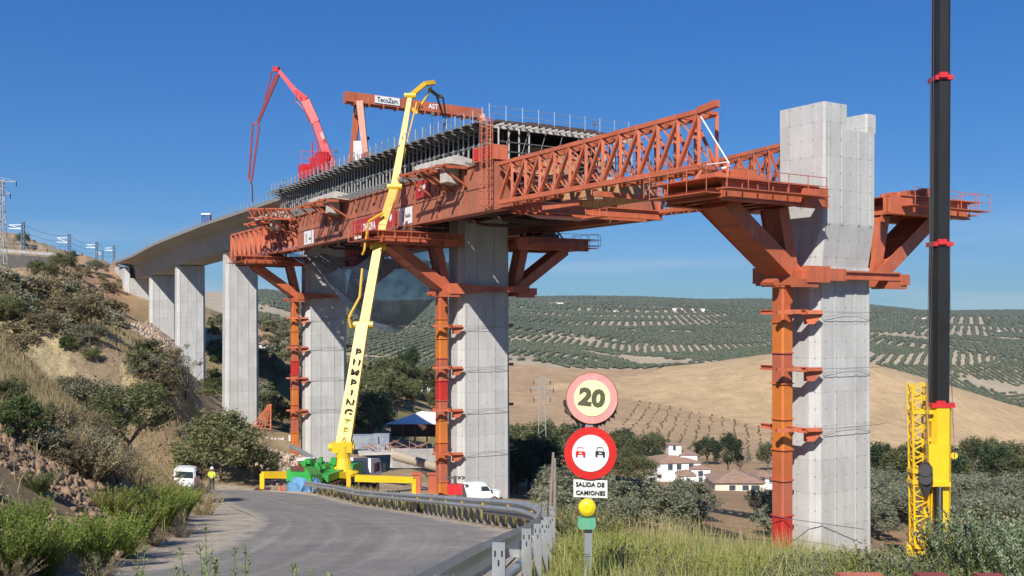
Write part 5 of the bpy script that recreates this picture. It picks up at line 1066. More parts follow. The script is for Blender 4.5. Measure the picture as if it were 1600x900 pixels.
# ------------------------------------------------------------------ site things on the deck
def light_pole(px, py0, py1, D, label):
    th = T('work_light', label, 'work light', tuple(P(px, py0, D)), 'work lights on thin poles along the deck'); mb = MB(); mb.tube(P(px, py0, D), P(px, py1, D), .035, 5); make('pole', mb, CABLE, th); mb = MB(); mb.box(P(px+1, py1, D), (.3,.25,.3)); make('lamp_head', mb, CABLE, th)
light_pole(524, 262, 236, 118, 'thin pole light beside the foot of the red boom'); light_pole(574, 250, 216, 110, 'thin pole light beside the left leg of the gantry'); light_pole(675, 212, 178, 97, 'thin pole light under the gantry beam'); light_pole(928, 218, 193, 100, 'thin pole light above the lattice nose')
c = P(323, 345, 183); c.z = 15.42; th = T('site_toilet', 'blue portable toilet with a white roof on the finished deck', 'toilet', tuple(c))
make('cabin', MB().box(c+Z*1.1, (1.5,1.3,2.2)), BLUEM, th); make('roof', MB().box(c+Z*2.33, (1.6,1.4,.26)), WHITE, th)
s_ = 41; mb = MB(); mb.box(sec(s_, -5.6, 15.95), (.9,4.2,.7), tang(s_).cross(Z), tang(s_)); solo('timber_bundle', mb, WOOD, 'bundle of timber at the edge of the deck by the red pump truck', 'timber bundle')
mb = MB()
for i in range(5): mb.box(sec(53+i*2.1, -5.2+.5*math.sin(i*3), 15.85), (.5,.9,.35), tang(s_).cross(Z), tang(s_))
o = solo('deck_clutter', mb, RED, 'small red and grey odds and ends along the deck edge', 'clutter'); o['kind'] = 'stuff'
mb = MB(); c = P(560, 233, 109); mb.box((c.x, c.y, 17.0), (.9,.9,2.6)); mb.box((c.x+1.0, c.y, 16.4), (.7,.7,1.3)); solo('white_tank', mb, WHITE, 'white tank standing inside the left legs of the gantry', 'tank')
mb = MB(); c = P(633, 226, 100); mb.loft([[V((c.x+a_*w_, c.y+b_*w_*.7, z_)) for a_, b_ in ((-1,-1),(1,-1),(1,1),(-1,1))] for z_, w_ in ((15.1,.14),(15.9,.2),(16.3,.26),(16.55,.12),(16.6,.1),(16.85,.1))]); o = solo('person', mb, mat('hivis_lime', (.45,.8,.05), .7), 'worker in a lime jacket on the formwork walkway beside the yellow boom', 'person')

# ------------------------------------------------------------------ round the pier feet
def at(px, py, a_=60, b_=300): return hit(px, py, a_, b_)
th = T('rebar_cage', 'orange A shaped steel frame on the slope between two piers', 'steel frame', tuple(at(408, 668, 140)))
o_ = at(410, 672, 140); mb = MB()
for i in range(5): mb.beam(o_+V((-2.5+i*.7,0,0)), o_+V((.9+.1*i,.6,4.2)), .16, .16)
for i in range(4): mb.beam(o_+V((-1.9+i*.9,0,.9*i*.8)), o_+V((1.6,.3,.9*i*.8+.2)), .1, .1)
mb.beam(o_+V((1.4,0,0)), o_+V((1.3,.6,4.3)), .2, .2); mb.beam(o_+V((.7,.6,4.2)), o_+V((1.5,.6,4.3)), .3, .3); make('frame', mb, ORANGE, th)
o_ = at(466, 690, 120); mb = MB(); mb.box(o_+V((-.9,0,.5)), (1.1,1,1.1)); solo('white_crate', mb, WHITE, 'white container by the orange column foot, left of the yellow boom', 'container')
mb = MB(); rr_ = random.Random(8)
for i in range(9): mb.box(o_+V((-2.4-i*.45,-.2+rr_.random(),.3)), (.4,.7,.3+.5*rr_.random()), (1,rr_.uniform(-.6,.6),0), (0,1,0))
s = solo('rubble_heap', mb, CWT, 'low heap of broken pale blocks beside the orange frame', 'rubble'); s['kind'] = 'stuff'
o_ = at(475, 722, 100, 120); mb = MB(); mb.box(P(480, 724, 104), (1.9,.3,1.2), (1,.5,0), (-.5,1,0)); th = T('water_filled_barrier', 'red and white site barrier behind the green pump hopper', 'barrier', tuple(o_)); make('panel', mb, RED, th); mb = MB(); mb.box(P(480, 717, 103.9), (2.2,.34,.3), (1,.5,0), (-.5,1,0)); make('band', mb, WHITE, th)
mb = MB(); mb.ibeam(P(452,697,112), P(500,724,101), .22,.22,.04); mb.ibeam(P(454,694,112.5), P(505,722,101.5), .16,.16,.03); solo('steel_beam', mb, GREYST, 'long grey steel beam lying down the ramp toward the green truck', 'steel beam')
mb = MB(); mb.beam(P(612,716,118), P(690,716,122), .5, 2.2); mb.beam(P(690,716,122), P(697,712,128), .5, 2.2); mb.beam(P(560,708,122), P(690,704,124), 2.5, .25); solo('retaining_wall', mb, CWT, 'pale concrete footing wall right of the white truck cab', 'concrete wall')
mb = MB(); rr_ = random.Random(12)
for i in range(26): a_ = P(rr_.uniform(575, 685), rr_.uniform(696, 704), 121+rr_.uniform(0,3)); mb.tube(a_, a_+V((rr_.uniform(-2.2,2.2), rr_.uniform(-.6,.6), rr_.uniform(.0,.9))), .05, 4)
for i in range(5): a_ = P(640+i*9, 703+i*1.5, 123); mb.tube(a_, a_+Z*1.0, .04, 4)
o = solo('scrap_pile', mb, mat('rusty_scrap', (.33,.16,.12), .8, var=.3, scale=3), 'tangle of rusty bars heaped on the concrete footing', 'scrap pile')
mb = MB(); mb.box(P(566,690,126), (4.2,2.2,1.6)); mb.box(P(596,688,126), (2.0,1.4,1.6)); mb.box(P(588,700,124), (2.2,1.2,.8)); solo('storage_container', mb, mat('container_grey', (.25,.28,.32), .6, var=.25, scale=1), 'grey storage boxes under the trees right of the yellow boom', 'container')
mb = MB(); mb.tube(P(618,712,112), P(700,735,104), .55, 12, .4); solo('long_pipe', mb, mat('pipe_beige', (.42,.35,.26), .7, var=.1), 'long beige pipe lying on the ground left of the orange column', 'pipe')
for i, px in enumerate((651, 676)):
    mb = MB(); c = P(px, 755, 96); mb.box(c, (.8,.7,1.8)); mb.box(c+Z*.9, (1.0,.9,.12)); o = solo('orange_stanchion', mb, ORANGE, ['short orange steel block at the end of the yellow outrigger', 'short orange steel block touching the column foot'][i], 'steel block', 'short orange steel blocks by the outrigger')
c = P(711, 764, 95); th = T('light_tower', 'red generator with a folded black lamp mast in front of the pier', 'light tower', tuple(c)); mb = MB(); mb.box(c+V((0,0,0)), (1.4,1,.9)); make('generator', mb, RED, th); mb = MB(); mb.tube(c+Z*.4, c+Z*1.2, .14, 8); mb.tube(c+V((-.7,0,1.1)), c+V((.8,0,1.15)), .05, 6)
for x_ in (-.75, -.35, .4, .8): mb.box(c+V((x_,0,1.0)), (.28,.2,.2), (1,0,.4))
make('lamp_mast', mb, CABLE, th)
mb = MB(); c = P(428, 766, 80); 
for x_ in (P(443, 768, 79), P(437, 769, 78.5)): mb.loft([[x_+V((math.cos(i*math.pi/4)*r_, math.sin(i*math.pi/4)*r_, z_)) for i in range(8)] for r_, z_ in ((.22,-.1),(.2,-.04),(.14,0),(.03,.5))])
solo('traffic_cone', mb, mat('cone_orange', (.7,.16,.05), .5), 'orange cones tipped beside the blue tarpaulin', 'traffic cone')
for i, (x_, y_) in enumerate(((1350, 896), (1463, 896), (1555, 897))):
    mb = MB(); c = P(x_, y_+17, 9.5); w_ = [.42,.28,.25][i]; mb.box(c+Z*.0, (w_,.4,.10)); mb.box(c+Z*.057, (w_*.96,.36,.02)); 
    solo('barrier_block', mb, [ORANGE, mat('brick_red', (.28,.06,.045), .6, var=.1), MATS['brick_red']][i], ['orange block just showing at the bottom edge below the tall pier', 'dark red block at the bottom edge left of the tall weeds', 'dark red block at the bottom edge under the leafy shrubs'][i], 'block', 'red and orange blocks along the bottom edge')
    mb = MB()
# open shed with white roof
c = hit(655, 690, 168, 230); Ds = c.y; th = T('open_shed', 'open sided shed with a bright white roof and red posts among the trees', 'shed', tuple(c))
mb = MB(); za = P(600, 663, Ds).z; zr_ = P(655, 647, Ds).z; x0, x1, xm = P(603,0,Ds).x, P(700,0,Ds).x, P(655,0,Ds).x
mb.loft([[V((x0,Ds,za)), V((xm,Ds+4,zr_)), V((x1+2,Ds+4,zr_-.6)), V((x1+2,Ds,za))], [V((x0,Ds,za+.15)), V((xm,Ds+4,zr_+.15)), V((x1+2,Ds+4,zr_-.45)), V((x1+2,Ds,za+.15))]]); mb.loft([[V((xm,Ds+4,zr_+.02)), V((x1+2,Ds+4,zr_-.58)), V((x1+2,Ds+9,za)), V((x0+3,Ds+9,za))], [V((xm,Ds+4,zr_+.17)), V((x1+2,Ds+4,zr_-.43)), V((x1+2,Ds+9,za+.15)), V((x0+3,Ds+9,za+.15))]]); make('roof', mb, mat('roof_white', (.8,.8,.8), .5), th)
for px in (629, 648, 667, 688): mb = MB(); x_ = P(px,0,Ds).x; mb.beam(V((x_,Ds+.5,c.z-1)), V((x_,Ds+.5,za)), .3,.3,V((0,1,0))); make('post', mb, mat('post_red', (.25,.07,.06), .7), th)
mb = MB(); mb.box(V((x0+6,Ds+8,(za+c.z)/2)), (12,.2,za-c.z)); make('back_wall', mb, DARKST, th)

# ------------------------------------------------------------------ houses
HWALL = mat('whitewash', (.84,.83,.81), .85, var=.05, scale=.5, dirt=(.6,.57,.5), dirt_amt=.25); HROOF = mat('clay_tiles', (.30,.19,.135), .85, var=.2, scale=1.2, bump=.5, bscale=4); HCREAM = mat('cream_render', (.72,.66,.52), .85, var=.05, scale=.5); SHUT = mat('window_dark', (.05,.07,.09), .3)
def block(th, c, w, d, h, roof=1.4, wall=HWALL, wins=(), eave=.35, hip=True, ang=0.0, side_wins=0):
    ax = V((math.cos(ang), math.sin(ang), 0)); ay = V((-ax.y, ax.x, 0)); mb = MB(); mb.box(c+Z*(h/2-1), (w, d, h+2), ax, ay); wl = make('wall', mb, wall, th)
    f = lambda x, y, z: c+ax*x+ay*y+Z*z
    if roof:
        W_, D_ = w/2+eave, d/2+eave; rr = max(0, W_-D_) if hip else W_
        mb = MB(); b_ = [f(-W_,-D_,h), f(W_,-D_,h), f(W_,D_,h), f(-W_,D_,h)]; mb.poly(b_); r0, r1 = f(-rr,0,h+roof), f(rr,0,h+roof); mb.poly([b_[0], b_[1], r1, r0]); mb.poly([b_[2], b_[3], r0, r1]); mb.poly([b_[1], b_[2], r1]); mb.poly([b_[3], b_[0], r0]); make('roof', mb, HROOF, th)
    for (fx, z, ww, wh) in wins: mb = MB(); mb.box(f((fx-.5)*w, -d/2-.03, z), (ww, .08, wh), ax, ay); wn = make('window', mb, SHUT, th); mb = MB(); mb.box(f((fx-.5)*w, -d/2-.1, z-wh/2-.06), (ww+.25,.25,.1), ax, ay); make('sill', mb, wall, wn)
    for i in range(side_wins): mb = MB(); mb.box(f(-w/2-.03, -d/2+(i+.7)*d/(side_wins+.4), h*.72), (.08, 1.1, 1.3), ax, ay); make('window', mb, SHUT, th)
def hs(px, py, a_, b_): return hit(px, py, a_, b_)
c = hs(1058, 752, 250, 340); Dh = c.y; u_ = Dh/F; th = T('farmhouse', 'large white farmhouse with stepped wings and a small roof tower', 'house', tuple(c)); zt_ = lambda y: P(0, y, Dh).z-c.z; o_ = lambda x, dy=0: V((P(x,0,Dh).x, Dh+dy, c.z))
block(th, o_(1054, 4), 70*u_, 12, zt_(722), 2.0, wins=((.3,zt_(728),1.3,1.5),(.5,zt_(728),1.3,1.5),(.78,zt_(728),1.3,1.5)), ang=.15, side_wins=5)
block(th, o_(1057, 5), 20*u_, 5, zt_(697), .4, wins=((.45,zt_(702),.8,1.2),)); block(th, o_(1091, 1), 30*u_, 9, zt_(730), 1.3, wins=((.5,zt_(737),1.3,1.5),(.5,zt_(747),1.1,1.3))); block(th, o_(1066, -6), 24*u_, 7, zt_(735), 1.2, wins=((.5,zt_(742),1.1,1.2),)); block(th, o_(1102, -3), 10*u_, 5, zt_(746), .5); block(th, o_(1078, 6), 26*u_, 9, zt_(712), 1.0)
c = hs(1155, 770, 200, 280); Dh = c.y; u_ = Dh/F; th = T('bungalow', 'long low cream bungalow with a wide brown hipped roof', 'house', tuple(c)); zt_ = lambda y: P(0, y, Dh).z-c.z
block(th, V((P(1154,0,Dh).x, Dh+4, c.z)), 76*u_, 10, zt_(753), 1.9, HCREAM, ((.35,.75,1.2,1.0),(.62,.75,1.2,1.0),(.82,.75,1.6,1.0)), .5)
c = hs(1208, 768, 210, 300); Dh = c.y; u_ = Dh/F; th = T('bungalow', 'low white house between the bungalow and the orange column', 'house', tuple(c)); block(th, V((P(1206,0,Dh).x, Dh+8, c.z)), 36*u_, 8, P(0,752,Dh).z-c.z, 1.2, HWALL, ((.3,1.5,1.0,1.2),(.7,1.5,1.0,1.2)))
for (x, y, w_, yt, lab) in ((833, 682, 20, 668, 'small white house left of the lower road sign'), (873, 690, 24, 680, 'white house with steep roof touching the lower road sign'), (850, 684, 12, 672, 'tiny white house between two others behind the lattice pylon'), (1357, 765, 14, 752, 'white house just right of the tall notched pier')):
    c = hs(x, y, 250, 420); Dh = c.y; u_ = Dh/F; th = T('village_house', lab, 'house', tuple(c), 'small white houses in the valley'); block(th, V((c.x, Dh+3, c.z)), w_*u_, 6, max(2.6, P(0,yt,Dh).z-c.z), 1.0, HWALL, ((.3,1.5,.9,1.1),(.7,1.5,.9,1.1)))
c = hs(664, 606, 220, 330); Dh = c.y; u_ = Dh/F; th = T('village_house', 'brown roofed house on the wooded slope left of the middle pier', 'house', tuple(c), 'small white houses in the valley'); zt_ = P(0,596,Dh).z-c.z; block(th, V((P(668,0,Dh).x, Dh+4, c.z)), 36*u_, 9, max(2.4, zt_), 1.6, HWALL, ((.3,1.3,1.2,1.4),(.6,1.3,1.2,1.4)), .8, ang=-.3); block(th, V((P(684,0,Dh).x, Dh+6, c.z)), 20*u_, 8, max(3.4, zt_+1), 1.2, HWALL)
c = hs(412, 554, 240, 420); Dh = c.y; u_ = Dh/F; th = T('village_house', 'small brown roofed house seen between two piers on the left', 'house', tuple(c), 'small white houses in the valley'); block(th, V((P(411,0,Dh).x, Dh+4, c.z)), 14*u_, 6, 2.6, 1.2, HWALL)
for i, (x, y, w_, dd) in enumerate(((872,474,26,2700),(1058,484,16,2500),(1086,485,30,2500),(1560,502,8,2000),(1100,472,10,3300),(1445,493,12,2600),(962,483,8,2300),(1240,478,14,3000))):
    c = G(x, dd); th = T('distant_farm', ['long white farm building highest on the far hill, left of the sign', 'small white building left of a longer one on the far ridge', 'long white building right of a small one on the far ridge', 'lone white hut on the far right hillside', 'tiny white farm right under the skyline', 'tiny pale farm on the skyline left of the black boom', 'single white hut among the far olive rows', 'pale farm on the far hill behind the orange column'][i], 'farm building', tuple(c), 'white farm buildings on the far hills'); block(th, c, w_*dd/F, 9, 5, 1.8, HWALL, hip=False)

# ------------------------------------------------------------------ power and railway masts
def pylon(px, pyb, pyt, D, wb, label, arms, cat='pylon', name='lattice_pylon'):
    c = P(px, pyb, D); c.z = min(c.z, gz(c.x, c.y)); top = P(px, pyt, D); th = T(name, label, cat, tuple(c)); mb = MB(); H = top.z-c.z; n_ = max(6, int(H/1.4)); MS = GREYST
    w = lambda f: wb*(1-f)+wb*.35*f
    for sx in (-1,1):
        for sy in (-1,1): mb.beam(c+V((sx*w(0)/2,sy*w(0)/2,0)), V((c.x+sx*w(1)/2, c.y+sy*w(1)/2, top.z)), .1,.1,V((0,1,0)))
    for i in range(n_):
        f0, f1 = i/n_, (i+1)/n_
        for sy in (-1, 1):
            s_ = 1 if i % 2 else -1; mb.beam(V((c.x-s_*w(f0)/2,c.y+sy*w(f0)/2,c.z+H*f0)), V((c.x+s_*w(f1)/2,c.y+sy*w(f1)/2,c.z+H*f1)), .06,.06); mb.beam(V((c.x-s_*sy*w(f0)/2,c.y-w(f0)/2*sy,c.z+H*f0)), V((c.x-s_*sy*w(f1)/2,c.y+w(f1)/2*sy,c.z+H*f1)), .06,.06)
    make('tower', mb, MS, th)
    for (h, l) in arms:
        mb = MB(); z_ = top.z-h; mb.beam(V((c.x-l,c.y,z_)), V((c.x+l,c.y,z_)), .12,.14); mb.beam(V((c.x-l,c.y,z_)), V((c.x,c.y,z_+.7)), .07,.07); mb.beam(V((c.x+l,c.y,z_)), V((c.x,c.y,z_+.7)), .07,.07); ar = make('cross_arm', mb, MS, th); mb = MB()
        for sx in (-1, 1): mb.tube(V((c.x+sx*l,c.y,z_)), V((c.x+sx*l,c.y,z_-.8)), .08, 6)
        make('insulator', mb, BLACK, ar)
    return th
pylon(847, 705, 588, 200, 2.0, 'slender lattice power pylon between the pier and the road signs', ((.8,1.6),(2.4,2.2),(4.2,1.6)))
c = P(4, 425, 170); pylon(3, 425, 280, 170, 1.3, 'grey lattice power mast at the left edge of the picture', ((.4,2.4),(2.4,1.4)))
def cat_mast(px, py0, py1, D, side, label):
    c = P(px, py0, D); H = P(px, py1, D).z-c.z; th = T('catenary_mast', label, 'railway mast', tuple(c), 'railway catenary masts above the cutting'); mb = MB()
    jib(mb, c-Z*2.5, c+Z*H, .62, .5, 14, .05); mb.beam(c+Z*(H-.2)+V((-.2,0,0)), c+Z*(H-.2)+V((1.6,0,0)), .1,.1); make('mast', mb, mat('mast_steel', (.16,.22,.30), .6), th)
    mb = MB(); a0 = c+Z*(H*.86)+V((-.3,0,0)); a1 = c+Z*(H*.84)+V((-3.4,0,.1)); mb.tube(a0, a1, .11, 6); a2 = c+Z*(H*.7)+V((-.3,0,0)); a3 = c+Z*(H*.72)+V((-3.5,0,0)); mb.tube(a2, a3, .13, 6); mb.tube(a1, a2, .08, 6); make('cantilever', mb, mat('insulator_white', (.75,.77,.8), .4), th)
cat_mast(36, 385, 346, 250, -1, 'railway mast standing by the small tree on the cutting'); cat_mast(108, 412, 365, 290, -1, 'second railway mast, alone against the sky'); cat_mast(151, 412, 377, 335, -1, 'third railway mast, left of the close pair'); cat_mast(160, 413, 391, 470, -1, 'smallest railway mast in the close pair'); cat_mast(178, 413, 383, 380, -1, 'last railway mast beside the end of the deck')
mb = MB(); cc = [P(0,346,210), P(36,350,250), P(108,368,290), P(151,380,335), P(178,386,380)]
for dz in (0, -1.6, -3.0):
    for a_, b_ in zip(cc[:-1], cc[1:]):
        pr = [a_.lerp(b_, f_)+Z*(dz-1.0*4*f_*(1-f_)) for f_ in np.linspace(0,1,7)]; mb.path(pr, .04, 4)
solo('overhead_wire', mb, CABLE, 'thin overhead railway wires strung between the masts', 'wires')
th = T('retaining_wall', 'dark retaining wall with a pale coping and mesh fence under the railway', 'retaining wall', tuple(P(40, 412, 235)))
A0, A1 = P(-60, 396, 234), P(88, 406, 244); mb = MB(); mb.beam(A0-Z*1.2, A1-Z*1.2, .5, 3.4); make('wall', mb, mat('dark_wall', (.13,.12,.115), .85, var=.2, scale=.6), th); mb = MB(); mb.beam(A0+Z*1.35, A1+Z*1.25, .9, .75); make('coping', mb, CWT, th); mb = MB(); rail_run(mb, [A0+V((0,.6,1.6)), A1+V((0,.6,1.5))], 2.2, 1.9, .05); make('fence', mb, GREYST, th)
# utility poles
def pole(px, D, h, label, lean=0, wires=False):
    c = G(px, D); th = T('utility_pole', label, 'utility pole', tuple(c), 'wooden utility poles in the valley'); mb = MB(); mb.tube(c-Z*.5, c+V((lean,0,h)), .14, 8, .09); make('pole', mb, mat('grey_wood', (.25,.21,.17), .85, var=.2, scale=4), th)
pole(867, 62, P(0,716,62).z-G(867,62).z, 'weathered wooden pole left of the lower road sign'); pole(855, 66, P(0,707,66).z-G(855,66).z, 'dark leaning pole left of the weathered one', .4)
for px, yt in ((1139,722),(1144,722)): c = G(px, 290); pole(px, 290, max(5, P(0,yt,290).z-c.z), 'thin pale pole behind the bungalow roof, one of a close pair')
c = G(1174, 280); pole(1174, 280, max(6, P(0,709,280).z-c.z), 'tallest pole behind the bungalow'); c = G(1017, 230); pole(1017, 230, P(0,722,230).z-c.z, 'thin pole in front of the large farmhouse')
# ------------------------------------------------------------------ foliage
def leaf_cloud(n, rad, size, seed, clumps=30, spread=.28, flat=.0, aspect=.45, up=0.0, shell=.55, lump=.35):
    """n small leaf faces gathered in clumps through an uneven ellipsoid"""
    g = np.random.default_rng(seed); R3 = np.array(rad)
    d = g.normal(size=(clumps, 3)); d /= np.linalg.norm(d, axis=1)[:, None]; d[:, 2] = np.where(d[:, 2] < -.35, -d[:, 2], d[:, 2])
    r = (shell+(1-shell)*g.random(clumps))**.8*(1+lump*(g.random(clumps)-.5)*1.4); cc = d*r[:, None]; cs = spread*(.55+.9*g.random(clumps))
    k = g.integers(0, clumps, n); off = g.normal(size=(n, 3)); off /= np.linalg.norm(off, axis=1)[:, None]; off *= (g.random(n)**.45)[:, None]
    p = (cc[k]+off*cs[k][:, None])*R3
    # leaf frames
    a = g.normal(size=(n, 3)); a[:, 2] = a[:, 2]*.6+up; a /= np.linalg.norm(a, axis=1)[:, None]; b = g.normal(size=(n, 3)); b = np.cross(a, b); b /= np.linalg.norm(b, axis=1)[:, None]
    s = size*(.6+.8*g.random(n))[:, None]; c = np.cross(a, b)*s*.12
    v = np.stack([p-a*s*.5, p+b*s*aspect*.5+c, p+a*s*.5, p-b*s*aspect*.5+c], 1).reshape(-1, 3)
    return v, np.arange(n*4).reshape(n, 4)
def branches(h, seed, r=.1, spread=1.0, n=6, top=.7, lean=0):
    g = random.Random(seed); mb = MB(); base = V((0,0,-.4)); f = V((lean*h*.2, 0, h*.32)); mb.tube(base, f, r, 8, r*.75)
    for i in range(n):
        a = 2*math.pi*(i+g.random()*.6)/n; m1 = f+V((math.cos(a)*spread*.35, math.sin(a)*spread*.35, h*(.12+.15*g.random()))); e = f+V((math.cos(a)*spread*(.7+.3*g.random()), math.sin(a)*spread*(.7+.3*g.random()), h*top*(.45+.5*g.random())))
        mb.tube(f, m1, r*.55, 6, r*.38); mb.tube(m1, e, r*.38, 5, r*.1); e2 = m1+V((g.uniform(-1,1)*spread*.5, g.uniform(-1,1)*spread*.5, h*.35)); mb.tube(m1, e2, r*.3, 5, r*.08)
    return mb
BARK = mat('bark', (.13,.10,.075), .9, var=.3, scale=4, bump=.6)
LM = {'sprig': leafmat('leaf_sprig', (.16,.22,.07), (.30,.36,.15), 3), 'green': leafmat('leaf_green', (.06,.09,.028), (.13,.16,.055)), 'dark': leafmat('leaf_dark', (.035,.06,.025), (.07,.10,.04)), 'olive': leafmat('leaf_olive', (.19,.205,.125), (.33,.335,.225), 1.5, .42), 'dry': leafmat('leaf_dry', (.19,.155,.085), (.30,.25,.145)),
      'grey': leafmat('leaf_grey', (.19,.19,.12), (.31,.30,.20)), 'bright': leafmat('leaf_bright', (.13,.20,.03), (.30,.34,.08), 1.8), 'yellow': leafmat('leaf_yellow', (.24,.26,.05), (.36,.33,.09), 2), 'silver': leafmat('leaf_silver', (.17,.21,.12), (.36,.40,.26), 2.5), 'mid': leafmat('leaf_mid', (.11,.125,.05), (.20,.205,.095))}
STRAWM = leafmat('leaf_straw', (.34,.26,.12), (.50,.41,.22), 2.0, .35)
def bush_proto(name, leaf, rad, n, size, seed, h=None, trunk=True, lift=.9, r=.09, **kw):
    th = bpy.data.objects.new(name, None); COL.objects.link(th); LOC[th.name] = V((0,0,0)); th.empty_display_size = .3
    v, f = leaf_cloud(n, rad, size, seed, **kw); v[:, 2] += rad[2]*lift; np_obj('crown', v, f, LM.get(leaf, leaf) if isinstance(leaf, str) else leaf, th)
    if trunk: mb = branches(rad[2]*1.7, seed, r, rad[0]*.8); make('trunk', mb, BARK, th)
    return th
PROTO = {}; USED = {}
def proto(key):
    if key in PROTO: return PROTO[key]
    o = {
     'holm': lambda: bush_proto('holm_bush', 'green', (2.0,1.9,1.75), 9500, .17, 1, clumps=60, spread=.25, lift=.85),
     'holm2': lambda: bush_proto('holm_bush', 'mid', (2.1,2.0,1.6), 9000, .16, 2, clumps=55, spread=.27, lift=1.0),
     'treeN': lambda: bush_proto('almond_tree', 'mid', (2.7,2.5,2.0), 8500, .19, 3, clumps=60, spread=.24, lift=1.25, r=.16),
     'bigbush': lambda: bush_proto('large_bush', 'mid', (2.6,2.4,2.2), 9500, .2, 4, clumps=75, spread=.23, lift=.75),
     'greyb': lambda: bush_proto('grey_bush', 'grey', (1.5,1.5,1.1), 3600, .15, 5, clumps=38, spread=.28, lift=.8),
     'dryb': lambda: bush_proto('dry_bush', 'dry', (1.5,1.5,1.0), 3200, .16, 6, clumps=34, spread=.3, lift=.75),
     'bare': lambda: bush_proto('bare_tree', 'grey', (1.9,1.8,1.8), 1500, .15, 7, clumps=34, spread=.2, lift=1.35, r=.13),
     'oliveN': lambda: bush_proto('olive_tree', 'olive', (2.5,2.4,1.9), 3000, .34, 8, clumps=42, spread=.3, lift=1.15, r=.2),
     'oliveM': lambda: bush_proto('olive_tree', 'olive', (2.4,2.5,1.8), 2200, .4, 9, clumps=34, spread=.32, lift=1.15, r=.2),
     'broad': lambda: bush_proto('broadleaf_tree', 'mid', (3.4,3.3,3.4), 4200, .42, 10, clumps=60, spread=.26, lift=1.15, r=.25),
     'broadD': lambda: bush_proto('broadleaf_tree', 'dark', (3.3,3.3,3.2), 4000, .42, 11, clumps=56, spread=.27, lift=1.1, r=.25),
     'pine': lambda: bush_proto('pine_tree', 'dark', (2.6,2.6,3.6), 3500, .4, 12, clumps=50, spread=.25, lift=1.2, r=.22),
     'farbush': lambda: bush_proto('hillside_bush', 'green', (1.6,1.6,1.2), 900, .34, 13, clumps=22, spread=.33, lift=.7, trunk=False),
     'farbush2': lambda: bush_proto('hillside_bush', 'mid', (1.7,1.6,1.3), 900, .34, 14, clumps=20, spread=.33, lift=.7, trunk=False),
     'fardry': lambda: bush_proto('hillside_bush', 'dry', (1.5,1.5,.9), 800, .3, 15, clumps=20, spread=.35, lift=.6, trunk=False),
     'fargrey': lambda: bush_proto('hillside_bush', 'grey', (1.5,1.5,1.0), 800, .3, 16, clumps=20, spread=.35, lift=.65, trunk=False)}[key]()
    PROTO[key] = o; USED[key] = False; return o
def plant(key, loc, s, label, cat, group=None, rz=None, name=None, sink=.1):
    p = proto(key); o = place(p, USED[key], (loc[0], loc[1], loc[2]-sink), random.uniform(0, 6.28) if rz is None else rz, s, label)
    USED[key] = True; o['category'] = cat
    if group: o['group'] = group
    elif 'group' in o: del o['group']
    return o
def sz(px_h, D): return px_h/F*D

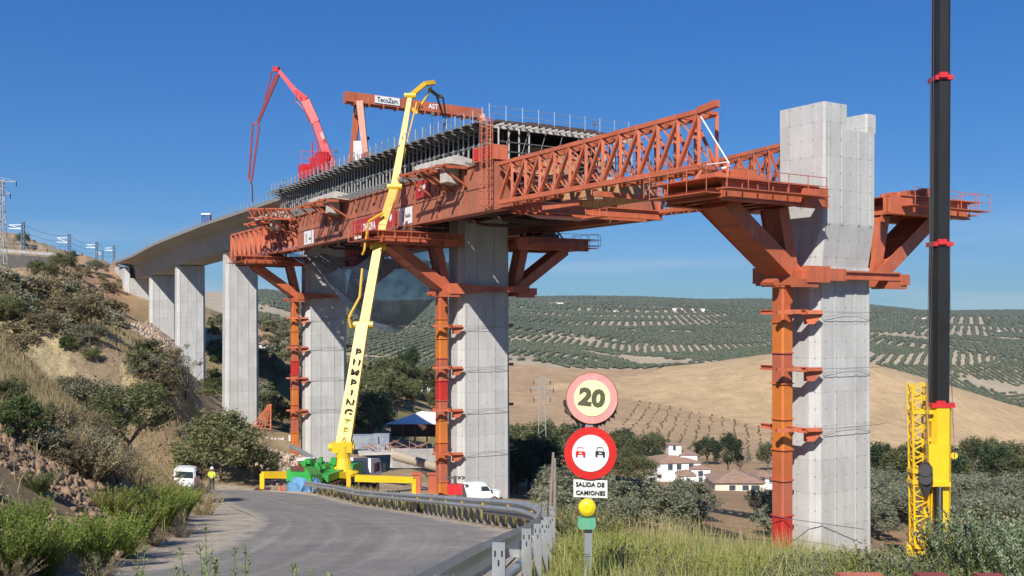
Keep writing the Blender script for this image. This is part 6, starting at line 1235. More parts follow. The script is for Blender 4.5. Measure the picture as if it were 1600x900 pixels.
# ---- the named shrubs and trees on the left
NEAR = [  # key, px, py of the base, width in px, base half-width, label, category, dmin
 ('holm', 28, 690, 100, 2.0, 'big dense dark green bush at the left edge above the rocks', 'bush', 20),
 ('holm2', 8, 640, 70, 2.0, 'dense green bush cut by the left edge, behind a bigger one', 'bush', 30),
 ('holm2', 62, 672, 60, 2.0, 'rounded green bush on the right shoulder of the big edge bush', 'bush', 25),
 ('treeN', 203, 716, 140, 2.7, 'low green tree with a forked trunk above the white van', 'tree', 30),
 ('greyb', 142, 650, 95, 1.5, 'thin greyish bush behind the forked green tree', 'bush', 35),
 ('greyb', 118, 622, 60, 1.5, 'small brownish grey bush left of the forked tree', 'bush', 40),
 ('bigbush', 345, 752, 150, 2.6, 'large rounded bush at the bend, in front of the bare concrete pier', 'bush', 80),
 ('bigbush', 400, 748, 75, 2.6, 'darker bush joined to the large bend bush on its right', 'bush', 84),
 ('greyb', 300, 700, 60, 1.5, 'grey green bush just behind the large bend bush', 'bush', 84),
 ('bare', 290, 625, 75, 1.9, 'half bare tree standing before the slender pier', 'tree', 60),
 ('dryb', 250, 610, 60, 1.5, 'dry brown bush left of the half bare tree', 'bush', 60),
 ('greyb', 225, 590, 60, 1.5, 'pale thorny bush on the straw slope below the access track', 'bush', 60),
 ('dryb', 255, 575, 60, 1.5, 'brown bush just below the pale access track', 'bush', 70),
 ('holm2', 143, 565, 30, 2.0, 'small bright green bush alone on the straw slope', 'bush', 60),
 ('holm', 106, 548, 32, 2.0, 'small green bush at the foot of the rocky outcrop', 'bush', 60),
 ('treeN', 12, 510, 62, 2.7, 'spreading green tree at the left edge under the rocks', 'tree', 70),
 ('holm2', 68, 440, 44, 2.0, 'rounded bush under the railway retaining wall', 'bush', 100),
 ('holm2', 100, 428, 44, 2.0, 'bush right of the one under the retaining wall', 'bush', 100),
 ('holm', 41, 450, 22, 2.0, 'small dark bush low under the retaining wall', 'bush', 100),
 ('pine', 113, 415, 16, 2.6, 'little dark green tree at the end of the retaining wall', 'tree', 150),
 ('treeN', 37, 386, 26, 2.7, 'small lone tree on top of the cutting by a mast', 'tree', 150),
 ('dryb', 78, 470, 70, 1.5, 'broad dry bush over the rocky outcrop', 'bush', 90),
 ('dryb', 118, 505, 80, 1.5, 'sprawling brown bush on the face of the outcrop', 'bush', 90),
 ('greyb', 140, 540, 60, 1.5, 'dusty grey bush on the right foot of the outcrop', 'bush', 90),
 ('dryb', 60, 520, 60, 1.5, 'brown bush in the hollow of the outcrop', 'bush', 90),
 ('greyb', 150, 430, 40, 1.5, 'pale bush on the bank left of the abutment', 'bush', 120),
 ('dryb', 30, 560, 70, 1.5, 'low shadowed scrub left of the straw slope', 'bush', 70),
 ('pine', 640, 600, 40, 2.6, 'dark tree below the sagging net, right of the boom', 'tree', 180),
 ('holm', 575, 545, 34, 2.0, 'dark tree just right of the yellow boom below the net', 'tree', 160),
 ('broad', 418, 665, 50, 3.4, 'bushy green tree behind the orange A frame', 'tree', 150),
 ('broadD', 440, 668, 40, 3.3, 'dark tree in shade behind the middle orange column', 'tree', 150),
 ('farbush', 330, 592, 26, 1.6, 'dark green bush between two left piers', 'bush', 150),
 ('pine', 1138, 745, 46, 2.6, 'tall dark tree right of the farmhouse', 'tree', 240), ('broadD', 1105, 726, 44, 3.3, 'dark broad tree behind the farmhouse tower', 'tree', 300),
 ('bare', 1157, 740, 40, 1.9, 'bare grey tree left of the tallest pole', 'tree', 260), ('broad', 1200, 735, 40, 3.4, 'green tree against the orange column of the tall pier', 'tree', 280),
 ('broad', 1022, 712, 34, 3.4, 'green tree just left of the farmhouse roof', 'tree', 300), ('holm', 1394, 717, 20, 2.0, 'single round bush on the track below the golden field', 'bush', 300), ('holm2', 937, 578, 16, 2.0, 'lone small tree above the upper road sign', 'tree', 300),
]
for key, px, py, wpx, hw, lab, cat, dm in NEAR:
    o = hit(px, py, dm, 600); s = wpx/F*o.y/(2*hw*1.05); plant(key, o, s, lab, cat)

# ---- bushes scattered over the left hillside, each its own thing
def scatter(keys, n, box, dr, wr, label, cat, group, cond=None, seed=1, sp=0):
    g = random.Random(seed); k = 0; tries = 0; pts = []
    while k < n and tries < n*40:
        tries += 1; px = g.uniform(box[0], box[2]); py = g.uniform(box[1], box[3]); o = hit(px, py, dr[0], dr[1])
        if abs(HY-F*o.z/o.y-py) > 6 or (cond and not cond(px, py, o)): continue
        if sp and any((o.x-q.x)**2+(o.y-q.y)**2 < sp*sp for q in pts): continue
        key = g.choice(keys); wm = g.uniform(*wr); hw = {'oliveN':2.5,'oliveM':2.5,'broad':3.4,'broadD':3.3,'pine':2.6,'treeN':2.7,'holm':2,'holm2':2,'bigbush':2.6}.get(key, 1.6)
        plant(key, o, wm/(2*hw), label, cat, group); pts.append(o); k += 1
scatter(['fardry','fargrey','fardry'], 30, (0,405,190,530), (95,300), (2.5,5.5), 'dry scrub bush on the rocky hillside left of the abutment', 'bush', 'scrub bushes on the rocky hillside', seed=3)
scatter(['fardry','fargrey','farbush2'], 10, (220,560,330,640), (60,200), (1.6,3.6), 'scrub bush below the pale access track', 'bush', 'scrub bushes under the access track', seed=4)
scatter(['dryb','greyb'], 12, (70,640,300,735), (22,75), (1.0,2.0), 'dry grey scrub bush between the forked tree and the rocks', 'bush', 'dry scrub along the left bank', seed=5, cond=lambda px, py, o: py > 600+(px-70)*.4 and not (262 < px < 310 and py > 700))
scatter(['fardry','farbush2','fardry','fargrey'], 80, (400,490,700,640), (150,400), (2,5.5), 'bush on the brushy slope behind the middle piers', 'bush', 'bushes on the slope behind the middle piers', seed=6)
def below(lim, h):
    xs_, ys_ = zip(*lim)
    return lambda px, py, o: py-h*F/o.y > np.interp(px, xs_, ys_)
LIM = [(850,705),(950,738),(1005,762),(1110,766),(1130,770),(1235,772)]
def shedclear(px, py, o): return not (590 < px < 705 and py > 690) and not (645 < px < 700 and 585 < py < 612)
scatter(['broad','broad','broadD','bigbush'], 40, (500,610,700,690), (140,330), (6,9), 'tree in the green wood around the white roofed shed', 'tree', 'trees of the wood around the shed', seed=7, sp=4.5, cond=lambda px, py, o: shedclear(px, py, o) and not (598 < px < 705 and py > 640))
scatter(['broadD','broadD'], 6, (565,690,640,722), (125,160), (5,7), 'dark shaded tree in front of the shed', 'tree', 'shaded trees in front of the shed', seed=17, sp=3)
scatter(['farbush','farbush2'], 16, (325,500,345,640), (120,400), (3,5), 'bush seen between two left piers', 'bush', 'bushes behind the left piers', seed=27)
scatter(['fardry','fargrey','farbush2'], 22, (405,470,470,560), (200,400), (3,6), 'scrub bush on the ridge left of the orange column', 'bush', 'bushes on the ridge behind the left piers', seed=28)
scatter(['broadD','broad'], 20, (795,700,850,775), (105,260), (5,8), 'dark leafy tree between the middle pier and the pylon', 'tree', 'dark trees right of the middle pier', seed=8, sp=3.5)
scatter(['broad','broadD','oliveN'], 22, (850,690,1035,735), (230,420), (6,10), 'leafy tree by the houses beyond the road signs', 'tree', 'leafy trees around the white houses', seed=9, sp=5)
scatter(['broad','broadD','treeN'], 10, (950,735,1062,775), (180,320), (5,7), 'leafy tree in front of the farmhouse', 'tree', 'leafy trees in front of the farmhouse', seed=19, sp=4, cond=below([(950,718),(1010,722),(1015,738),(1050,745),(1062,760)], 5.2))
scatter(['broad','broadD','mid' if False else 'broad'], 26, (1360,735,1600,775), (130,420), (6,10), 'leafy tree behind the black and yellow crane', 'tree', 'leafy trees behind the crane', seed=10, sp=5)
scatter(['oliveN','oliveM'], 120, (850,765,1235,848), (85,240), (3.3,4.8), 'olive tree in the near grove between the signs and the tall pier', 'olive tree', 'olive trees of the near grove', seed=11, sp=4.4, cond=lambda px, py, o: not (1085 < px < 1205 and 792 < py < 850) and below(LIM, 3.9)(px, py, o))
scatter(['oliveN','oliveM'], 50, (1350,770,1600,850), (85,240), (4.6,6.2), 'olive tree in the grove behind the leafy shrubs at lower right', 'olive tree', 'olive trees of the grove at lower right', seed=12, sp=4.2, cond=lambda px, py, o: abs(o.x-25.5) > 8 or o.y > 78)
for (x, y, w_, l_) in ((1010,800,4.8,'olive tree above the bare orange patch, left end'),(1082,812,5.2,'rounded olive tree left of the bare orange patch'),(1196,812,4.4,'wide olive tree overhanging the right end of the orange patch')):
    o = hit(x, y, 85, 260); plant('oliveN', o, w_/5, l_, 'olive tree')

# ---- olive groves of the far hills
def ico(level):
    bm = bmesh.new(); bmesh.ops.create_icosphere(bm, subdivisions=level, radius=1); v = np.array([x.co[:] for x in bm.verts]); f = np.array([[q.index for q in p.verts] for p in bm.faces]); bm.free(); return v, f
def grove_points():
    out = []
    def field(y0, y1, dr, dc, seed, cell=230):
        # rows run along a direction that changes from patch to patch
        xs_ = []; g = np.random.default_rng(seed)
        for ang in (1.45, 1.15, 1.95, 0.75):
            c_, s_ = math.cos(ang), math.sin(ang); ext = y1*1.25
            a_ = np.arange(-ext, ext, dr); b_ = np.arange(-ext, ext, dc); A_, B_ = np.meshgrid(a_, b_); A_ = A_+g.normal(size=A_.shape)*dr*.10; B_ = B_+g.normal(size=B_.shape)*dc*.05
            X = A_*c_-B_*s_; Y = A_*s_+B_*c_; k = (Y > y0) & (Y < y1) & (np.abs(X) < Y*.56+10) & (X > -Y*.27); X, Y = X[k], Y[k]
            pid = np.floor(fbm(X/cell/3, Y/cell/3, 88, 2)*14+20).astype(int); want = {1.45:0, 1.15:1, 1.95:2, 0.75:3}[ang]; sel = (pid % 4) == want; xs_.append(np.stack([X[sel], Y[sel], np.full(sel.sum(), ang)], 1))
        return np.concatenate(xs_)
    return field
fld = grove_points()
P1 = fld(420, 1350, 4.6, 9.5, 1); P2 = fld(1350, 2300, 7, 14, 2, 330); P3 = fld(2300, 3900, 12, 22, 3, 420)
def keep(Pt, thin):
    X, Y = Pt[:,0], Pt[:,1]; Zv = ground_np(X, Y); px, py, gold, brown = cover(X, Y, Zv)
    bare = (fbm(X/90, Y/60, 31, 3) > thin)
    k = ~gold & ~brown & ~bare & (py < 640) & ((px > 395)) & ((px > 560) | (Y > 520)) & (py < 900)
    # hidden behind nearer ground
    vis = np.ones(len(X), bool)
    for f_ in (.9, .8, .7, .62, .55, .5): 
        zz = ground_np(X*f_, Y*f_)/(Y*f_)*Y; vis &= zz < Zv+6+Y*.002
    k &= vis; return X[k], Y[k], Zv[k]
OLF = leafmat('olive_far', (.062,.075,.042), (.105,.118,.07), .02, 0)
def blobs(name, X, Y, Zv, lvl, rad, seed):
    v, f = ico(lvl); g = np.random.default_rng(seed); n = len(X); nv = len(v); s = rad*(.7+.55*g.random(n)); jit = 1+(g.random((n, nv))-.5)*.55
    ang = g.random(n)*6.28; ca, sa = np.cos(ang), np.sin(ang); bx = v[None,:,0]*jit; by = v[None,:,1]*jit; bz = v[None,:,2]*jit
    W = np.stack([(bx*ca[:,None]-by*sa[:,None])*s[:,None]+X[:,None], (bx*sa[:,None]+by*ca[:,None])*s[:,None]+Y[:,None], bz*s[:,None]*.72+(Zv+s*.62)[:,None]], 2)
    return np_obj(name, W.reshape(-1,3), (f[None]+(np.arange(n)*nv)[:,None,None]).reshape(-1,3), OLF)
X1, Y1, Z1 = keep(P1, .17)
oo = np.argsort(Y1); X1, Y1, Z1 = X1[oo], Y1[oo], Z1[oo]
# the nearest of the hill groves are single trees
nI = 90; v, f = ico(2)
for i in range(nI):
    plant('oliveM', (X1[i], Y1[i], Z1[i]), random.uniform(.85, 1.15), 'olive tree in the lowest rows of the hillside groves', 'olive tree', 'olive trees in the lowest rows of the hillside groves')
X1, Y1, Z1 = X1[nI:], Y1[nI:], Z1[nI:]
vs_ = [blobs('olive_grove', X1, Y1, Z1, 2, 1.95, 1)]
X2, Y2, Z2 = keep(P2, .17); X3, Y3, Z3 = keep(P3, .14)
vs_ += [blobs('olive_grove', X2, Y2, Z2, 1, 3.3, 2), blobs('olive_grove', X3, Y3, Z3, 1, 5.4, 3)]
for o, l_ in zip(vs_, ('rows of olive trees on the nearer hillsides', 'dense olive groves on the middle hills', 'far olive groves up to the skyline')): o['kind'] = 'stuff'; o['label'] = l_
print('OLIVES', len(X1), len(X2), len(X3))
# seedlings in the ploughed field
xs_, ys_ = np.meshgrid(np.arange(-60, 420, 6.5), np.arange(310, 820, 7.5)); xs_ = (xs_+ys_*.22).ravel()+RNG.normal(size=xs_.size)*.5; ys_ = ys_.ravel()+RNG.normal(size=xs_.size)*.5; zz = ground_np(xs_, ys_); px, py, gold, brown = cover(xs_, ys_, zz); k = brown & (RNG.random(xs_.size) < .85)
v, f = ico(1); X, Y, Zv = xs_[k], ys_[k], zz[k]; n = len(X); s = .42+.4*RNG.random(n); W = v[None]*s[:,None,None]*np.array([1,1,1.2])+np.stack([X, Y, Zv+.3], 1)[:,None,:]
o = np_obj('young_trees', W.reshape(-1,3), (f[None]+(np.arange(n)*len(v))[:,None,None]).reshape(-1,3), leafmat('seedling', (.09,.09,.04), (.14,.12,.06), .1, 0)); o['kind'] = 'stuff'; o['label'] = 'rows of small seedlings dotting the ploughed brown field'

# ---- grass and weeds
def blades(name, X, Y, H, W, m, seed, lean=.35, zoff=-.03):
    g = np.random.default_rng(seed); n = len(X); Zv = ground_np(X, Y)+zoff; a = g.random(n)*6.28; dx, dy = np.cos(a), np.sin(a); b = g.random(n)*6.28; l = lean*H*g.random(n); lx, ly = np.cos(b)*l, np.sin(b)*l
    p0 = np.stack([X, Y, Zv], 1); side = np.stack([dx, dy, np.zeros(n)], 1)*W[:,None]*.5; m1 = p0+np.stack([lx*.3, ly*.3, H*.55], 1); p2 = p0+np.stack([lx, ly, H*.97], 1)
    Vv = np.stack([p0-side, p0+side, m1+side*.75, m1-side*.75, p2+side*.12, p2-side*.12], 1).reshape(-1,3); bi = (np.arange(n)*6)[:,None]
    F_ = np.concatenate([bi+np.array([[0,1,2,3]]), bi+np.array([[3,2,4,5]])]); o = np_obj(name, Vv, F_, m); o['kind'] = 'stuff'; return o
def area(n, pxr, Dr, seed, dens=None, cond=None):
    g = np.random.default_rng(seed); D = np.sqrt(g.random(n)*(Dr[1]**2-Dr[0]**2)+Dr[0]**2); px = g.uniform(*pxr, n); X = (px-800)/F*D; k = np.ones(n, bool)
    if dens is not None: k &= g.random(n) < dens(X, D)
    if cond is not None: k &= cond(X, D, px)
    return X[k], D[k]
GRN = leafmat('grass_green', (.19,.24,.05), (.40,.42,.13), .9, .35); GYL = leafmat('grass_yellow', (.36,.32,.12), (.54,.46,.21), 1.2, .35)
right = lambda X, D, px: X > np.interp(D, RAIL[:,1], RAIL[:,0])+.55
X, Y = area(52000, (825,1640), (9.0,23), 1, lambda X, D: np.clip(.35+2.2*fbm(X*.9, D*.9, 71), .05, 1), right); o = blades('grass', X, Y, (.3+.45*RNG.random(len(X)))*(1+1.2*fbm(X*.7, Y*.7, 72)), .009+.009*RNG.random(len(X)), GRN, 5); o['label'] = 'green grass on the verge right of the guardrail'
X, Y = area(17000, (825,1640), (9.5,30), 2, lambda X, D: np.clip(.25-2.4*fbm(X*.9, D*.9, 71), .03, 1), right); o = blades('tall_grass', X, Y, .35+.55*RNG.random(len(X)), .009+.008*RNG.random(len(X)), GYL, 6, .5); o['label'] = 'dry yellow grass on the verge right of the guardrail'
X, Y = area(26000, (470,850), (20,75), 3, None, lambda X, D, px: (X > np.interp(D, RAIL[:,1], RAIL[:,0])+.35) & (X < np.interp(D, RAIL[:,1], RAIL[:,0])+4)); o = blades('roadside_grass', X, Y, .3+.6*RNG.random(len(X)), .02+.02*RNG.random(len(X)), GYL, 7, .4); o['label'] = 'dry grass behind the far stretch of guardrail'
bankc = lambda X, D, px: (X < np.interp(D, LY, LX)-.4)
X, Y = area(60000, (-60,330), (17,80), 4, lambda X, D: np.clip(.5+2.4*fbm(X*.35, D*.35, 73), .0, 1)*np.where(D < 30, .25, 1), bankc); o = blades('dry_grass', X, Y, .25+.4*RNG.random(len(X)), .014+.03*RNG.random(len(X))*np.clip(Y/60, .2, 1), STRAWM, 8, .5); o['label'] = 'straw coloured dry grass over the left bank'
X, Y = area(36000, (-40,480), (80,150), 14, lambda X, D: np.clip(.4+2.0*fbm(X*.15, D*.15, 74), .0, 1), lambda X, D, px: (px < 330)); o = blades('dry_grass', X, Y, .3+.45*RNG.random(len(X)), .05+.04*RNG.random(len(X)), STRAWM, 9, .5); o['label'] = 'straw grass on the slope further up the left bank'

# weeds with leafy stalks
def stalks(name, leaf, n_st, h, rad, seed, leaf_s=.05, per=46, m=None, spread=.45, dens=1.0, bare=.12):
    g = np.random.default_rng(seed); Vs, Fs, nb_ = [], [], 0; st = MB()
    for i in range(n_st):
        a_ = g.random()*6.28; r_ = rad*math.sqrt(g.random()); b0 = np.array([math.cos(a_)*r_*.35, math.sin(a_)*r_*.35, -.1]); hh = h*(.55+.45*g.random()); top = b0+np.array([math.cos(a_)*r_*spread*2.2, math.sin(a_)*r_*spread*2.2, hh]); mid = (b0+top)/2-np.array([math.cos(a_)*r_*.12, math.sin(a_)*r_*.12, 0])
        st.tube(V(b0), V(mid), .008, 4, .006); st.tube(V(mid), V(top), .006, 4, .003)
        k = int(per*(.7+.6*g.random())); f_ = bare+(1-bare)*g.random(k)**.8; pos = np.where(f_[:,None] < .5, b0+(mid-b0)*(f_*2)[:,None], mid+(top-mid)*((f_-.5)*2)[:,None]); ph = g.random(k)*6.28; out_ = np.stack([np.cos(ph), np.sin(ph), .55+.5*g.random(k)], 1); out_ /= np.linalg.norm(out_, axis=1)[:,None]
        reach = (.35+.9*(1-f_))*leaf_s*2.6*g.random(k); p = pos+out_*reach[:,None]; s = leaf_s*(.7+.7*g.random(k))[:,None]; sd = np.cross(out_, np.array([0,0,1.0])); sd /= np.linalg.norm(sd, axis=1)[:,None]
        Vs.append(np.stack([p-out_*s*.3, p+sd*s*.26+out_*s*.3, p+out_*s*1.0, p-sd*s*.26+out_*s*.3], 1).reshape(-1,3)); Fs.append(np.arange(k*4).reshape(k,4)+nb_); nb_ += k*4
    th = bpy.data.objects.new(name, None); COL.objects.link(th); LOC[th.name] = V((0,0,0)); np_obj('leaves', np.concatenate(Vs), np.concatenate(Fs), LM.get(leaf, leaf) if isinstance(leaf, str) else leaf, th); make('stems', st, m or LM['bright'], th); return th
WP = {'wb': lambda: stalks('weed_shrub', 'bright', 120, 1.35, .75, 31, .05, 70), 'wy': lambda: stalks('weed_shrub', 'yellow', 100, 1.2, .7, 32, .045, 65), 'wg': lambda: stalks('weed_shrub', 'mid', 90, 1.0, .7, 33, .05, 60),
      'ws': lambda: stalks('leafy_shrub', 'silver', 110, 1.75, .75, 34, .042, 130, spread=.3), 'wk': lambda: stalks('leafy_shrub', 'grey', 60, 1.0, .5, 35, .045, 60, spread=.35), 'sp': lambda: stalks('tall_weed', 'sprig', 4, 1.55, .16, 36, .042, 60, spread=.85, bare=.3), 'wd': lambda: stalks('dry_weed', STRAWM, 80, .85, .6, 37, .035, 40, m=STRAWM), 'wn': lambda: stalks('dry_weed', 'dry', 70, .8, .7, 38, .04, 40, m=BARK)}
WU = {}
def weed(key, px, D, s, label, cat='weed', group=None, dz=0, rz=None, loc=None):
    if key not in WU: p = WP[key](); PROTO[key] = p; used = False; WU[key] = 1
    else: p = PROTO[key]; used = True
    c = loc or G(px, D); o = place(p, used, (c.x, c.y, c.z+dz), random.uniform(0, 6.28) if rz is None else rz, s, label); o['category'] = cat
    if group: o['group'] = group
    elif 'group' in o: del o['group']
    return o
def weed_at(key, px, py, s, label, dmin=12, cat='weed', group=None): return weed(key, px, 0, s, label, cat, group, loc=hit(px, py, dmin, 90))
for key, px, py, s, lab, dm in (('wb', 20, 900, 1.3, 'bright green weed clump at the lower left corner', 12), ('wb', 66, 895, 1.25, 'tall bright green weed clump right of the corner one', 12), ('wb', 40, 840, .95, 'green weeds below the loose rocks at the left', 13),
    ('wb', 150, 880, 1.35, 'broad green weed clump at the foot of the rock bank', 15), ('wb', 190, 868, 1.2, 'green weed clump beside the dusty road edge', 16), ('wy', 178, 810, 1.2, 'yellowing weed clump above the broad green one', 18), ('wy', 222, 838, 1.25, 'yellow green weed clump near the road edge', 19), ('wb', 250, 822, 1.5, 'big green weed clump on the corner of the verge', 22), ('wb', 282, 808, 1.45, 'green weeds reaching over the dusty verge', 25), ('wy', 260, 795, 1.3, 'yellow green weeds below the white van', 27), ('wb', 296, 790, 1.2, 'last green weeds before the white van', 32),
    ('wg', 60, 770, .9, 'small green weed growing among the loose rocks', 15), ('wn', 240, 852, .9, 'dead brown weed clump under the yellow one', 17), ('wn', 150, 905, 1.0, 'dead brown weeds at the bottom of the bank', 13), ('wn', 15, 910, 1.0, 'dead brown weeds under the corner clump', 12), ('wg', 90, 720, 1.0, 'low green weed on top of the rock bank', 17), ('wn', 285, 840, .8, 'dead brown weed at the tip of the verge', 22)):
    weed_at(key, px, py, s*.58, lab, dm)
g = random.Random(44)
for i in range(26):
    px = g.uniform(80, 320); weed_at(g.choice(['wn','wd','wd']), px, 700+ (px-80)*.36+g.uniform(-30, 30), g.uniform(.8,1.4), 'dry weed clump in the band above the green weeds', 20, 'weed', 'dry weeds along the top of the verge bank')
# right verge
for i, (px, D, s) in enumerate(((1515,14,1.0),(1540,15,1.1),(1572,14,1.15),(1600,15.5,1.1),(1625,13,1.0),(1528,17,1.0),(1556,17.5,1.1),(1590,18,1.05))): weed('ws', px, D, s, 'tall silvery leafed shrub in the thicket at the lower right corner', 'shrub', 'silvery shrubs in the lower right thicket', dz=-.15)
g = random.Random(45)
for i in range(14): weed(g.choice(['wk','wg','wk']), g.uniform(1395, 1490), g.uniform(12.5, 17), g.uniform(.7,.95), 'pale green weed clump left of the corner thicket', 'weed', 'pale weeds left of the corner thicket')
for i in range(34): weed(g.choice(['wk','wk','wy','wd','wg']), g.uniform(1000, 1400), g.uniform(11, 17), g.uniform(.5,.8), 'weed clump in the grass in front of the tall pier', 'weed', 'weeds in the grass before the tall pier')
for i in range(26): weed(g.choice(['wk','wd','wd','wy','wn']), g.uniform(885, 1060), g.uniform(12.5, 22), g.uniform(.45,.75), 'weed clump in the grass around the sign post', 'weed', 'weeds around the sign post')
for i in range(18): 
    D = g.uniform(22, 70); x = float(np.interp(D, RAIL[:,1], RAIL[:,0]))+g.uniform(.8, 2.2); weed(g.choice(['wd','wn','wg']), 800+F*x/D, D, g.uniform(.7,1.1), 'dry weed clump behind the guardrail posts', 'weed', 'dry weeds behind the guardrail')
# tall thin weeds close to the camera, at the bottom
for i, (px, pyt, D, s) in enumerate(((330,822,8.2,1),(368,848,8.0,1),(388,862,7.6,1),(206,846,8.4,1),(462,872,7.4,1),(492,876,7.6,1),(316,850,7.8,1),(296,866,7.6,1),(180,872,8.0,1),(240,882,7.8,1))):
    c = G(px, D); top = P(px, pyt, D).z; h_ = max(.5, top-c.z); k_ = h_/1.35
    weed('sp', px, D, (max(.8, k_*.9), max(.8, k_*.9), k_), ['tallest thin weed at the bottom, over the road edge','thin weed just right of the tallest one','short thin weed third from the tallest','thin pale weed sprig at the foot of the green weeds','thin weed sprig over the middle of the asphalt','last thin weed sprig to the right on the asphalt','thin weed leaning left of the tallest one','low thin weed left of the leaning one','thin sprig left of the pale one','low sprig between the pale sprig and the leaning one'][i], 'weed', rz=g.uniform(0, 6))

# ---- loose rocks
def rocks(name, pts, sizes, m, seed, label):
    v, f = ico(1); g = np.random.default_rng(seed); n = len(pts); nv = len(v); jit = 1+(g.random((n, nv, 1))-.5)*.9; sc3 = (.45+1.0*g.random((n,1,3))); W = v[None]*jit*sc3*sizes[:,None,None]+pts[:,None,:]
    o = np_obj(name, W.reshape(-1,3), (f[None]+(np.arange(n)*nv)[:,None,None]).reshape(-1,3), m); o['kind'] = 'stuff'; o['label'] = label; return o
ROCK = mat('rock', (.25,.165,.10), .9, var=.5, scale=1.2, bump=.7, bscale=6); ROCK2 = mat('pale_rubble', (.46,.34,.25), .9, var=.25, scale=1, bump=.6)
X, Y = area(22000, (-60,260), (14,36), 21, lambda X, D: np.clip(.35+3.2*fbm(X*.4, D*.4, 75), 0, 1), lambda X, D, px: (X < np.interp(D, LY, LX)-.5) & (px < 150+ (30-D)*5)); s = .022+.10*RNG.random(len(X))**3.5; rocks('loose_rocks', np.stack([X, Y, ground_np(X, Y)+s*.2], 1), s, ROCK, 1, 'loose broken rocks over the bank at the left')
X, Y = area(1500, (150,330), (150,262), 22, None, lambda X, D, px: (np.abs(HY-F*ground_np(X, D)/D-530) < 26) & (px > 205)); s = .10+.22*RNG.random(len(X)); rocks('pale_rubble', np.stack([X, Y, ground_np(X, Y)+.1], 1), s, ROCK2, 2, 'pale rubble spread at the foot of the short pier')
X, Y = area(2200, (-20,190), (105,330), 23, lambda X, D: np.clip(.1+2.6*fbm(X*.12, D*.12, 76), 0, 1)); s = .2+.8*RNG.random(len(X))**2.5; rocks('outcrop_rocks', np.stack([X, Y, ground_np(X, Y)+s*.1], 1), s, ROCK, 3, 'brown rocks of the outcrop on the left hillside')
X, Y = area(260, (395,500), (95,140), 24, None, lambda X, D, px: px > 400); s = .1+.35*RNG.random(len(X)); rocks('ramp_rubble', np.stack([X, Y, ground_np(X, Y)+.1], 1), s, ROCK2, 4, 'pink rubble along the ramp beside the middle orange column')
for k_ in list(PROTO):
    pass
# ------------------------------------------------------------------ camera, sky, sun
cam = bpy.data.cameras.new('camera'); co = bpy.data.objects.new('camera', cam); COL.objects.link(co)
cam.sensor_width = 36; cam.lens = 36*F/1600; cam.shift_y = 40/1600; cam.clip_end = 20000; cam.clip_start = .2
co.rotation_euler = (R(90), 0, 0); sc.camera = co
SD = V((-.306, -1.156, 1.0)).normalized()      # towards the sun
el = math.asin(SD.z); az = math.atan2(SD.x, SD.y)
sl = bpy.data.lights.new('sun', 'SUN'); sl.energy = 4.2; sl.angle = R(.5); sl.color = (1, .955, .88)
so = bpy.data.objects.new('sun', sl); COL.objects.link(so); so.rotation_euler = SD.to_track_quat('Z', 'Y').to_euler(); so.location = SD*50
w = bpy.data.worlds.new('World'); sc.world = w; w.use_nodes = True; N = w.node_tree.nodes; L = w.node_tree.links
sky = N.new('ShaderNodeTexSky'); sky.sky_type = 'NISHITA'; sky.sun_disc = False; sky.sun_elevation = el; sky.sun_rotation = az
sky.altitude = 1500; sky.air_density = 1.0; sky.dust_density = 0.0; sky.ozone_density = 1.5
bg = N['Background']; bg.inputs['Strength'].default_value = .15
gm = N.new('ShaderNodeGamma'); gm.inputs[1].default_value = .6; L.new(sky.outputs[0], gm.inputs[0])
hs = N.new('ShaderNodeHueSaturation'); hs.inputs['Saturation'].default_value = 1.75; L.new(gm.outputs[0], hs.inputs['Color']); tn = N.new('ShaderNodeMix'); tn.data_type = 'RGBA'; tn.blend_type = 'MULTIPLY'; tn.inputs[0].default_value = 1; tn.inputs[7].default_value = (.27, .55, .90, 1); L.new(hs.outputs[0], tn.inputs[6]); 
tcw = N.new('ShaderNodeTexCoord'); mpw = N.new('ShaderNodeMapping'); mpw.inputs['Scale'].default_value = (1.6, 1.6, 22); L.new(tcw.outputs['Generated'], mpw.inputs[0]); nw = N.new('ShaderNodeTexNoise'); nw.inputs['Scale'].default_value = 1.6; nw.inputs['Detail'].default_value = 7; L.new(mpw.outputs[0], nw.inputs['Vector'])
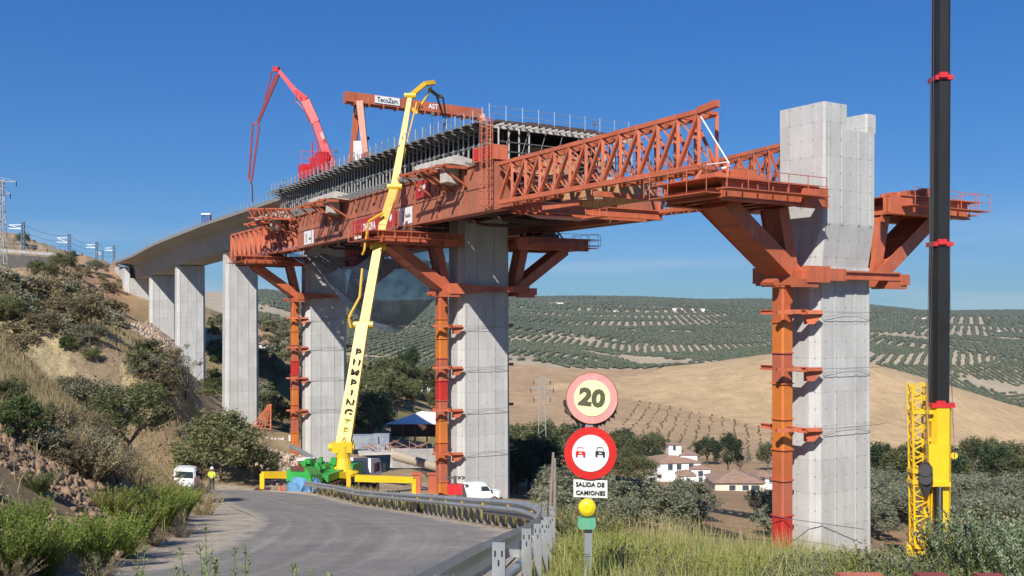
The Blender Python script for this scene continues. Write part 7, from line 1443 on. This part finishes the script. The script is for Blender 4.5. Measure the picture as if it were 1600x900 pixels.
rw = N.new('ShaderNodeMapRange'); rw.inputs[1].default_value = .5; rw.inputs[2].default_value = .78; rw.inputs[4].default_value = .75; L.new(nw.outputs['Fac'], rw.inputs[0])
sx = N.new('ShaderNodeSeparateXYZ'); L.new(tcw.outputs['Generated'], sx.inputs[0]); re_ = N.new('ShaderNodeMapRange'); re_.inputs[1].default_value = .02; re_.inputs[2].default_value = .13; re_.inputs[3].default_value = 1; re_.inputs[4].default_value = 0; L.new(sx.outputs['Z'], re_.inputs[0])
ml = N.new('ShaderNodeMath'); ml.operation = 'MULTIPLY'; L.new(rw.outputs[0], ml.inputs[0]); L.new(re_.outputs[0], ml.inputs[1])
cl = N.new('ShaderNodeMix'); cl.data_type = 'RGBA'; L.new(ml.outputs[0], cl.inputs[0]); L.new(tn.outputs[2], cl.inputs[6]); cl.inputs[7].default_value = (2.6, 3.2, 3.9, 1); L.new(cl.outputs[2], bg.inputs['Color'])
vs = sc.view_settings; vs.view_transform = 'Standard'; vs.look = 'None'; vs.gamma = 1; vs.exposure = 0.58; vs.use_curve_mapping = False
sc.render.engine = 'CYCLES'; cy = sc.cycles; cy.max_bounces = 5; cy.diffuse_bounces = 3; cy.glossy_bounces = 2; cy.transmission_bounces = 3; cy.transparent_max_bounces = 8
cy.use_denoising = True; cy.use_adaptive_sampling = True; cy.adaptive_threshold = .02

HAZE = True
if HAZE:
    mb = MB(); mb.box((0, 3200, 100), (7600, 7300, 500)); hz = make('haze', mb, None); hz['kind'] = 'stuff'; hz['label'] = 'thin blue summer haze over the valley'
    hm = bpy.data.materials.new('haze'); hm.use_nodes = True; hn = hm.node_tree.nodes; hn.remove(hn['Principled BSDF']); pv = hn.new('ShaderNodeVolumePrincipled'); pv.inputs['Color'].default_value = (.86, .92, 1, 1); pv.inputs['Density'].default_value = .000055; pv.inputs['Anisotropy'].default_value = .2; hm.node_tree.links.new(pv.outputs[0], hn['Material Output'].inputs['Volume']); hz.data.materials.append(hm)
    cy.volume_bounces = 0; cy.volume_max_steps = 16
